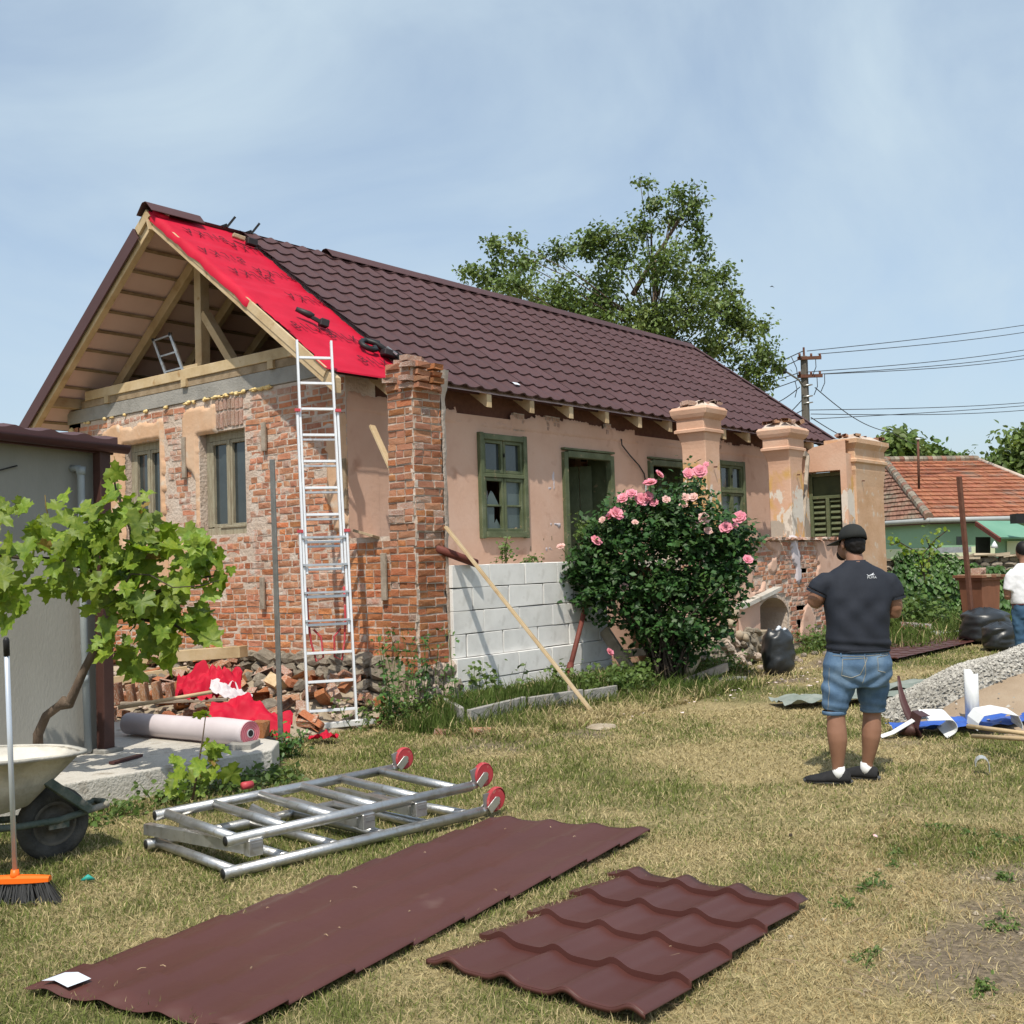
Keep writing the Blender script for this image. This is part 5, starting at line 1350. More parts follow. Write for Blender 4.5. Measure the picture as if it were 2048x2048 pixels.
# ear, beard shade, hair
e = MB(); F.ell(e, (-.044, .030, 1.628), (.012, .020, .033), n=10, m=8); put('ear', e, 'skin', man, smooth=True)
h_ = MB(); F.ell(h_, (.036, .030, 1.645), (.076, .084, .094), tilt=(-.3, 0, 0)); F.ell(h_, (.042, .0, 1.600), (.058, .050, .045))
remeshed('hair', h_, 'hair', man, voxel=.008, smooth=3, disp=(.010, .02))
bd_ = MB(); F.ell(bd_, (-.020, .132, 1.562), (.040, .036, .042)); put('beard', bd_, 'hair', man, smooth=True)
# cap worn forwards, low at the back
cp = MB(); P = []
for i in range(11):
    th = (math.pi / 2) * i / 10; row = []
    for j in range(28):
        ph = 2 * math.pi * j / 28
        x = .090 * math.sin(th) ** .85 * math.cos(ph); y = .108 * math.sin(th) ** .85 * math.sin(ph); z = .098 * math.cos(th) - .012 * (i == 10)
        c, s_ = math.cos(-.22), math.sin(-.22); y, z = y * c - z * s_, y * s_ + z * c
        row.append(F(.030 + x, .042 + y, 1.668 + z + .10 * -min(0, x) * 0))
    P.append(row)
cp.grid(P, close=True); capo = put('cap', cp, 'cap', man, smooth=True); mm = capo.modifiers.new('t', 'SOLIDIFY'); mm.thickness = .004
put('cap_button', MB().tube([F(.030, .064, 1.763), F(.030, .066, 1.770)], .008, 8), 'cap', capo, smooth=True)
br_ = MB(); P = []
for i in range(9):
    a = math.pi * (.50 + .50 * i / 8)
    P.append([F(.030 + .088 * math.cos(a), .045 + .105 * math.sin(a), 1.655 + .012), F(.015 + .120 * math.cos(a), .085 + .145 * math.sin(a), 1.642), F(.004 + .132 * math.cos(a), .10 + .165 * math.sin(a), 1.630)])
br_.grid(P); bo = put('cap_peak', br_, 'cap', capo, smooth=True); mm = bo.modifiers.new('t', 'SOLIDIFY'); mm.thickness = .005
# shirt
s = loft(F, [(.905, .022, .0, .205, .150), (.93, .022, .0, .212, .155), (1.0, .022, -.005, .210, .155), (1.08, .022, -.005, .210, .150), (1.18, .026, -.005, .218, .143), (1.27, .032, -.003, .228, .134), (1.34, .036, .0, .228, .118), (1.385, .038, .002, .228, .104), (1.42, .038, .005, .212, .094), (1.455, .038, .010, .172, .084), (1.485, .036, .015, .112, .076), (1.515, .034, .020, .072, .062)])
F.limb(s, [(-.12, .0, 1.37), (-.180, .008, 1.37), (-.212, .012, 1.345), (-.233, .016, 1.31)], [.072, .080, .079, .078]); F.limb(s, [(.20, .0, 1.37), (.246, .005, 1.36), (.270, .01, 1.32), (.285, .015, 1.262)], [.072, .080, .079, .077])
sh = remeshed('polo_shirt', s, 'shirt', man, voxel=.009, smooth=8)
for v in sh.data.vertices:      # soft drape: long folds from the arms to the waist
    co = v.co - F(0, 0, 0); r_ = co.dot(F.r); z_ = co.z; n = v.normal
    k = math.exp(-((z_ - 1.08) / .2) ** 2)
    d_ = .004 * math.sin(z_ * 34 + r_ * 26 + 2 * math.sin(r_ * 9)) * k + .005 * math.sin(r_ * 30 - z_ * 14 + 1.5 * math.sin(z_ * 13)) * math.exp(-((z_ - 1.18) / .16) ** 2) + .006 * math.sin(z_ * 85 + r_ * 9) * math.exp(-((z_ - .95) / .045) ** 2)
    v.co += n * d_
for (a, b_) in (((-.232, .016, 1.312), (-.240, .018, 1.296)), ((.284, .015, 1.264), (.287, .015, 1.246))):
    put('cuff', MB().tube([F(*a), F(*b_)], [.079, .079], 20, caps=False), 'shirt', sh, smooth=True)
col_ = MB(); P = []
for i in range(25):
    a = 2 * math.pi * i / 24
    P.append([F(.036 + .078 * math.cos(a), .018 + .070 * math.sin(a), 1.478), F(.034 + .070 * math.cos(a), .024 + .064 * math.sin(a), 1.522), F(.034 + .066 * math.cos(a), .024 + .060 * math.sin(a), 1.522)])
col_.grid(P); put('collar', col_, 'shirt', sh, smooth=True)
put('hem', loft(F, [(.900, .022, .0, .208, .153), (.916, .022, .0, .210, .155)]), 'shirt', sh, smooth=True)
# small white print between the shoulders: leaping cat over letters
from mathutils.bvhtree import BVHTree
def bvh(o):
    me = o.data
    return BVHTree.FromPolygons([tuple(v.co) for v in me.vertices], [tuple(p.vertices) for p in me.polygons])
def stick(tree, F_, pts, out=.003, dirf=1):
    o_ = []
    for r_, z in pts:
        h = tree.ray_cast(F_(r_, -dirf * .8, z), F_.f * dirf)
        o_.append((h[0] - F_.f * dirf * out) if h[0] is not None else None)
    return o_
tb = bvh(sh)
pm = MB()
def patch(mb, tree, pts, out=.003):
    v = stick(tree, F, pts, out)
    if all(x is not None for x in v): mb.add(v, [tuple(range(len(v)))])
cx0, cz0 = .105, 1.420
def cat(u, v): return (cx0 + u * .020, cz0 + v * .013)
for poly_ in ([(-1, -.6), (-.6, -.1), (0, .2), (.6, .75), (1, 1.1), (.8, .4), (.4, -.1), (-.2, -.3)], [(-1, -.6), (-1.3, -.2), (-1.5, .3), (-1.35, .3), (-1.1, -.1), (-.8, -.3)], [(.4, -.1), (.8, .0), (1.1, .3), (1.15, .15), (.9, -.25), (.4, -.35)]):
    patch(pm, tb, [cat(*p) for p in poly_])
put('shirt_logo', pm, 'print_white', sh)
lg = flat_text('PUMA', .024, .0002); lg.materials.append(MT['print_white'])
p_ = stick(tb, F, [(cx0, cz0 - .018)], .006)[0]
if p_ is not None: link('shirt_lettering', lg, None, sh, p_, rot=Matrix((F.r, Vector((0, 0, 1)), -F.f)).transposed().to_quaternion())
# denim shorts
s = loft(F, [(.66, .012, .020, .200, .130), (.74, .012, .012, .228, .150), (.82, .012, .0, .230, .155), (.90, .015, .0, .205, .142), (.945, .018, .0, .190, .130)])
F.limb(s, [(-.100, .01, .74), (-.135, .01, .62), (-.158, .01, .50)], [.118, .105, .082]); F.limb(s, [(.12, .04, .74), (.130, .07, .62), (.130, .09, .50)], [.118, .105, .086])
shs = remeshed('denim_shorts', s, 'denim', man, voxel=.009, smooth=4)
for v in shs.data.vertices:
    co = v.co - F(0, 0, 0); r_ = co.dot(F.r); z_ = co.z
    v.co += v.normal * (.006 * math.sin(z_ * 48 - abs(r_ - .01) * 42 + 1.7 * math.sin(z_ * 17)) * math.exp(-((z_ - .66) / .12) ** 2) + .004 * math.sin(z_ * 90 + r_ * 20) * math.exp(-((z_ - .53) / .05) ** 2))
ts = bvh(shs)
for (cx_, cy_, r0) in ((-.158, .01, .080), (.130, .09, .084)):
    P = [[F(cx_ + r0 * k * math.cos(2 * math.pi * i / 24), cy_ + r0 * k * math.sin(2 * math.pi * i / 24), z) for i in range(25)] for k, z in ((.94, .478), (1.01, .482), (1.02, .500), (.97, .505))]
    put('hem', MB().grid(P), 'denim', shs, smooth=True)
def seam(pts, w_=.0035, mat='stitch', name='stitching', n=14):
    mb = MB(); line = []
    for (a, b_) in zip(pts, pts[1:]):
        for i in range(n): line.append((a[0] + (b_[0] - a[0]) * i / n, a[1] + (b_[1] - a[1]) * i / n))
    line.append(pts[-1]); v = [x for x in stick(ts, F, line, .002) if x is not None]
    if len(v) > 2: put(name, MB().tube(v, w_ / 2, 4), mat, shs)
seam([(-.175, .885), (.0, .880), (.195, .890)]); seam([(-.125, .862), (.035, .868)]); seam([(-.125, .862), (-.135, .755), (-.075, .738), (-.015, .758), (.035, .868)])
seam([(.015, .88), (.018, .82), (.02, .76), (.0, .70)]); seam([(.105, .870), (.19, .880)]); seam([(.105, .870), (.105, .78), (.16, .765)])
for x_ in (-.13, .02, .13): seam([(x_, .915), (x_, .875)], .012, 'denim', 'belt_loop')
seam([(-.200, .80), (-.205, .68), (-.215, .52)], .003)
# socks and shoes
def shoe(ankle, toe_dir, name='shoe'):
    d = Vector(toe_dir).normalized(); sd_ = Vector((-d.y, d.x, 0)); c = Vector(ankle)
    def q_(a, s_, z): return c + d * a + sd_ * s_ + Vector((0, 0, z))
    o_ = MB(); P = []
    for a, w_, z in ((-.078, .022, .065), (-.068, .038, .088), (-.03, .045, .095), (.02, .046, .094), (.07, .050, .084), (.12, .053, .068), (.17, .050, .056), (.205, .040, .048), (.228, .018, .038)):
        P.append([q_(a, w_ * math.cos(t) * (1 if True else 1), .018 + max(0, math.sin(t)) * (z - .018) if math.sin(t) > 0 else .018) for t in [2 * math.pi * k / 16 for k in range(16)]])
    o_.grid(P, close=True); o_.f.append(tuple(range(16))); o_.f.append(tuple(range(len(o_.v) - 16, len(o_.v))))
    s1 = put(name, o_, 'shoe', man, smooth=True)
    so2 = MB(); P = []
    for z, k in ((.0, .97), (.012, 1.04), (.028, 1.03), (.030, .95)):
        P.append([q_(.072 + .160 * k * math.cos(t), (.046 + .010 * math.cos(t)) * k * math.sin(t), z) for t in [2 * math.pi * i / 28 for i in range(28)]])
    so2.grid(P, close=True); so2.f.append(tuple(range(27, -1, -1))); so2.f.append(tuple(range(len(so2.v) - 28, len(so2.v)))); put('sole', so2, 'sole', s1, smooth=True)
    put('sock', MB().tube([c + Vector((0, 0, .04)), c + Vector((0, 0, .075)), c + Vector((0, 0, .118))], [.043, .044, .040], 16), 'sock', man, smooth=True)
td = F.r * -.93 + F.f * .36
aL = F(-.148, .0, .012); aR = F(.080, .12, .012)
shoe(aL, td); shoe(aR, F.r * -.80 + F.f * .6)
ph = put('phone', MB().box(F(.01, .345, 1.345), (.075, .010, .15), (-.5, 0, math.atan2(F.r.y, F.r.x))), 'black', label='black phone held in front of the chest by the man in the dark shirt', cat='phone')

# second man, cut by the right border
F2 = Fig((7.25, -4.97, -.02))
m2 = thing('person', 'man in white shirt and blue jeans half cut off by the right border', 'person', F2(0, 0, 0))
b = MB()
F2.ell(b, (.10, .05, 1.53), (.080, .10, .12)); F2.limb(b, [(.10, .0, 1.30), (.10, .02, 1.45)], [.055, .055])
b.add(*(lambda m: (m.v, m.f))(loft(F2, [(.8, .08, 0, .15, .10), (1.1, .08, 0, .16, .11), (1.3, .09, 0, .13, .07), (1.38, .10, 0, .05, .04)])))
F2.limb(b, [(-.06, .0, 1.24), (-.13, .0, 1.08), (-.14, .02, .98)], [.06, .055, .048]); F2.limb(b, [(-.14, .01, .97), (-.13, .03, .94), (-.05, .16, .98), (.02, .22, 1.02)], [.044, .048, .042, .03])
F2.limb(b, [(.28, .0, 1.24), (.34, .0, 1.08), (.36, .02, .98), (.34, .2, 1.02)], [.06, .055, .048, .035])
for x_ in (.02, .34):
    for i in range(4): F2.limb(b, [(x_ + .015 * i, .22, 1.03), (x_ + .015 * i, .28, 1.06), (x_ + .015 * i, .29, 1.09)], [.010, .009, .007], n=8)
    F2.limb(b, [(x_ - .01, .2, 1.03), (x_ - .03, .24, 1.07)], [.012, .009], n=8); F2.ell(b, (x_ + .02, .2, 1.03), (.04, .04, .03))
F2.limb(b, [(.0, 0, .85), (-.0, .0, .45), (.0, .0, .05)], [.09, .06, .04]); F2.limb(b, [(.17, 0, .85), (.2, .0, .45), (.21, .0, .05)], [.09, .06, .04])
remeshed('body', b, 'skin', m2, voxel=.013, smooth=4)
h_ = MB(); F2.ell(h_, (.10, .03, 1.56), (.084, .10, .11)); put('hair', h_, 'hair', m2, smooth=True)
s = loft(F2, [(.84, .08, .0, .175, .13), (.95, .08, .0, .185, .135), (1.1, .085, 0, .19, .13), (1.24, .09, .0, .20, .12), (1.32, .10, .0, .14, .09), (1.38, .10, .01, .08, .07)])
F2.limb(s, [(-.02, .0, 1.26), (-.08, .0, 1.20), (-.125, .0, 1.02)], [.08, .085, .078]); F2.limb(s, [(.22, .0, 1.26), (.28, .0, 1.20), (.33, .0, 1.02)], [.08, .085, .078])
remeshed('white_shirt', s, 'shirt_white', m2, voxel=.013, smooth=5, disp=(.010, .06))
s = loft(F2, [(.66, .08, .0, .16, .12), (.78, .08, .0, .172, .13), (.86, .08, .0, .160, .12)])
F2.limb(s, [(.0, 0, .75), (-.01, .0, .45), (.0, .0, .07)], [.10, .075, .065]); F2.limb(s, [(.17, 0, .75), (.2, .0, .45), (.21, .0, .07)], [.10, .075, .065])
remeshed('jeans', s, 'jeans', m2, voxel=.013, smooth=4, disp=(.03, .09))
put('belt', loft(F2, [(.832, .08, 0, .168, .127), (.862, .08, 0, .168, .127)]), 'belt', m2, smooth=True)
for x_ in (0, .21): put('shoe', MB().box(F2(x_, .05, .04), (.10, .28, .08), (0, 0, math.atan2(F2.r.y, F2.r.x))), 'shoe', m2)

# ================================================================== FOLIAGE HELPERS (numpy)
def leaf_cloud(name, parent, mat, pts, size, nrm_bias=(0, 0, .5), spread=1., seed=0, shape='oval', kind='stuff', droop=.3):
    """many small two- or four-face leaves at the given points"""
    rs = np.random.RandomState(seed); n = len(pts); pts = np.asarray(pts, float)
    b = np.array(nrm_bias); nr = rs.normal(0, spread, (n, 3)) + b; nr /= np.linalg.norm(nr, axis=1)[:, None]
    t = rs.normal(0, 1, (n, 3)) + np.array([0, 0, -droop * 2]); t -= nr * (t * nr).sum(1)[:, None]; t /= np.linalg.norm(t, axis=1)[:, None]
    s = np.cross(t, nr); sz = (size * rs.uniform(.6, 1.3, n))[:, None]
    if shape == 'oval':
        q_ = [(0, 0, 0), (-.30, .45, .06), (0, 1.0, -.05), (.30, .45, .06)]; fs0 = [(0, 1, 2, 3)]
        q_ = [(0, 0, 0), (-.32, .35, .07), (-.24, .72, .05), (0, 1.0, -.06), (.24, .72, .05), (.32, .35, .07), (0, .5, -.03)]; fs0 = [(0, 1, 6), (1, 2, 6), (2, 3, 6), (3, 4, 6), (4, 5, 6), (5, 0, 6)]
        if n > 9000: q_ = [(0, 0, 0), (-.33, .5, .08), (0, 1.0, -.04), (.33, .5, .08)]; fs0 = [(0, 1, 2), (0, 2, 3)]
    k = len(q_)
    V_ = np.zeros((n, k, 3))
    for i, (a, c, d) in enumerate(q_): V_[:, i] = pts + s * a * sz + t * c * sz + nr * d * sz
    V_ = V_.reshape(-1, 3); fs = np.array(fs0, dtype=np.int64); Fc = (fs[None] + (np.arange(n) * k)[:, None, None]).reshape(-1, fs.shape[1])
    return npmesh(name, V_, Fc, mat, parent, np.repeat(rs.rand(n), k), kind=kind)
def npmesh(name, V_, Fc, mat, parent=None, rnd=None, col=None, smooth=False, **kw):
    me = bpy.data.meshes.new(name); nf, k = Fc.shape
    me.vertices.add(len(V_)); me.vertices.foreach_set('co', np.ascontiguousarray(V_, dtype=np.float32).ravel())
    me.loops.add(nf * k); me.loops.foreach_set('vertex_index', Fc.astype(np.int32).ravel())
    me.polygons.add(nf); me.polygons.foreach_set('loop_start', (np.arange(nf) * k).astype(np.int32))
    if smooth: me.polygons.foreach_set('use_smooth', np.ones(nf, dtype=bool))
    me.update(calc_edges=True)
    if rnd is not None: a = me.attributes.new('rnd', 'FLOAT', 'POINT'); a.data.foreach_set('value', rnd.astype(np.float32))
    if col is not None: a = me.color_attributes.new('col', 'FLOAT_COLOR', 'POINT'); a.data.foreach_set('color', np.concatenate([col, np.ones((len(col), 1))], 1).astype(np.float32).ravel())
    return link(name, me, mat, parent, **kw)

# ================================================================== ROSE BUSH
RB = Vector((3.30, -1.95, .10))
rb = thing('rose_bush', 'big dark green rose bush covered in pink roses in front of the white block wall', 'rose bush', RB)
rs = np.random.RandomState(3); q = random.Random(9)
RD = 13.7
env = [(1325, 1255, 70, 35), (1255, 1190, 98, 62), (1180, 1170, 55, 45), (1350, 1230, 110, 90), (1300, 1120, 130, 85), (1400, 1130, 90, 90), (1440, 1190, 50, 60), (1230, 1090, 65, 70), (1390, 1050, 75, 70), (1470, 1110, 38, 55), (1300, 1050, 80, 55), (1245, 1025, 38, 38), (1340, 1000, 45, 40), (1430, 1060, 35, 50), (1190, 1100, 35, 55), (1380, 1270, 45, 38), (1150, 1140, 22, 40), (1340, 1280, 45, 22), (1390, 960, 12, 45), (1495, 1075, 16, 40)]
tw = []
for (ex, ey, rx, ry) in env:
    k = int(rx * ry * .017)
    for i in range(k):
        a = q.uniform(0, 6.283); rr = q.random() ** .45
        c = pix(ex + rx * rr * math.cos(a), ey + ry * rr * math.sin(a), RD + q.uniform(-1, 1) * (.62 * min(rx, ry) / 90 + .1) * math.sqrt(max(.03, 1 - rr * rr)) - .1)
        tw.append(c)
lp = []
for c in tw:     # compound leaves: five leaflets round a rib
    d = Vector((q.gauss(0, 1), q.gauss(0, 1), q.gauss(0, .5))).normalized()
    for j in range(q.randint(9, 15)): lp.append(tuple(c + d * q.uniform(-.10, .10) + Vector((q.gauss(0, .055), q.gauss(0, .055), q.gauss(0, .045)))))
leaf_cloud('foliage', rb, 'rose_leaf', lp, .084, nrm_bias=tuple(SUN * .9 + Vector((0, 0, .3))), spread=.62, seed=4)
mb = MB()
for i in range(46):
    a = q.uniform(0, 6.283); r0 = q.uniform(.02, .24)
    p0 = RB + Vector((r0 * math.cos(a), r0 * math.sin(a), -.08)); tgt = q.choice(tw); 
    m1 = p0.lerp(tgt, .45) + Vector((0, 0, .15)); m1.x = p0.x + (tgt.x - p0.x) * .35; m1.y = p0.y + (tgt.y - p0.y) * .35
    mb.tube([p0, p0.lerp(m1, .5) + Vector((q.gauss(0, .02), q.gauss(0, .02), 0)), m1, tgt], [.016, .013, .010, .005], 6)
put('stems', mb, 'bark_dark', rb, smooth=True)
FL = [(1232, 1028, 18), (1300, 968, 17), (1318, 950, 12), (1246, 998, 15), (1263, 988, 13), (1283, 1000, 17), (1297, 993, 12), (1308, 1006, 12), (1222, 1033, 16), (1400, 944, 17), (1378, 948, 14), (1412, 930, 8), (1370, 997, 13), (1387, 996, 13), (1367, 1012, 11),
      (1332, 1000, 10), (1480, 1036, 17), (1452, 1056, 15), (1387, 1054, 15), (1407, 1038, 15), (1192, 1082, 14), (1122, 1094, 10), (1495, 1120, 12), (1219, 1305, 11), (1248, 1175, 11), (1205, 1040, 9), (1416, 1062, 10), (1470, 1052, 8), (1270, 1045, 8), (1240, 1060, 7)]
def rose_flower(c, r_, mat, seed):
    q = random.Random(seed); mb = MB(); ax_ = (Vector((q.gauss(0, .35), q.gauss(0, .35), .75)) - CF * 1.0).normalized()
    X = ax_.orthogonal().normalized(); Y = ax_.cross(X)
    for ringi, (k, rr, tilt, h) in enumerate(((6, 1.0, 1.15, -.10), (6, .86, .85, .0), (5, .62, .5, .1), (4, .42, .2, .2), (3, .25, .05, .3))):
        for j in range(k):
            a = 6.283 * (j + ringi * .5) / k + q.uniform(-.2, .2); d = X * math.cos(a) + Y * math.sin(a); s_ = d.cross(ax_)
            base = c + ax_ * (h * r_ * .6); out_ = d * math.sin(tilt) + ax_ * math.cos(tilt)
            L_ = r_ * rr * q.uniform(.85, 1.1); w_ = r_ * (.55 * rr + .12)
            P = [[base + s_ * u * w_ * (.35 + .65 * t ** .6) + out_ * L_ * t + ax_ * (.10 * r_ * (t > .8) * -1 + .14 * r_ * u * u) for u in (-1, 0, 1)] for t in (0, .5, .85, 1.)]
            P[-1] = [base + s_ * u * w_ * .6 + out_ * L_ * 1.0 - ax_ * r_ * .12 for u in (-1, 0, 1)]
            mb.grid(P, q.random())
    return mb
for i, (fx, fy, fr) in enumerate(FL):
    c = pix(fx, fy, RD - .45 + q.uniform(-.1, .15)); pale = i in (12, 13, 14, 15, 18, 19, 21, 24, 25, 26, 28, 29)
    fl = put('rose_flower', rose_flower(c, fr * 11.8 / 2230, 'x', i), 'rose_pale' if pale else 'rose_petal', rb, smooth=True)
    if fy < 1060 or fx < 1140 or fx > 1470:
        c2 = pix(fx + (1310 - fx) * .25 + q.uniform(-8, 8), fy + 60, RD - .2)
        put('flower_stem', MB().tube([c, c.lerp(c2, .5) + Vector((.01, 0, 0)), c2], [.004, .005, .006], 5), 'weed', rb)
        leafp = [tuple(c.lerp(c2, q.uniform(.25, 1)) + Vector((q.gauss(0, .04), q.gauss(0, .04), q.gauss(0, .03)))) for _ in range(14)]
        leaf_cloud('flower_leaves', rb, 'rose_leaf', leafp, .06, seed=i, nrm_bias=tuple(SUN), spread=.6)
pf = MB()
for i in range(90):
    x_, y_ = (4.0 + q.gauss(0, .9), -3.0 + q.gauss(0, .35)) if i < 70 else (2.2 + q.gauss(0, .7), -2.9 + q.gauss(0, .3))
    z_ = zgf(x_, y_) + .03; a = q.uniform(0, 3.14); s_ = q.uniform(.012, .026)
    pf.add([(x_ + s_ * math.cos(a + k * 1.571), y_ + s_ * math.sin(a + k * 1.571), z_ + q.uniform(0, .012)) for k in range(4)], [(0, 1, 2, 3)], q.random())
put('fallen_petals', pf, 'petal_fallen', kind='stuff', label='pale pink rose petals scattered on the grass right of the rose bush', cat='petals')

# ================================================================== TREES
def tree(label, base, top, trunk_r, limbs, blobs, leaf, nleaf, mat='tree_leaf', group=None, seed=1, dens=1., name='broadleaf_tree'):
    t = thing(name, label, 'tree', base, group); q = random.Random(seed); base = Vector(base)
    put('trunk', MB().tube([base - Vector((0, 0, .3)), base.lerp(Vector(top), .3), base.lerp(Vector(top), .6) + Vector((.1, 0, 0)), Vector(top)], [trunk_r, trunk_r * .8, trunk_r * .55, trunk_r * .3], 9), 'bark', t, smooth=True)
    lm = MB(); pts = []
    tot = sum(b[3] ** 2 for b in blobs)
    for (x_, y_, z_, r_, sq) in blobs:
        c = Vector((x_, y_, z_)); k = max(3, int(limbs * r_ ** 2 / tot)); nl = nleaf * r_ ** 2 / tot
        j0 = base.lerp(Vector(top), min(1, max(.25, (z_ - base.z) / max(.1, top[2] - base.z) * .75)))
        lm.tube([j0, j0.lerp(c, .5) + Vector((q.gauss(0, .1), q.gauss(0, .1), .15)), c], [trunk_r * .15, trunk_r * .09, trunk_r * .04], 6)
        for i in range(k):
            d = Vector((q.gauss(0, 1), q.gauss(0, 1), q.gauss(0, 1) * sq + .1)).normalized(); e = c + Vector((d.x * r_, d.y * r_, d.z * r_ * sq)) * q.uniform(.5, 1.25)
            lm.tube([c, c.lerp(e, .5) + Vector((0, 0, .06)), e], [trunk_r * .05, trunk_r * .03, .006], 4)
            n_ = int(nl / k)
            cl = max(1, n_ // 12)
            for g_ in range(cl):
                cc = c.lerp(e, q.uniform(.15, 1.15)) + Vector((q.gauss(0, .36), q.gauss(0, .36), q.gauss(0, .30))) * r_ * .9
                for m in range(12): pts.append((cc.x + q.gauss(0, leaf * .85), cc.y + q.gauss(0, leaf * .85), cc.z + q.gauss(0, leaf * .7)))
    put('limbs', lm, 'bark', t, smooth=True)
    leaf_cloud('crown', t, mat, pts, leaf, nrm_bias=tuple(SUN * .5 + Vector((0, 0, .3))), spread=.8, seed=seed, droop=.6)
    return t
def pb(x, y, r_, d, sq=.8, dd=0):      # blob from the size it has in the view, turned into metres at its distance
    p = pix(x, y, d + dd); return (p.x, p.y, p.z, r_ * (d + dd) / 2230, sq)
D = 31.
tb_ = [pb(1290, 640, 75, D), pb(1210, 600, 60, D, dd=1), pb(1120, 600, 60, D), pb(1040, 575, 45, D, dd=-1), pb(985, 555, 36, D), pb(950, 545, 24, D), pb(1040, 530, 34, D), pb(1000, 500, 26, D), pb(1025, 480, 16, D), pb(980, 482, 9, D), pb(1110, 515, 30, D, dd=1), pb(1180, 500, 38, D),
       pb(1180, 470, 26, D), pb(1240, 510, 50, D), pb(1230, 465, 28, D), pb(1290, 450, 30, D), pb(1300, 410, 24, D), pb(1295, 372, 14, D), pb(1280, 360, 9, D), pb(1350, 385, 24, D), pb(1345, 430, 30, D), pb(1385, 410, 26, D), pb(1395, 372, 10, D), pb(1400, 450, 18, D), pb(1400, 490, 26, D),
       pb(1330, 530, 60, D, dd=-1), pb(1400, 560, 46, D), pb(1440, 545, 22, D), pb(1380, 620, 70, D, dd=-1), pb(1450, 620, 45, D), pb(1480, 660, 48, D), pb(1440, 700, 50, D), pb(1530, 710, 36, D), pb(1500, 745, 40, D), pb(1520, 775, 26, D), pb(1330, 700, 60, D), pb(1530, 650, 16, D), pb(1555, 740, 14, D), pb(1470, 585, 16, D), pb(1415, 505, 16, D), pb(1170, 640, 60, D), pb(1080, 620, 50, D)]
tbase = pix(1290, 1160, D); ttop = pix(1310, 520, D)
wt = tree('large loose crowned walnut tree rising behind the brown roof', (tbase.x, tbase.y, -.2), ttop, .18, 300, tb_, .128, 28000, seed=3, name='walnut_tree')
put('leader', MB().tube([pix(1265, 590, D), pix(1300, 530, D), pix(1340, 470, D), pix(1365, 430, D), pix(1400, 385, D)], [.08, .065, .045, .03, .015], 7), 'bark', wt, smooth=True)
D2 = 62.
for i, (lab, bl, tr) in enumerate((
    ('dark small tree just right of the last plaster pillar far away', [(1795, 890, 22), (1780, 905, 18), (1812, 905, 16), (1790, 925, 26)], 1795),
    ('light green rounded tree behind the orange tiled roof', [(1830, 925, 30), (1860, 912, 26), (1885, 925, 26), (1810, 945, 26), (1850, 945, 40), (1905, 945, 26), (1800, 965, 30)], 1855),
    ('thin green bush showing above the roof ridge between two bigger trees', [(1930, 955, 16), (1915, 960, 16), (1945, 965, 12), (1900, 965, 20)], 1925),
    ('tall dark green tree at the right border behind the orange roof', [(2030, 920, 46), (2040, 885, 20), (2060, 870, 26), (2000, 945, 42), (1985, 925, 18), (2050, 960, 60), (2090, 910, 60), (2020, 990, 50), (2120, 960, 70)], 2050))):
    d_ = D2 + i * 4; bl_ = [pb(x_, y_, r_, d_) for x_, y_, r_ in bl]; bb = pix(tr, 1120, d_); tt = pix(tr, bl[0][1], d_)
    tree(lab, (bb.x, bb.y, -.3), tt, .3, 60, bl_, .42, 3600 if i != 3 else 8000, 'tree_leaf_far' if i in (1, 2) else 'tree_leaf', 'trees beyond the orange roof', seed=20 + i)
# dark wooded strip closing the view behind the houses
pts = []
q = random.Random(77)
for i in range(16000):
    u = q.uniform(-1, 1); d_ = q.uniform(85, 100); p = CP + CF * d_ + CR * (d_ * (.30 + .45 * u)); h = 2.2 * fbm(u * 9, 3, 91, 3) + 1.2
    pts.append((p.x, p.y, q.uniform(-.3, float(h))))
leaf_cloud('far_woodland', None, 'tree_leaf', pts, .9, seed=5).update() if False else None
fw = leaf_cloud('far_woodland', None, 'tree_leaf', pts, .9, seed=5)
fw['label'] = 'low dark band of far trees and bushes along the horizon'; fw['category'] = 'woodland'

# ================================================================== POWER POLE
pt_ = pix(1608, 712, 32); pbs = pix(1618, 1110, 32)
pp = thing('power_pole', 'grey concrete power pole with cross arms, wires and a street lamp', 'power pole', (pbs.x, pbs.y, 0))
pax = (pt_ - pbs).normalized(); pbs0 = Vector((pbs.x, pbs.y, 0))
bevel(put('pole', MB().tube([pbs0, pt_], [.17, .115], 4), 'pole', pp), .02)
put('pole_pin', MB().tube([pt_, pt_ + Vector((0, 0, .25))], .03, 6), 'rust', pp)
wdir = CR * .97 + CF * .25; wdir.z = 0; wdir.normalize()
arms = []
for (y, h, L_) in ((716, .09, .55), (752, .05, .60)):
    c = pix(1612, y, 31.85); part_beam('cross_arm', 'rust', pp, c - CR * .22 + CF * .1, c + CR * L_ * .75 + CF * -.1, .08, .09)
    for k in (-.18, .15, .4): part_tube('insulator', 'rust', pp, [c + CR * k + Vector((0, 0, .03)), c + CR * k + Vector((0, 0, .13))], .035, 8)
for y in (770, 792, 805): part_tube('band', 'alu', pp, [pix(1612 + (y - 712) * .03, y, 32), pix(1612.3 + (y - 712) * .03, y + 2, 32)], .17, 8)
lampa = pix(1606, 773, 31.8)
part_tube('lamp_arm', 'steel', pp, [lampa, pix(1598, 760, 31.7), pix(1575, 745, 31.5), pix(1560, 737, 31.3)], .028, 8)
bevel(part_beam('lamp_head', 'black', pp, pix(1570, 744, 31.4), pix(1546, 732, 31.2), .20, .16), .03)
def wirep(a, b, sag, n=14):
    return [a.lerp(b, i / n) - Vector((0, 0, sag * math.sin(math.pi * i / n))) for i in range(n + 1)]
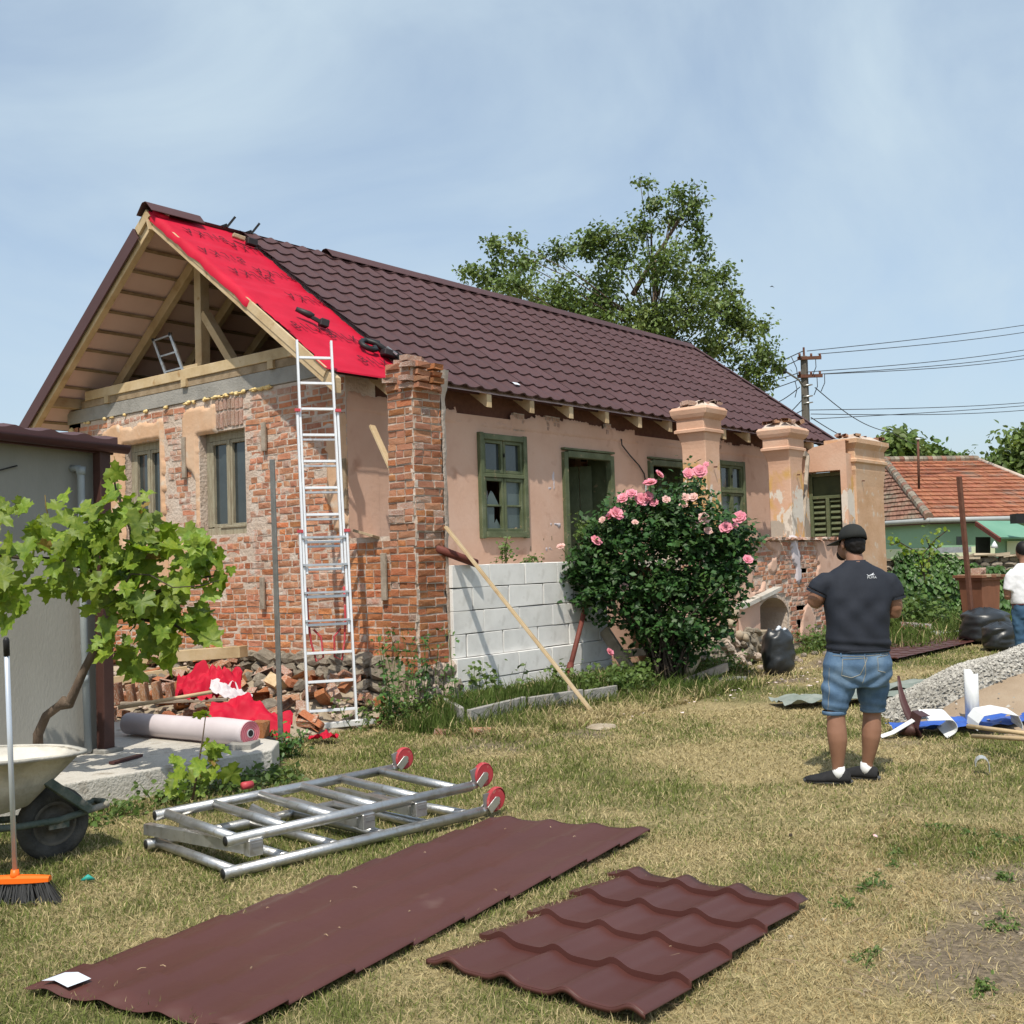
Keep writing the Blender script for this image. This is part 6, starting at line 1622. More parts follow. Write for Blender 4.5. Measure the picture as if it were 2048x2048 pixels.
WR = [((1614, 702), (2048 + 260, 605), 31.8, 40, .15), ((1636, 708), (2048 + 260, 618), 31.8, 40, .2), ((1614, 744), (2048 + 260, 650), 31.8, 40, .25), ((1640, 748), (2048 + 260, 663), 31.8, 40, .25), ((1650, 748), (2048 + 260, 668), 31.8, 40, .30),
      ((1620, 820), (2048 + 260, 778), 32, 42, .2), ((1622, 828), (2048 + 260, 788), 32, 42, .3), ((1622, 838), (2048 + 260, 786), 32, 42, .1), ((1630, 775), (1785, 866), 31.8, 40, .25), ((1785, 866), (1840, 892), 40, 46, .05),
      ((1606, 702), (1480, 742), 31.8, 36, .1), ((1604, 716), (1480, 756), 31.8, 36, .1), ((1600, 745), (1400, 790), 31.8, 38, .1), ((1602, 758), (1400, 812), 31.8, 38, .1), ((1600, 774), (1540, 812), 31.8, 33, .05), ((1604, 800), (1560, 842), 31.8, 33, .03), ((1606, 820), (1540, 848), 31.8, 34, .03), ((1622, 835), (1700, 880), 32, 36, .03)]
for (a, b, da, db, sg) in WR: part_tube('wire', 'wire', pp, wirep(pix(*a, da), pix(*b, db), sg), .0135, 4)
for (a, b) in (((1582, 712), (1596, 760)), ((1631, 716), (1625, 752)), ((1649, 748), (1642, 783)), ((1634, 755), (1628, 790)), ((1590, 762), (1590, 795))):
    part_tube('loose_wire', 'wire', pp, [pix(*a, 31.7), pix((a[0] + b[0]) / 2 + 4, (a[1] + b[1]) / 2, 31.7), pix(*b, 31.7)], .012, 4)
put('bird', MB().add([pix(1539, 574, 60), pix(1544, 571, 60), pix(1549, 575, 60), pix(1544, 573.5, 60.1)], [(0, 1, 3), (1, 2, 3)]), 'black', label='tiny bird flying in the sky right of the walnut tree', cat='bird')

# ================================================================== NEIGHBOUR'S HOUSE
nh = thing('neighbour_house', 'mint green neighbour house with orange tiled hipped roof at the right', 'house', (28, 1, 0))
K = pix(1858, 1037, 31); EL = pix(1700, 1060, 35); ER = pix(2230, 1062, 33.5); 
EL.z = K.z; ER.z = K.z
RL = pix(1768, 912, 37.5); RR = pix(1955, 932, 38.2)
RL = Vector(RL); RR = Vector(RR); RR.z = RL.z = (RL.z + RR.z) / 2
VR = pix(2110, 1030, 39); VR.z = K.z
def tiled(name, a, b, c, d, rows, cols, mat, hcut=None):
    """tile courses on the quad a,b (eave) c,d (top): d above a, c above b"""
    mb = MB(); nrm = (b - a).cross(d - a).normalized(); nrm = nrm if nrm.z > 0 else -nrm; q = random.Random(rows)
    for r_ in range(rows):
        t0, t1 = r_ / rows, (r_ + 1.12) / rows
        p0, p1, q0, q1 = a.lerp(d, t0), b.lerp(c, t0), a.lerp(d, min(1, t1)), b.lerp(c, min(1, t1))
        n_ = max(1, int(cols * (p1 - p0).length / (b - a).length))
        for k in range(n_):
            u0, u1 = k / n_, (k + .94) / n_; h = .055 + q.uniform(-.008, .012)
            A, B, C_, D_ = p0.lerp(p1, u0), p0.lerp(p1, u1), q0.lerp(q1, u1), q0.lerp(q1, u0)
            mb.add([A + nrm * h, B + nrm * h, C_ + nrm * .012, D_ + nrm * .012, A, B], [(0, 1, 2, 3), (4, 5, 1, 0)], q.random())
    return put(name, mb, mat, nh, kind='stuff')
dz_ = Vector((0, 0, -.16)); mb = MB(); mb.add([K + dz_, ER + dz_, RR + dz_, RL + dz_, EL + dz_], [(0, 1, 2), (0, 2, 3), (4, 0, 3)]); put('roof', mb, 'roof_tile_brown', nh)
mb = MB(); mb.add([ER, VR, RR], [(0, 1, 2)]); put('roof', mb, 'roof_tile_brown', nh)
tiled('roof_tiles', K, ER, RR, RL, 15, 42, 'roof_tile')
tiled('roof_tiles', EL, K, RL + (K - EL) * .01, RL, 15, 22, 'roof_tile_brown')  # left hip face: its shade is put into the browner tile colour
for a, b, n_ in ((K, RL, 26), (RL, RR, 20)):
    for i in range(n_):
        p, p2 = a.lerp(b, i / n_), a.lerp(b, (i + 1.1) / n_)
        put('ridge_tile', MB().tube([p + Vector((0, 0, .05)), p2 + Vector((0, 0, .06))], [.13, .11], 8), 'stone' if i % 3 else 'roof_tile_brown', nh)
part_tube('verge_pipe', 'mortar', nh, [RR + Vector((0, 0, .05)), ER + Vector((0, 0, .05))], .07, 6)
dn = Vector((0, 0, -1))
wK = K + (RL - K) * .03; wK.z = K.z; 
inn = lambda p: Vector((p.x, p.y, 0)) + (Vector((33, 6, 0)) - Vector((p.x, p.y, 0))).normalized() * .35
for (a, b) in ((inn(EL), inn(K)), (inn(K), inn(ER))):
    mb = MB(); mb.add([a, b, b + Vector((0, 0, K.z)), a + Vector((0, 0, K.z))], [(0, 1, 2, 3)]); put('wall', mb, 'house_green', nh)
    nn = (b - a).cross(Vector((0, 0, 1))).normalized(); nn = nn if nn.dot(CF) < 0 else -nn
    mb = MB(); o_ = nn * .02; mb.add([a + o_, b + o_, b + o_ + Vector((0, 0, 1.62)), a + o_ + Vector((0, 0, 1.62))], [(0, 1, 2, 3)]); put('painted_band', mb, 'house_cream', nh)
part_tube('gutter', 'grey_metal', nh, [EL + Vector((0, 0, -.03)), K + Vector((0, 0, -.05)), ], .075, 8); part_tube('gutter', 'grey_metal', nh, [K + Vector((0, 0, -.05)), ER + Vector((0, 0, -.03))], .075, 8)
a, b = inn(K), inn(ER)
nn = (b - a).cross(Vector((0, 0, 1))).normalized(); nn = nn if nn.dot(CF) < 0 else -nn
def nwin(x0, x1, y0, y1, name='window'):
    d0 = 31.3
    P = [pix(x0, y1, d0), pix(x1, y1, d0), pix(x1, y0, d0), pix(x0, y0, d0)]
    o_ = put(name, MB().add(P, [(0, 1, 2, 3)]), 'glass', nh); so3 = o_.modifiers.new('t', 'SOLIDIFY'); so3.thickness = .06
    return o_
nwin(1914, 1925, 1073, 1090)
# lean-to porch with green sheet roof
lt = [pix(1952, 1045, 30.5), pix(2018, 1045, 31.2), pix(2110, 1078, 30.2), pix(2000, 1078, 29.2)]
o_ = put('porch_roof', MB().add(lt, [(0, 1, 2, 3)]), 'house_green_roof', nh); so3 = o_.modifiers.new('t', 'SOLIDIFY'); so3.thickness = .05
part_beam('porch_rafter', 'rusty_red', nh, pix(1952, 1047, 30.4), pix(2000, 1080, 29.1), .06, .12)
put('porch_wall', MB().add([pix(1990, 1078, 30), pix(2140, 1078, 30), pix(2140, 1130, 30), pix(1990, 1130, 30)], [(0, 1, 2, 3)]), 'house_green', nh)
put('porch_wall', MB().add([pix(2014, 1082, 29.95), pix(2140, 1082, 29.95), pix(2140, 1130, 29.95), pix(2014, 1130, 29.95)], [(0, 1, 2, 3)]), 'house_cream', nh)
put('doorway', MB().add([pix(1951, 1074, 30.6), pix(1981, 1074, 30.6), pix(1981, 1120, 30.6), pix(1951, 1120, 30.6)], [(0, 1, 2, 3)]), 'black', nh)
part_tube('antenna_mast', 'rust', nh, [pix(1838, 978, 32.5), pix(1836, 880, 32.5)], .035, 6); part_tube('mast_cap', 'lamp_glass', nh, [pix(1836, 880, 32.5), pix(1836, 876, 32.5)], .06, 6)
part_box('air_duct', 'alu', nh, pix(1903, 1100, 27.5), (.9, .2, .14), (0, 0, -.9))
part_tube('lantern', 'lamp_glass', nh, [pix(1989, 1096, 28), pix(1989, 1090, 28), pix(1989, 1082, 28)], [.09, .07, .01], 8)
part_box('eaves_box', 'black', nh, pix(2042, 1037, 29), (.4, .4, .25), (0, 0, -.9))

# ================================================================== STONE BOUNDARY WALL, IVY, BIN, POSTS
wa = Vector((14.2, 2.2, 0)); wb_ = Vector((20.6, -5.6, 0)); wd = (wb_ - wa).normalized(); wn = Vector((wd.y, -wd.x, 0)); wn = wn if wn.dot(CF) < 0 else -wn
sw = thing('boundary_wall', 'old dry stone boundary wall with slate coping behind the garden', 'stone wall', wa)
mb = MB().beam(wa + Vector((0, 0, .68)), wb_ + Vector((0, 0, .68)), .4, 1.30); put('wall_core', mb, 'dirt', sw)
q = random.Random(21); L_ = (wb_ - wa).length; cnt = 0; sm2 = MB()
for row in range(12):
    u = q.random() * .2
    while u < L_:
        ln = q.uniform(.14, .38); p = wa + wd * (u + ln / 2) + wn * (.19 + q.random() * .03) + Vector((0, 0, .08 + row * .112)); u += ln
        vs, fs = SB[q.randrange(10)]; m = Euler((q.uniform(-.2, .2), q.uniform(-.15, .15), math.atan2(wd.y, wd.x))).to_matrix()
        sm2.add([m @ Vector((v.x * ln * 1.1, v.y * .2, v.z * .15)) + p for v in vs], fs, q.random())
put('stones', sm2, 'stone', sw, kind='stuff')
for i in range(34):
    u = i * .3; ln = q.uniform(.34, .5)
    p = wa + wd * u + wn * .05 + Vector((0, 0, 1.37 + q.uniform(-.02, .03)))
    link('coping_slab', MB().box((0, 0, 0), (ln, .62, .05), None, jit=.02).mesh('coping_slab'), 'stone_river', sw, p, rot=(q.uniform(-.12, .02), q.uniform(-.08, .08), math.atan2(wd.y, wd.x)))
def ivy(label, u0, u1, z0, z1, n_, bulge, seed, mat='ivy_leaf', size=.13, cat='creeper', name='creeper', fn=None):
    q = random.Random(seed); pts = []
    while len(pts) < n_:
        u = q.uniform(u0, u1); z = q.random(); f = (u - u0) / (u1 - u0); top = z0 + (z1 - z0) * (fn(f) if fn else (.55 + .45 * float(fbm(u * 1.5, 2, seed, 2))))
        zz = z * top; p = wa + wd * u + wn * (.25 + bulge * (1 - z * .6) * (.5 + float(vn(u * 1.8, zz * 2.2, seed))) * q.uniform(.6, 1))
        pts.append((p.x, p.y, zz))
    t = thing(name, label, cat, wa + wd * (u0 + u1) / 2)
    leaf_cloud('leaves', t, mat, pts, size, nrm_bias=tuple(-CF * 1.1 + SUN * .6), spread=.5, seed=seed, droop=1.)
    put('stems', MB().tube([wa + wd * (u0 + u1) / 2 + wn * .25, wa + wd * (u0 + u1) / 2 + wn * .28 + Vector((0, 0, z1 * .7))], .02, 5), 'bark_dark', t)
    return t
ivy('dark green creeper covering the stone wall left of the brown bin', 1.6, 5.1, .0, 1.45, 5200, .35, 5, fn=lambda f: .80 + .30 * math.sin(min(1, f * 1.1) * 3.14) * (f > .35) - .15 * (f < .2))
ivy('green creeper on the stone wall behind the man in white', 5.0, 8.5, .0, 1.1, 3600, .3, 8, fn=lambda f: 1.05 - .35 * f)
# leafy vine tip seen over the wall
gv = thing('vine_shoot', 'leggy vine shoots arching above the stone wall beside the last pillar', 'vine', pix(1850, 1150, 22)); pts = []
q = random.Random(6); mb = MB()
for path in ([(1850, 1160), (1845, 1110), (1870, 1080), (1895, 1060)], [(1850, 1160), (1835, 1105), (1800, 1085), (1782, 1090)], [(1855, 1150), (1860, 1095), (1852, 1075)]):
    P = [pix(x_, y_, 22) for x_, y_ in path]; mb.tube(P, .012, 5)
    for a, b in zip(P, P[1:]):
        for i in range(15): p = a.lerp(b, q.random()); pts.append((p.x + q.gauss(0, .07), p.y + q.gauss(0, .07), p.z + q.gauss(0, .08)))
put('cane', mb, 'bark_dark', gv); leaf_cloud('leaves', gv, 'vine_leaf', pts, .11, nrm_bias=tuple(SUN), spread=.6, seed=3)
# brown square bin with plank lid and a brick on top
bc_ = pix(1960, 1190, 19.5); bc_.z = 0
bn_ = thing('compost_box', 'tall brown wooden box with overhanging plank lid behind the rusty post', 'wooden box', bc_)
ang = math.atan2(CR.y, CR.x) + .5
mb = MB(); P = []
for z, hw in ((0, .19), (.02, .19), (1.04, .24), (1.05, .24)):
    P.append([bc_ + Matrix.Rotation(ang, 3, 'Z') @ Vector((x_ * hw, y_ * hw, z)) for x_, y_ in ((-1, -1), (1, -1), (1, 1), (-1, 1))])
mb.grid(P, close=True); put('box_body', mb, 'bin_brown', bn_)
for k in range(5): bevel(part_box('lid_plank', 'wood_old' if k % 2 else 'bin_brown', bn_, bc_ + Matrix.Rotation(ang, 3, 'Z') @ Vector((-.25 + .125 * k, 0, 1.08 + .012 * (k % 2))), (.118, .62, .05), (0, .02, ang)), .006)
part_box('lid_rim', 'bin_brown', bn_, bc_ + Vector((0, 0, 1.04)), (.56, .56, .05), (0, 0, ang))
link('loose_brick', brick_data(3, 'brick_pink'), None, None, bc_ + Vector((0, 0, 1.17)), rot=(0, 0, ang + .3), scale=(.30, .16, .11), label='single pale brick lying on the lid of the brown wooden box', cat='brick')
rp0 = pix(1946, 1245, 18.6); rp1 = pix(1918, 953, 18.6)
bevel(put('iron_post', MB().beam(Vector((rp0.x, rp0.y, -.05)), rp1, .07, .07), 'rust', label='tall rusty square iron post leaning in front of the creeper wall', cat='post'), .006)

# ================================================================== GARDEN DETAILS AT THE WALL
def curb(p, q_, h=.16): 
    o = put('curb_stone', MB().beam(Vector(p), Vector(q_), .05, h), 'concrete', label=None, cat=None); bevel(o, .006); return o
cbs = [((-.30, -1.95, .10), (.62, -1.90, .12), 'left garden edging slab in front of the white blocks'), ((.66, -1.93, .11), (1.45, -2.03, .11), 'middle garden edging slab under the leaning plank'), ((1.48, -2.06, .10), (2.0, -2.10, .10), 'right garden edging slab near the rose bush'), ((.05, -1.32, .14), (-.32, -1.88, .12), 'short crosswise garden edging slab beside the pillar weeds')]
for a, b, l in cbs: o = curb(a, b); o['label'] = 'grey concrete ' + l; o['category'] = 'edging slab'; o['group'] = 'garden edging slabs'
bevel(put('wood_stake', MB().box((.08, -1.45, .22), (.05, .03, .22), (0, 0, .3)), 'wood_grey', label='small grey stake standing in the weeds beside the corner pillar', cat='stake'), .003)
bevel(put('wood_stake', MB().box((1.30, -1.98, .14), (.06, .03, .22), (0, 0, .3)), 'wood_grey', label='short grey stake where the leaning plank passes the garden edging', cat='stake'), .003)
# leaning planks and the steel prop
bevel(put('leaning_plank', MB().beam((1.02, -2.47, .02), (.35, -1.12, 1.98), .028, .085, (1, .5, 0)), 'wood', label='long thin pale plank leaning on the brick pillar and the white blocks', cat='plank'), .003)
sp_ = thing('steel_prop', 'dark red steel prop leaning against the white block wall', 'steel prop', (1.95, -1.42, .1))
part_tube('outer_tube', 'rusty_red', sp_, [(2.10, -1.40, .33), (2.95, -1.13, 1.25)], .030, 12); part_tube('inner_tube', 'rusty_red', sp_, [(1.93, -1.45, .10), (2.12, -1.39, .36)], .022, 12)
part_tube('collar', 'rusty_red', sp_, [(2.07, -1.405, .30), (2.14, -1.385, .38)], .040, 12); part_tube('pin_handle', 'rusty_red', sp_, [(2.0, -1.5, .36), (2.05, -1.46, .27), (2.16, -1.36, .31), (2.17, -1.34, .40)], .007, 6)
bevel(put('leaning_plank', MB().beam((.10, -.30, 3.12), (.02, -.72, 2.52), .03, .075, (1, 0, 0)), 'wood', label='short plank wedged between house corner and brick pillar', cat='plank'), .003)
bevel(put('resting_board', MB().box((-.02, -.33, 1.925), (.20, .30, .03), (.25, .18, .1)), 'wood_old', label='small brown board resting on the low brick wall beside the corner pillar', cat='board'), .003)
part = put('grey_post', MB().beam((-2.17, -1.45, -.05), (-2.24, -1.50, 2.53), .045, .022, (1, .3, 0)), 'steel', label='thin grey steel post standing upright before the brick gable', cat='post'); bevel(part, .004)
# planks by the steps behind the rose bush
for (a, b, w_, h_, m, l) in (((3.22, -1.12, .70), (3.22, -1.60, .06), .05, .15, 'wood_grey', 'old grey stringer board sloping down beside the end of the block wall'),
                              ((3.55, -1.05, .36), (5.1, -1.22, .34), .05, .10, 'wood_old', 'upper old board lying level behind the rose bush stems'),
                              ((3.6, -1.15, .18), (5.2, -1.3, .14), .06, .12, 'wood_grey', 'lower grey board lying level behind the rose bush stems'),
                              ((3.6, -2.05, .10), (4.45, -1.75, .30), .05, .15, 'wood', 'brown plank end sticking out right of the rose bush'),
                              ((3.35, -2.15, .06), (4.1, -2.35, .20), .05, .10, 'wood_grey', 'grey plank end lying low right of the rose bush'),
                              ((5.9, -2.1, .05), (6.7, -2.0, .06), .16, .04, 'wood_grey', 'flat weathered board on the ground behind the rubbish bag'),
                              ((3.7, -2.45, .05), (4.1, -2.5, .05), .25, .08, 'concrete', 'flat grey slab piece at the foot of the rose bush')):
    bevel(put('timber_piece', MB().beam(a, b, w_, h_), m, label=l, cat='timber', group='timber by the steps'), .004)
# step rubble and river stones
q = random.Random(31)
st = thing('stone_steps', 'crumbled stone and mortar steps beside the cellar arch', 'steps', (6.3, -1.3, 0))
put('step_core', MB().beam((5.1, -1.25, .2), (7.2, -1.22, .24), .5, .40), 'dirt', st); put('sloping_side', MB().beam((6.75, -1.14, .80), (8.15, -1.10, 1.03), .16, .06), 'concrete_pale', st)
put('side_slab', MB().add([(6.8, -1.10, .40), (7.5, -1.10, .35), (7.53, -1.10, .92), (6.8, -1.10, .80)], [(0, 1, 2, 3)]), 'plaster', st)
for i in range(70):
    x_ = q.uniform(4.9, 7.6); z_ = q.uniform(.02, .50 - .25 * abs(x_ - 6.4) / 1.5)
    link('stone', stone_data(q.randrange(10), q.choice(['stone', 'stone', 'mortar'])), None, st, (x_, -1.48 - .25 * (.4 - z_) + q.uniform(-.04, .04), z_), rot=(q.random(), q.random(), q.random()), scale=(q.uniform(.10, .26), .18, q.uniform(.07, .15)))
for (fx, fy, r_) in ((1467, 1228, 13), (1462, 1247, 11), (1478, 1271, 10), (1462, 1262, 10), (1490, 1276, 9)):
    p = pix(fx, fy, 15.9)
    link('river_stone', stone_data(q.randrange(10), 'stone_river', True), None, None, p, rot=(q.random(), q.random(), q.random()), scale=(r_ * .017, r_ * .015, r_ * .014), label='smooth pale round stone set in the steps beside the cellar arch', cat='stone', group='round stones of the steps')
for i in range(60):
    x_ = q.uniform(5.0, 9.5); y_ = q.uniform(-2.4, -1.4)
    link('pebble', stone_data(q.randrange(10), q.choice(['stone', 'mortar'])), None, None, (x_, y_, zgf(x_, y_) + .02), rot=(q.random(), q.random(), q.random()), scale=[q.uniform(.04, .11)] * 3, label='small stone lying on the bare path before the cellar arch', cat='stone', group='small stones on the path')

# ================================================================== RUBBLE HEAP and materials before the gable
def hz(x, y):      # heap height
    d = np.clip((x + 2.35) / 1.5, 0, 1); e = np.clip((x + .05) / .3, 0, 1)
    a = .42 * d ** .8 * np.clip((y + .95) / .7, 0, 1) * np.clip((5.2 - y) / 1.2, 0, 1)
    a = a * (.65 + .6 * fbm(x * 1.7 + 4, y * 1.7, 81, 2)) + .12 * np.clip((y - 1.4) / 1.5, 0, 1) * np.clip((x + 2.8) / .5, 0, 1)
    return a + zg(x, y)
X_, Y_ = np.meshgrid(np.linspace(-2.75, .05, 60), np.linspace(-1.15, 5.6, 130), indexing='ij')
Zh = hz(X_, Y_) - .03 + .03 * vn(X_ * 9, Y_ * 9, 4)
ii = (np.arange(59)[:, None] * 130 + np.arange(129)[None]).ravel()
npmesh('rubble', np.stack([X_.ravel(), Y_.ravel(), Zh.ravel()], 1), np.stack([ii, ii + 130, ii + 131, ii + 1], 1), 'dirt', smooth=True, kind='stuff', label='dust and broken mortar of the rubble heap below the brick gable')
def zone(x, y):
    a = 'beside the ladder foot' if y < .3 else ('behind the red cloth' if y < 1.6 else 'behind the vine')
    return ('tight against the wall stones ' if x > -.7 else ('on the middle of the heap ' if x > -1.5 else 'at the near edge of the heap ')) + a
def zlab(x, y, k): return k + ' ' + zone(x, y)
q = random.Random(55); n_ = 0
while n_ < 285:
    x_ = q.uniform(-2.4, -.08); y_ = q.uniform(-1.0, 3.9); 
    if float(hz(x_, y_) - zg(x_, y_)) < .03 and q.random() < .8: continue
    if (Vector((x_, y_)) - Vector((-1.05, -.85))).length < .22: continue
    z_ = float(hz(x_, y_)) + q.uniform(.0, .05); n_ += 1
    r3 = (q.uniform(-.7, .7), q.uniform(-.7, .7), q.uniform(0, 6.3))
    if q.random() < .72:
        link('broken_brick', brick_data(q.randrange(16), q.choice(['rubble_brick', 'rubble_brick', 'brick_orange', 'brick_pink'])), None, None, (x_, y_, z_ + .02), rot=r3, scale=(q.uniform(.10, .27), q.uniform(.09, .13), q.uniform(.05, .08)),
             label=zlab(x_, y_, 'broken brick'), cat='brick', group='broken bricks of the rubble, ' + zone(x_, y_))
    else:
        link('rubble_stone', stone_data(q.randrange(10), q.choice(['stone', 'mortar', 'stone'])), None, None, (x_, y_, z_), rot=r3, scale=(q.uniform(.10, .24), q.uniform(.1, .18), q.uniform(.06, .14)),
             label=zlab(x_, y_, 'stone lump'), cat='stone', group='loose stones of the rubble, ' + zone(x_, y_))
mb = MB()
for i in range(1500):
    x_ = q.uniform(-2.5, 0); y_ = q.uniform(-1.1, 4.2)
    if float(hz(x_, y_) - zg(x_, y_)) < .02: continue
    s_ = q.uniform(.01, .035); vs, fs = SB[q.randrange(10)]; z_ = float(hz(x_, y_)) + s_ * .2
    mb.add([(v.x * s_ * 1.6 + x_, v.y * s_ * 1.6 + y_, v.z * s_ + z_) for v in vs], fs, q.random())
put('mortar_crumbs', mb, 'mortar', kind='stuff')
for (a, b, w_, h_, m, l) in (((-.95, 3.0, .56), (-.42, 1.35, .66), .16, .13, 'wood', 'thick squared beam lying on top of the rubble heap'),
                              ((-1.15, 2.6, .50), (-.72, 1.5, .42), .10, .03, 'wood_old', 'thin brown board below the squared beam on the rubble'),
                              ((-1.0, 2.3, .40), (-.60, 1.2, .36), .06, .05, 'wood_grey', 'narrow grey lath end on the rubble behind the red cloth'),
                              ((-1.75, 2.2, .40), (-.9, 1.75, .48), .03, .09, 'wood', 'short ochre board leaning in the middle of the rubble'),
                              ((-2.35, 1.4, .28), (-1.5, .2, .30), .05, .03, 'wood_grey', 'thin lath lying over bricks before the red cloth'),
                              ((-.85, .1, .30), (-.45, -.75, .18), .10, .02, 'wood_old', 'dark board end sloping out of the rubble beside the ladder')):
    bevel(put('timber_piece', MB().beam(a, b, w_, h_), m, label=l, cat='timber', group='timber on the rubble heap'), .004)
link('timber_block', brick_data(2, 'wood'), None, None, (-1.02, .05, .42), rot=(.5, .6, .5), scale=(.16, .16, .12), label='small pale wooden block on the rubble left of the ladder', cat='block')
ha = pix(236, 1416, 10.2); hb_ = pix(424, 1384, 10.5)
put('wooden_pole', MB().tube([ha, hb_], .018, 10), 'wood', smooth=True, label='long round wooden tool handle lying across the rubble below the red cloth', cat='tool handle')
# row of upright bricks
for i in range(8):
    link('stacked_brick', brick_data(i, 'rubble_brick'), None, None, (-2.30 + .085 * i, 1.35 - .10 * i, .36 + .01 * (i % 3)), rot=(0, 1.45, -.9), scale=(.22, .12, .065), label='brick standing on edge in the row at the left of the rubble', cat='brick', group='bricks standing on edge in a row')
# crumpled red membrane pieces
def crumple(name, label, c, U, V, lu, lv, amp, seed, mat='underlay', mats=None, folds=2.3, zf=None):
    nu, nv = 26, 18; P = []; c = Vector(c)
    for i in range(nu + 1):
        row = []
        for j in range(nv + 1):
            u = (i / nu - .5) * lu; v = (j / nv - .5) * lv * (1 - .5 * abs(i / nu - .45))
            z = amp * (1.25 * abs(fbm(i / nu * folds * 2.4 + 3, j / nv * folds * 1.8, seed, 3) - .5) * 2.2 + .12) * (1 - abs(i / nu - .5) * .9)
            p = c + U * u + V * v * (1 + .4 * vn(i * .4, j * .5, seed + 3)) + Vector((0, 0, float(z) + (zf(i / nu, j / nv) if zf else 0)))
            row.append(p)
        P.append(row)
    o = put(name, MB().grid(P), mat, smooth=True, label=label, cat='cloth'); return o
rr, ff = Fig((0, 0, 0)).r, Fig((0, 0, 0)).f
crumple('red_cloth', 'crumpled red roofing membrane on top of the rubble heap', pix(418, 1380, 10.7), rr, (ff * .6 + Vector((0, 0, .9))).normalized(), .62, .26, .22, 5)
o = crumple('white_cloth', 'white underside of the crumpled membrane trailing right over the rubble', pix(462, 1388, 10.6), (rr + Vector((0, 0, -.42))).normalized(), (ff * .7 + Vector((0, 0, .6))).normalized(), .42, .16, .08, 9, mat='white_roll')
crumple('red_cloth', 'red membrane sheet draped over the rubble behind the white roll', pix(500, 1448, 9.9), (rr + Vector((0, 0, -.25))).normalized(), (ff * .8 + Vector((0, 0, .7))).normalized(), .75, .34, .14, 12)
crumple('red_cloth', 'small red membrane scrap on the grass left of the ladder foot', (-1.63, -1.38, .05), rr, ff, .26, .16, .06, 14)
# roll of membrane
ra, rb2 = pix(258, 1455, 9.6), pix(500, 1470, 8.75); ra.z = .30; rb2.z = .305
rl = thing('membrane_roll', 'big roll of white and pink roofing membrane lying on the concrete slab', 'membrane roll', ra)
part_tube('rolled_membrane', 'white_roll', rl, [ra, ra.lerp(rb2, .3), ra.lerp(rb2, .62), ra.lerp(rb2, .75), ra.lerp(rb2, .96), rb2], [.092, .095, .095, .108, .100, .098], 24)
dr_ = (rb2 - ra).normalized(); U_ = dr_.orthogonal().normalized(); V_ = dr_.cross(U_)
mb = MB()
P = []
for i in range(90):
    a = i * .28; r0 = .032 + .0008 * i; P.append([rb2 + dr_ * .002 + (U_ * math.cos(a) + V_ * math.sin(a)) * r0, rb2 + dr_ * .008 + (U_ * math.cos(a) + V_ * math.sin(a)) * (r0 + .001)])
mb.grid(P); mb.tube([rb2 + dr_ * .0005, rb2 + dr_ * .003], .094, 24); put('roll_end', mb, 'roll_pink', rl)
put('core_hole', MB().tube([rb2 - dr_ * .02, rb2 + dr_ * .010], .026, 16), 'black', rl); put('core_tube', MB().tube([rb2 - dr_ * .02, rb2 + dr_ * .009], .034, 16), 'white_roll', rl)
bevel(put('support_block', MB().box(rb2 + Vector((-.05, .02, -.085)) - Vector((0, 0, .0)), (.24, .2, .05), (0, 0, .6)), 'concrete', label='grey block wedged under the near end of the membrane roll', cat='block'), .006)
link('loose_brick', brick_data(5, 'brick_orange'), None, None, (-2.52, -1.62, .27), rot=(0, 1.5, .3), scale=(.13, .12, .10), label='orange brick standing at the end of the membrane roll', cat='brick')
link('loose_brick', brick_data(7, 'rubble_brick'), None, None, (-.55, -2.35, .03), rot=(.1, .05, -.6), scale=(.25, .11, .06), label='flat broken brick on the grass in front of the garden edging', cat='brick')
link('loose_brick', brick_data(9, 'rubble_brick'), None, None, (-.75, -2.0, .03), rot=(.1, .05, .6), scale=(.12, .11, .06), label='small broken brick half hidden in the weeds left of the garden edging', cat='brick')
put('stone_disc', MB().tube([(.35, -3.05, .0), (.35, -3.05, .022)], [.16, .12], 9), 'dirt', label='flat round stone lying in the grass below the leaning plank', cat='stone')

# ================================================================== TOOLS ON THE ROOF
def sl(x_, s_, off=0): return Vector(slope_pt(x_, s_, off))
dA = thing('cordless_drill', 'black cordless drill lying on the middle of the red roofing membrane', 'drill', sl(.10, 1.25, .03))
part_tube('drill_body', 'drill', dA, [sl(-.03, 1.38, .06), sl(.10, 1.27, .06), sl(.14, 1.24, .06)], [.028, .042, .03], 10); bevel(part_beam('battery', 'drill', dA, sl(.16, 1.14, .05), sl(.26, 1.10, .05), .09, .09), .01); bevel(part_beam('grip', 'black', dA, sl(.10, 1.27, .05), sl(.18, 1.12, .05), .04, .05), .01)
dB = thing('cordless_drill', 'black drill with pale battery lying high on the membrane near the ridge', 'drill', sl(.62, 3.62, .03))
bevel(part_beam('drill_body', 'wood_old', dB, sl(.50, 3.68, .05), sl(.66, 3.62, .05), .06, .06), .01); bevel(part_beam('battery', 'drill', dB, sl(.66, 3.58, .05), sl(.80, 3.55, .05), .09, .09), .01)
tb2 = thing('tool_belt', 'black tool belt with pouches lying low on the red membrane', 'tool belt', sl(.75, .55, .03))
part_tube('belt_strap', 'black', tb2, [sl(.50 + .0 * i, .0, 0) if False else sl(.52 + .16 * math.cos(a) + .03 * i, .72 - .13 * math.sin(a), .04) for i, a in enumerate([math.pi * (.1 + .2 * k) for k in range(9)])], .032, 8)
part_tube('belt_strap', 'black', tb2, [sl(.64, .85, .04), sl(.78, .78, .05), sl(.80, .62, .05)], .035, 8)
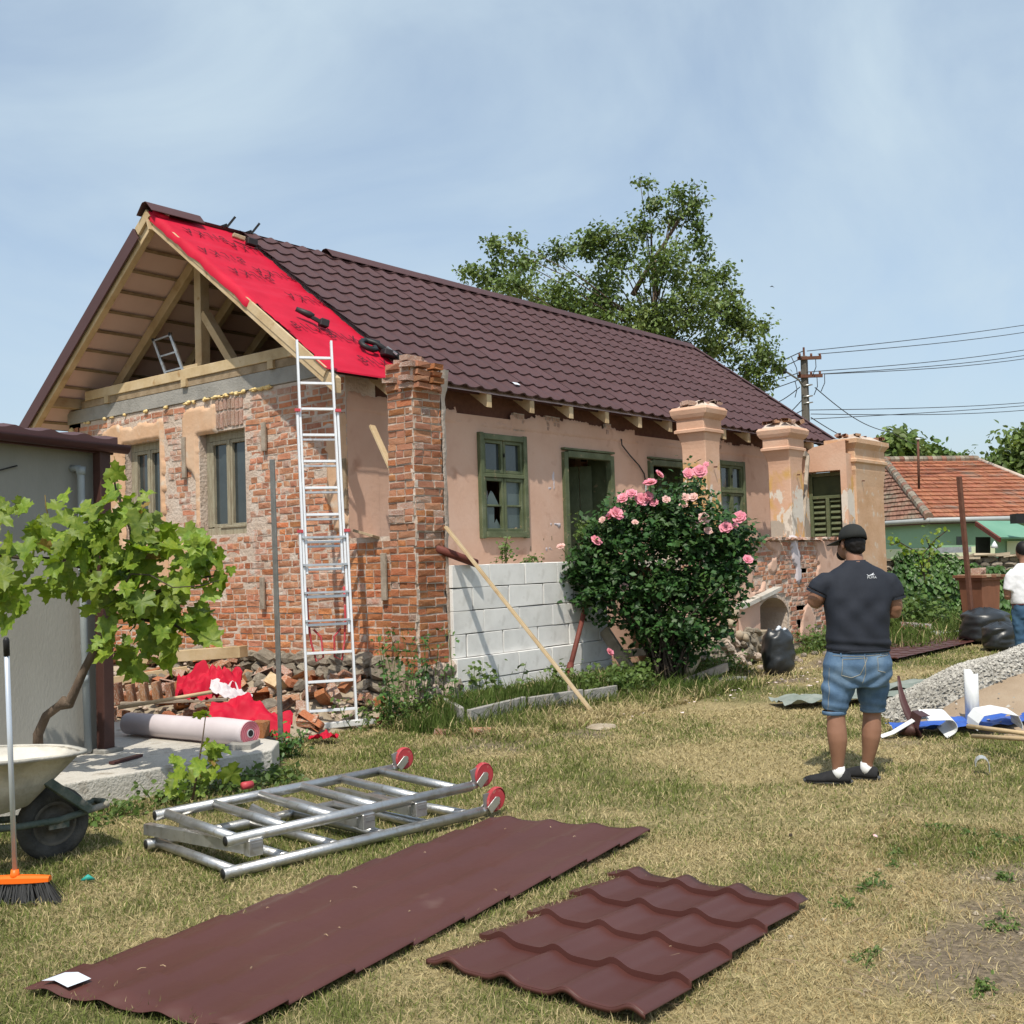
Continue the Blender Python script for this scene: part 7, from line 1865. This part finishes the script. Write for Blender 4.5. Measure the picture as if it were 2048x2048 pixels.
bevel(part_beam('pouch', 'drill', tb2, sl(.70, .56, .05), sl(.88, .50, .05), .13, .08), .012); part_tube('roller', 'black', tb2, [sl(.84, .42, .06), sl(1.02, .38, .06)], .055, 12); part_beam('buckle', 'alu', tb2, sl(.78, .60, .1), sl(.80, .42, .1), .02, .02)
for i, (x_, l) in enumerate(((.62, 'left pair of snips'), (1.02, 'right pair of snips'))):
    put('metal_snips', MB().beam((x_, RY - .03, RZ + .02), (x_ + .10, RY - .08, RZ + .17), .02, .03).beam((x_ - .06, RY, RZ + .02), (x_ + .02, RY, RZ + .06), .03, .04), 'black', label=l + ' standing on the roof ridge above the red membrane', cat='snips')

# ================================================================== BAGS, TARPS, HEAP, OFFCUTS on the right
def rubbish_bag(label, c, w_, h, seed, top=True, group=None):
    mb = MB(); P = []; n_ = 30; c = Vector(c)
    for i in range(23):
        t = i / 22; rr_ = w_ * (.30 + .70 * min(1, t * 5) ** .5) if t < .2 else w_ * (1 - .12 * max(0, t - .45)) * (1 if t < .85 else (1 - (t - .85) * (2.2 if top else 5.5)))
        row = []
        for j in range(n_):
            a = 2 * math.pi * j / n_
            k = 1 + .16 * (float(vn(math.cos(a) * 2.5 + 5, t * 7 + math.sin(a) * 2.5 + 5, seed)) - .5) + .10 * (float(vn(a * 4, t * 11, seed + 1)) - .5)
            row.append(c + Vector((rr_ * k * math.cos(a), rr_ * k * .8 * math.sin(a), h * t + .02 * math.sin(a * 5) * (t > .9))))
        P.append(row)
    mb.grid(P, close=True); mb.f.append(tuple(range(len(mb.v) - n_, len(mb.v))))
    return put('rubbish_bag', mb, 'bag', smooth=True, label=label, cat='rubbish bag', group=group)
bg_ = rubbish_bag('full black rubbish bag standing before the cellar arch', (5.17, -2.52, -.01), .25, .60, 3)
for i, (dx_, dy_, h) in enumerate(((-.06, 0, .59), (.04, .03, .61), (.1, -.02, .58))): link('crumpled_paper', stone_data(i, 'paper'), None, None, (5.17 + dx_, -2.56 + dy_, h), scale=(.07, .06, .06), label='crumpled white paper in the mouth of the black rubbish bag', cat='paper', group='papers in the rubbish bag')
rubbish_bag('large grey black rubbish bag lying behind the man in white', (10.9, -3.45, -.02), .48, .60, 6, False)
rubbish_bag('black rubbish bag in front of the larger bag near the gravel heap', (9.6, -4.05, -.02), .32, .45, 7, False)
put('striped_bag', MB().box((13.0, -1.55, .09), (.5, .35, .16), (0, .1, -.6), jit=.05), 'cloth_red_white', label='red and white printed bag lying in the grass right of the man', cat='bag')
for i, (x_, y_) in enumerate(((14.6, -2.1), (14.9, -2.7))): link('litter', stone_data(i + 3, 'paper'), None, None, (x_, y_, .08), scale=(.22, .16, .16), label='white plastic litter in the tall grass below the rusty post', cat='litter', group='litter below the rusty post')
put('yellow_scrap', MB().box((10.4, -3.95, .03), (.35, .08, .03), (0, 0, -.7)), 'foam', label='yellow scrap lying beside the black bags', cat='scrap')

def hgt(x, y):      # sand and gravel heap
    a = .62 * np.exp(-(((x - 4.6) / 1.8) ** 2 + ((y + 7.4) / 1.2) ** 2)) + .56 * np.exp(-(((x - 3.3) / 1.25) ** 2 + ((y + 6.3) / .80) ** 2)) + .24 * np.exp(-(((x - 3.7) / 1.2) ** 2 + ((y + 5.3) / .50) ** 2)) + .16 * np.exp(-(((x - 2.3) / .6) ** 2 + ((y + 5.8) / .5) ** 2))
    return a
X_, Y_ = np.meshgrid(np.linspace(.9, 7.2, 140), np.linspace(-9.8, -4.0, 130), indexing='ij')
Hh = hgt(X_, Y_); Zs = Hh - .07 + .03 * (fbm(X_ * 3, Y_ * 3, 61, 3) - .5) * np.clip(Hh * 6, 0, 1)
def gridmesh(name, X_, Y_, Z_, mat, **k):
    a, b = X_.shape; ii = (np.arange(a - 1)[:, None] * b + np.arange(b - 1)[None]).ravel()
    return npmesh(name, np.stack([X_.ravel(), Y_.ravel(), Z_.ravel()], 1), np.stack([ii, ii + b, ii + b + 1, ii + 1], 1), mat, smooth=True, **k)
gridmesh('sand_heap', X_, Y_, Zs, 'sand', kind='stuff', label='brown sand at the near side of the gravel heap', cat='sand heap')
# gravel lies over the rear and crest: boundary line through the heap
def gmask(x, y):
    u = (x - 3.0) * .774 + (y + 6.0) * .631 ; v = (x - 3.0) * .6327 - (y + 6.0) * .774
    return u + .62 - .10 * v + .28 * (fbm(x * 1.4, y * 1.4, 63, 2) - .5)
Mg = np.clip(gmask(X_, Y_) * 5, 0, 1)
gridmesh('gravel_heap', X_, Y_, Zs - .05 + .09 * Mg * np.clip(Hh * 9, 0, 1) - (Hh < .075) * .1, 'gravel_bed', kind='stuff', label='pale grey gravel heap at the right border', cat='gravel heap')
rs = np.random.RandomState(8); n_ = 30000
gx = rs.uniform(1.2, 6.6, n_); gy = rs.uniform(-9.3, -4.2, n_); hh = hgt(gx, gy); keep = (gmask(gx, gy) > .05 + .1 * rs.rand(n_)) & (hh > .06); keep |= (hh > .03) & (rs.rand(n_) < .012)
gx, gy, hh = gx[keep], gy[keep], hh[keep]; n_ = len(gx)
cube = np.array([(x, y, z) for x in (-1, 1) for y in (-1, 1) for z in (-1, 1)], float) * .5
ov = np.array([(0, 0, .5), (.5, 0, .05), (0, .5, 0), (-.5, 0, .05), (0, -.5, 0)]); of = np.array([(0, 1, 2), (0, 2, 3), (0, 3, 4), (0, 4, 1)])
sz = rs.uniform(.016, .036, n_)[:, None, None]; an = rs.uniform(0, 6.28, n_); ca_, sa_ = np.cos(an)[:, None], np.sin(an)[:, None]
vv = ov[None] * sz * np.array([1.3, .9, 1.0]) + rs.normal(0, .10, (n_, 5, 3)) * sz
vx = vv[:, :, 0] * ca_ - vv[:, :, 1] * sa_ + gx[:, None]; vy = vv[:, :, 0] * sa_ + vv[:, :, 1] * ca_ + gy[:, None]; vz = vv[:, :, 2] + (hh - .015 + .02 * (fbm(gx * 3, gy * 3, 61, 3) - .5))[:, None]
npmesh('gravel', np.stack([vx, vy, vz], 2).reshape(-1, 3), (of[None] + (np.arange(n_) * 5)[:, None, None]).reshape(-1, 3), 'gravel', None, np.repeat(rs.rand(n_), 5), kind='stuff', label='loose grey gravel stones covering the crest of the heap')
# tarpaulins under the heap
def tarp(name, label, poly_c, U, V, lu, lv, mat, seed, amp=.06, zb=.03):
    P = []; c = Vector(poly_c)
    for i in range(41):
        row = []
        for j in range(19):
            u = (i / 40 - .5) * lu; v = (j / 18 - .5) * lv * (1 + .25 * (float(vn(i * .3, 1, seed)) - .5)); p = c + U * u + V * v
            z = max(float(hgt(p.x, p.y)) * .35, 0) + amp * float(fbm(i * .22, j * .30, seed, 3)) + zb
            row.append(Vector((p.x, p.y, z)))
        P.append(row)
    return put(name, MB().grid(P), mat, smooth=True, label=label, cat='tarpaulin')
tarp('tarpaulin', 'dull green tarpaulin spread under the left edge of the gravel heap', (4.25, -4.85, 0), Vector((.88, -.45, 0)).normalized() * -1, Vector((.45, .88, 0)), 2.2, .65, 'tarp', 5, .10)
tarp('tarpaulin', 'wrinkled green tarpaulin strip lying behind the man s legs', (2.75, -4.35, 0), Vector((.70, -.70, 0)).normalized(), Vector((.7, .7, 0)).normalized(), 1.3, .55, 'tarp', 9, .10)
tarp('blue_tarpaulin', 'bright blue tarpaulin under the white metal offcuts', (1.55, -6.05, 0), Vector((.6327, -.774, 0)), Vector((.774, .63, 0)), 1.35, .34, 'tarp_blue', 7, .09, .02)
tarp('tarpaulin', 'green tarpaulin scrap in the far grass beside the rubbish bags', (12.2, -2.9, 0), Vector((.6, -.78, 0)), Vector((.78, .6, 0)), 1.5, .5, 'tarp', 11, .1, .05)
def bent(name, mat, label, prof_, width, O, ax_u, ax_w, cat='metal offcut', th=.004, group='metal gutter offcuts'):
    """profile (a, z) swept along ax_w"""
    O = Vector(O); P = [[O + ax_u * a + Vector((0, 0, z)) + ax_w * (w_ * width) for w_ in (0, .5, 1)] for a, z in prof_]
    o = put(name, MB().grid(P), mat, label=label, cat=cat, group=group); s_ = o.modifiers.new('t', 'SOLIDIFY'); s_.thickness = th; return o
arc = lambda cx_, cz_, r_, a0, a1, n_=7: [(cx_ + r_ * math.cos(rad(a0 + (a1 - a0) * i / n_)), cz_ + r_ * math.sin(rad(a0 + (a1 - a0) * i / n_))) for i in range(n_ + 1)]
g1 = pix(1893, 1462, 9.2); g1.z = 0
bent('gutter_offcut', 'white_metal', 'open white folded metal offcut with brown inside nearest the blue tarpaulin', [(-.15, .165)] + arc(.03, .105, .06, 90, -60) + [(-.0, .02)], .22, g1 + Vector((0, 0, .0)), rr, (ff * .75 + Vector((0, 0, .22))).normalized())
bent('gutter_offcut', 'dark_brown', 'brown inside flap of the white folded offcut', [(-.16, .005), (-.20, .10), (-.17, .20), (-.10, .205)], .22, g1 + rr * -.03, rr, (ff * .6 + Vector((0, 0, .05))).normalized())
bent('gutter_offcut', 'white_metal', 'flat white metal strip pointing left from the folded offcut', [(-.40, .02), (-.30, .05), (-.1, .16), (.0, .17)], .09, g1 + rr * -.1 + ff * .1, rr, (ff * .9 + Vector((0, 0, .1))))
g2 = pix(1945, 1440, 9.6); g2.z = 0
bent('gutter_offcut', 'white_metal', 'upright white gutter piece standing on end in the sand', arc(0, 0, .06, 200, -20), .01, g2, rr, ff) if False else None
mb = MB(); P = []
for z in (.05, .28, .50):
    P.append([g2 + rr * (.055 * math.cos(rad(a)) + .02 * (z * .5)) - ff * (.055 * math.sin(rad(a))) + Vector((0, 0, z + (.04 if a > 90 else 0))) for a in range(-10, 200, 20)])
o = put('gutter_offcut', MB().grid(P), 'white_metal', smooth=True, label='upright white gutter piece standing on end in the sand', cat='metal offcut', group='metal gutter offcuts'); o.modifiers.new('t', 'SOLIDIFY').thickness = .004
g3 = pix(2005, 1475, 9.2); g3.z = 0
bent('gutter_offcut', 'white_metal', 'large rounded white gutter piece right of the upright one', [(-.20, .02), (-.19, .08), (-.14, .14), (0, .16), (.14, .13), (.17, .06), (.17, .02)], .24, g3 + Vector((0, 0, .05)), rr, (ff * .9 + Vector((0, 0, .15))))
for k, (a, b) in enumerate((((1935, 1452), (2120, 1476)), ((1945, 1472), (2120, 1482)))):
    A, B = pix(*a, 8.7 - .1 * k), pix(*b, 8.0 - .1 * k)
    put('wooden_pole', MB().tube([A, B], .017, 10), 'wood', smooth=True, label=('upper' if k == 0 else 'lower') + ' wooden shovel handle lying over the white metal offcuts', cat='tool handle', group='shovel handles at the right border')
mb = MB(); P = []
path = [(1797, 1352), (1800, 1375), (1806, 1400), (1815, 1425), (1830, 1450), (1838, 1470)]
for i, (x_, y_) in enumerate(path):
    p = pix(x_, y_, 9.75 - i * .05); w_ = (.012, .02, .03, .035, .045, .05)[i]; P.append([p - rr * w_, p + ff * .012, p + rr * w_])
o = put('metal_strip', MB().grid(P), 'dark_brown', smooth=True, label='curled brown metal strip sticking up beside the sand heap', cat='metal strip'); o.modifiers.new('t', 'SOLIDIFY').thickness = .003
put('metal_strip', MB().tube([pix(1800, 1465, 9.4), pix(1825, 1460, 9.3), pix(1842, 1468, 9.3)], [.02, .055, .01], 8), 'brown_post', smooth=True, label='dull brown crumpled metal piece left of the white offcuts', cat='metal piece')
g4 = pix(1966, 1550, 7.75); g4.z = 0
bent('gutter_offcut', 'grey_metal', 'small curved grey gutter piece standing alone in the grass', arc(0, .045, .05, 190, 0) + [(.05, .0)], .10, g4 + Vector((0, 0, .02)), rr * .8 - ff * .3, (rr * .3 + ff * .9 + Vector((0, 0, .05))))
# small odds on the grass
put('bark_chip', MB().box((-2.6, -6.35, .03), (.035, .015, .012), (.1, .4, .6)), 'bark_dark', label='small dark bark chip lying beyond the short tile sheet', cat='chip')
put('sweet_wrapper', MB().box((-2.40, -6.75, .035), (.035, .018, .01), (.3, .2, .2), jit=.004), 'cloth_red_white', label='tiny red and white wrapper in the grass beyond the tile sheet', cat='wrapper')

# ================================================================== WEEDS, SHRUBS, GRASS
def weed_clump(label, c, w_, h, n_, seed, size=.05, cat='weeds', mat='weed', name='weed_clump', lean=(0, 0)):
    q = random.Random(seed); t = thing(name, label, cat, c); pts = []; mb = MB(); c = Vector(c)
    for i in range(max(4, n_ // 22)):
        b_ = c + Vector((q.gauss(0, w_ * .45), q.gauss(0, w_ * .25), 0)); b_.z = max(c.z, 0)
        e = b_ + Vector((q.gauss(0, w_ * .3) + lean[0], q.gauss(0, w_ * .2) + lean[1], h * q.uniform(.45, 1.05))); mb.tube([b_, b_.lerp(e, .5) + Vector((q.gauss(0, .02), 0, .02)), e], [.005, .004, .002], 4)
        for k in range(22): p = b_.lerp(e, q.random() ** .8); pts.append((p.x + q.gauss(0, size * .9), p.y + q.gauss(0, size * .9), p.z + q.gauss(0, size * .6)))
    put('stems', mb, 'weed', t); leaf_cloud('leaves', t, mat, pts, size, nrm_bias=tuple(SUN * .8 + Vector((0, 0, .4))), spread=.6, seed=seed, droop=.2); return t
weed_clump('tall weeds growing at the foot of the brick corner pillar', (-.15, -1.25, .0), .55, 1.0, 520, 1, .055, mat='ivy_leaf')
weed_clump('low bushy weeds left of the pillar at the rubble edge', (-.55, -1.15, .0), .5, .42, 420, 2, .05)
weed_clump('leafy weed in front of the lower white blocks', (.85, -1.35, .1), .35, .45, 160, 3, .07)
weed_clump('green weeds under the steel prop', (1.9, -1.55, .1), .5, .30, 380, 4, .06)
weed_clump('low green weeds left of the rose bush foot', (2.35, -2.0, .08), .6, .32, 520, 5, .06)
weed_clump('weeds by the planks right of the rose bush', (4.9, -1.9, .0), .6, .30, 380, 6, .06)
weed_clump('green weeds growing by the pier right of the cellar arch', (8.9, -1.7, 0), .9, .45, 650, 7, .07)
weed_clump('small ivy tuft at the foot of the grey post', (-2.30, -1.72, 0), .16, .30, 260, 8, .045, mat='ivy_leaf')
weed_clump('low weeds along the front edge of the concrete slab', (-3.25, -2.45, 0), .55, .12, 520, 9, .05)
weed_clump('weeds under the young vine at the slab', (-3.75, -2.35, 0), .3, .16, 300, 10, .05)
weed_clump('weeds in front of the slab near the wheelbarrow', (-4.35, -2.45, 0), .4, .12, 260, 16, .045)
weed_clump('small spiky plant growing on top of the white block wall', (1.55, -.92, 1.57), .06, .30, 80, 11, .05)
weed_clump('tiny weed on the block wall near the door', (2.05, -.92, 1.57), .10, .08, 50, 12, .04)
weed_clump('thin shoot standing before the open green door', (2.62, -1.25, 1.75), .06, .45, 40, 13, .06)
weed_clump('bushy tall weeds between creeper and rusty post', (14.2, -1.3, 0), .9, .75, 1000, 14, .10)
weed_clump('tall weeds at the base of the creeper wall beside the pillar', (13.2, -.6, 0), .8, .6, 700, 15, .10)
q = random.Random(90)
for i in range(30):
    x_, y_ = q.uniform(-4.3, -1.9), q.uniform(-8.3, -6.9)
    if x_ < -3.6 and y_ > -7.3: continue
    weed_clump('small clover and plantain patch in the trampled soil at lower right', (x_, y_, 0), .11, .022, 34, 100 + i, .018)['group'] = 'weed patches in the trampled soil'

def frustum_mask(x, y, m=.06):
    dx, dy = x - CP.x, y - CP.y; d = dx * CF.x + dy * CF.y; l = (dx * CR.x + dy * CR.y) / np.maximum(d, .1)
    return (d > 2.6) & (np.abs(l) < .46 + m), d
def blades(n_, seed, dmin, dmax, wmul=1., hmul=1., region=None, tall=0.):
    rs = np.random.RandomState(seed)
    if region is None:
        d = dmin + (dmax - dmin) * rs.rand(n_) ** .8; l = rs.uniform(-.52, .52, n_) * d
        x = CP.x + CF.x * d / .999 + CR.x * l; y = CP.y + CF.y * d / .999 + CR.y * l
    else: x = rs.uniform(region[0], region[1], n_); y = rs.uniform(region[2], region[3], n_)
    ok = np.ones(len(x), bool)
    def inpoly(P):
        c = np.zeros(len(x), bool); j = len(P) - 1
        for i in range(len(P)):
            (xi, yi), (xj, yj) = P[i], P[j]; cc = ((yi > y) != (yj > y)) & (x < (xj - xi) * (y - yi) / (yj - yi + 1e-9) + xi); c ^= cc; j = i
        return c
    ok &= ~inpoly([(-7.6, -2.02), (-4.5, -2.02), (-3.6, -2.1), (-2.88, -2.18), (-2.57, -1.9), (-2.3, .45), (-7.6, .8)])
    ok &= ~((y > -1.06) & (x > -.05) & (x < 12.4))
    ok &= ~inpoly([(-2.6, -.6), (-1.4, -1.0), (-.4, -.9), (0, -1.0), (0, 6), (-2.6, 6)])
    tg = dryness(x, y); br = bare(x, y)
    ok &= rs.rand(len(x)) > br * .82
    dens = .45 + .55 * fbm(x * 5, y * 5, 33, 2); ok &= rs.rand(len(x)) < dens * 1.25
    # flattened beneath the sheets
    for P in ([(-6.0, -5.0), (-3.2, -4.82), (-3.06, -5.6), (-6.02, -5.9)], [(-5.11, -6.12), (-3.72, -6.0), (-3.70, -6.87), (-5.11, -6.97)]): ok &= ~inpoly(P)
    ok &= hgt(x, y) < .08
    x, y, tg = x[ok], y[ok], tg[ok]; n_ = len(x); z = zg(x, y)
    bed = np.exp(-(((y + 1.75) / .45) ** 2)) * ((x > -.8) & (x < 5.2)) + np.exp(-(((x - 3.1) / .9) ** 2 + ((y + 2.45) / .45) ** 2)) + ((x > 9) & (y > -3.2)) * .9 + np.exp(-(((y + 1.5) / .5) ** 2)) * (x > 8)
    slabf = np.exp(-((y + 2.35) / .18) ** 2) * (x < -2.6) * .6
    lush = np.clip(bed + slabf, 0, 1)
    h = (.014 + .026 * rs.rand(n_) ** 1.6) * (1 + 2.6 * lush * rs.rand(n_) + .45 * (1 - tg) + tall) * hmul
    flat = np.where(rs.rand(n_) < .25 + .45 * tg, 2.2, .55) * (1 - .6 * lush)
    a = rs.uniform(0, 6.283, n_); dx = np.cos(a) * h * flat; dy = np.sin(a) * h * flat
    dist = (x - CP.x) * CF.x + (y - CP.y) * CF.y
    w_ = (.0016 + .0012 * rs.rand(n_)) * wmul * np.clip(dist / 5.0, .8, 6)
    pa = rs.uniform(0, 6.283, n_); wx = np.cos(pa) * w_; wy = np.sin(pa) * w_
    v = np.zeros((n_, 5, 3)); b0 = np.stack([x, y, z - .003], 1)
    v[:, 0] = b0 - np.stack([wx, wy, 0 * wx], 1); v[:, 1] = b0 + np.stack([wx, wy, 0 * wx], 1)
    mid = b0 + np.stack([dx * .35, dy * .35, h * .62], 1)
    v[:, 2] = mid + np.stack([wx, wy, 0 * wx], 1) * .75; v[:, 3] = mid - np.stack([wx, wy, 0 * wx], 1) * .75
    v[:, 4] = b0 + np.stack([dx, dy, h * np.where(flat > 1.5, .55, 1.)], 1)
    f = np.array([(0, 1, 2), (0, 2, 3), (3, 2, 4)])
    dry = (rs.rand(n_) < (.20 + .76 * tg) * (1 - .92 * lush))[:, None]
    gcol = np.array([.14, .17, .045]) * (1 - .45 * lush[:, None]) + rs.rand(n_, 1) * np.array([.07, .07, .02]); dcol = np.array([.38, .31, .155]) + rs.rand(n_, 1) * np.array([.20, .17, .11])
    gcol = gcol * (1 - .5 * lush[:, None]) + np.array([.055, .125, .02]) * .5 * lush[:, None]
    col = np.where(dry, dcol, gcol) * rs.uniform(.72, 1.15, (n_, 1))
    return v.reshape(-1, 3), (f[None] + (np.arange(n_) * 5)[:, None, None]).reshape(-1, 3), np.repeat(col, 5, 0)
MT['grass'] = vcol_material('grass_blades', rough=.75, noise=.05, transl=.25)
GRASS = [(150000, 1, 2.7, 6.5, 1, 1), (150000, 2, 6.0, 11.5, 1, 1), (95000, 3, 11, 22, 1, 1.1), (22000, 4, 21, 60, 1, 1.6)]
for (n_, sd_, a, b, wm, hm) in GRASS:
    v, f, c = blades(n_, sd_, a, b, wm, hm); npmesh('grass', v, f, 'grass', col=c, kind='stuff')
v, f, c = blades(9000, 12, 0, 0, 1.3, 1.2, region=(-5.0, -1.8, -9.0, -6.6)); c = c * np.array([[.9, .8, .75]]); npmesh('grass', v, f, 'grass', col=c, kind='stuff')
v, f, c = blades(26000, 9, 0, 0, 1.2, 1.5, region=(-.8, 5.2, -2.9, -1.1), tall=1.); npmesh('grass', v, f, 'grass', col=c, kind='stuff')
v, f, c = blades(16000, 10, 0, 0, 1.2, 2.4, region=(9, 19, -3.0, 1.5), tall=.9); npmesh('grass', v, f, 'grass', col=c, kind='stuff')

mb = MB(); q = random.Random(71)
for i in range(420):
    x_, y_ = q.uniform(-4.9, -1.6), q.uniform(-9.2, -6.9); s_ = q.uniform(.006, .022); vs, fs = SB[q.randrange(10)]
    if float(bare(x_, y_)) < .15 and q.random() < .8: continue
    mb.add([(v.x * s_ * 1.5 + x_, v.y * s_ * 1.2 + y_, v.z * s_ + zgf(x_, y_) + s_ * .2) for v in vs], fs, q.random())
put('soil_clods', mb, 'dirt', kind='stuff')
mb = MB()
for i in range(110):
    x_, y_ = q.uniform(-5.2, -1.4), q.uniform(-9.2, -6.6); a = q.uniform(0, 6.28); L_ = q.uniform(.05, .28); z_ = zgf(x_, y_) + .012
    p = Vector((x_, y_, z_)); d = Vector((math.cos(a), math.sin(a), 0)); n_ = Vector((-d.y, d.x, 0)) * q.uniform(-.04, .04)
    mb.tube([p, p + d * L_ * .5 + n_ + Vector((0, 0, .012)), p + d * L_ + Vector((0, 0, q.uniform(0, .02)))], [.0018, .0016, .001], 4, r=q.random())
put('straw', mb, 'wood_old', kind='stuff')

mb = MB()
for i in range(14):      # clippings on the long sheet
    u = q.uniform(.05, .95); s_ = q.uniform(.1, 2.9); a = q.uniform(0, 6.28); p = fA(u, s_, wave(u - .06) * .55 + .022); d = Vector((math.cos(a), math.sin(a), 0)) * q.uniform(.01, .035)
    mb.tube([p, p + d * .5 + Vector((0, 0, .004)), p + d], .0014, 4, r=q.random())
put('grass_clippings', mb, 'wood', kind='stuff')
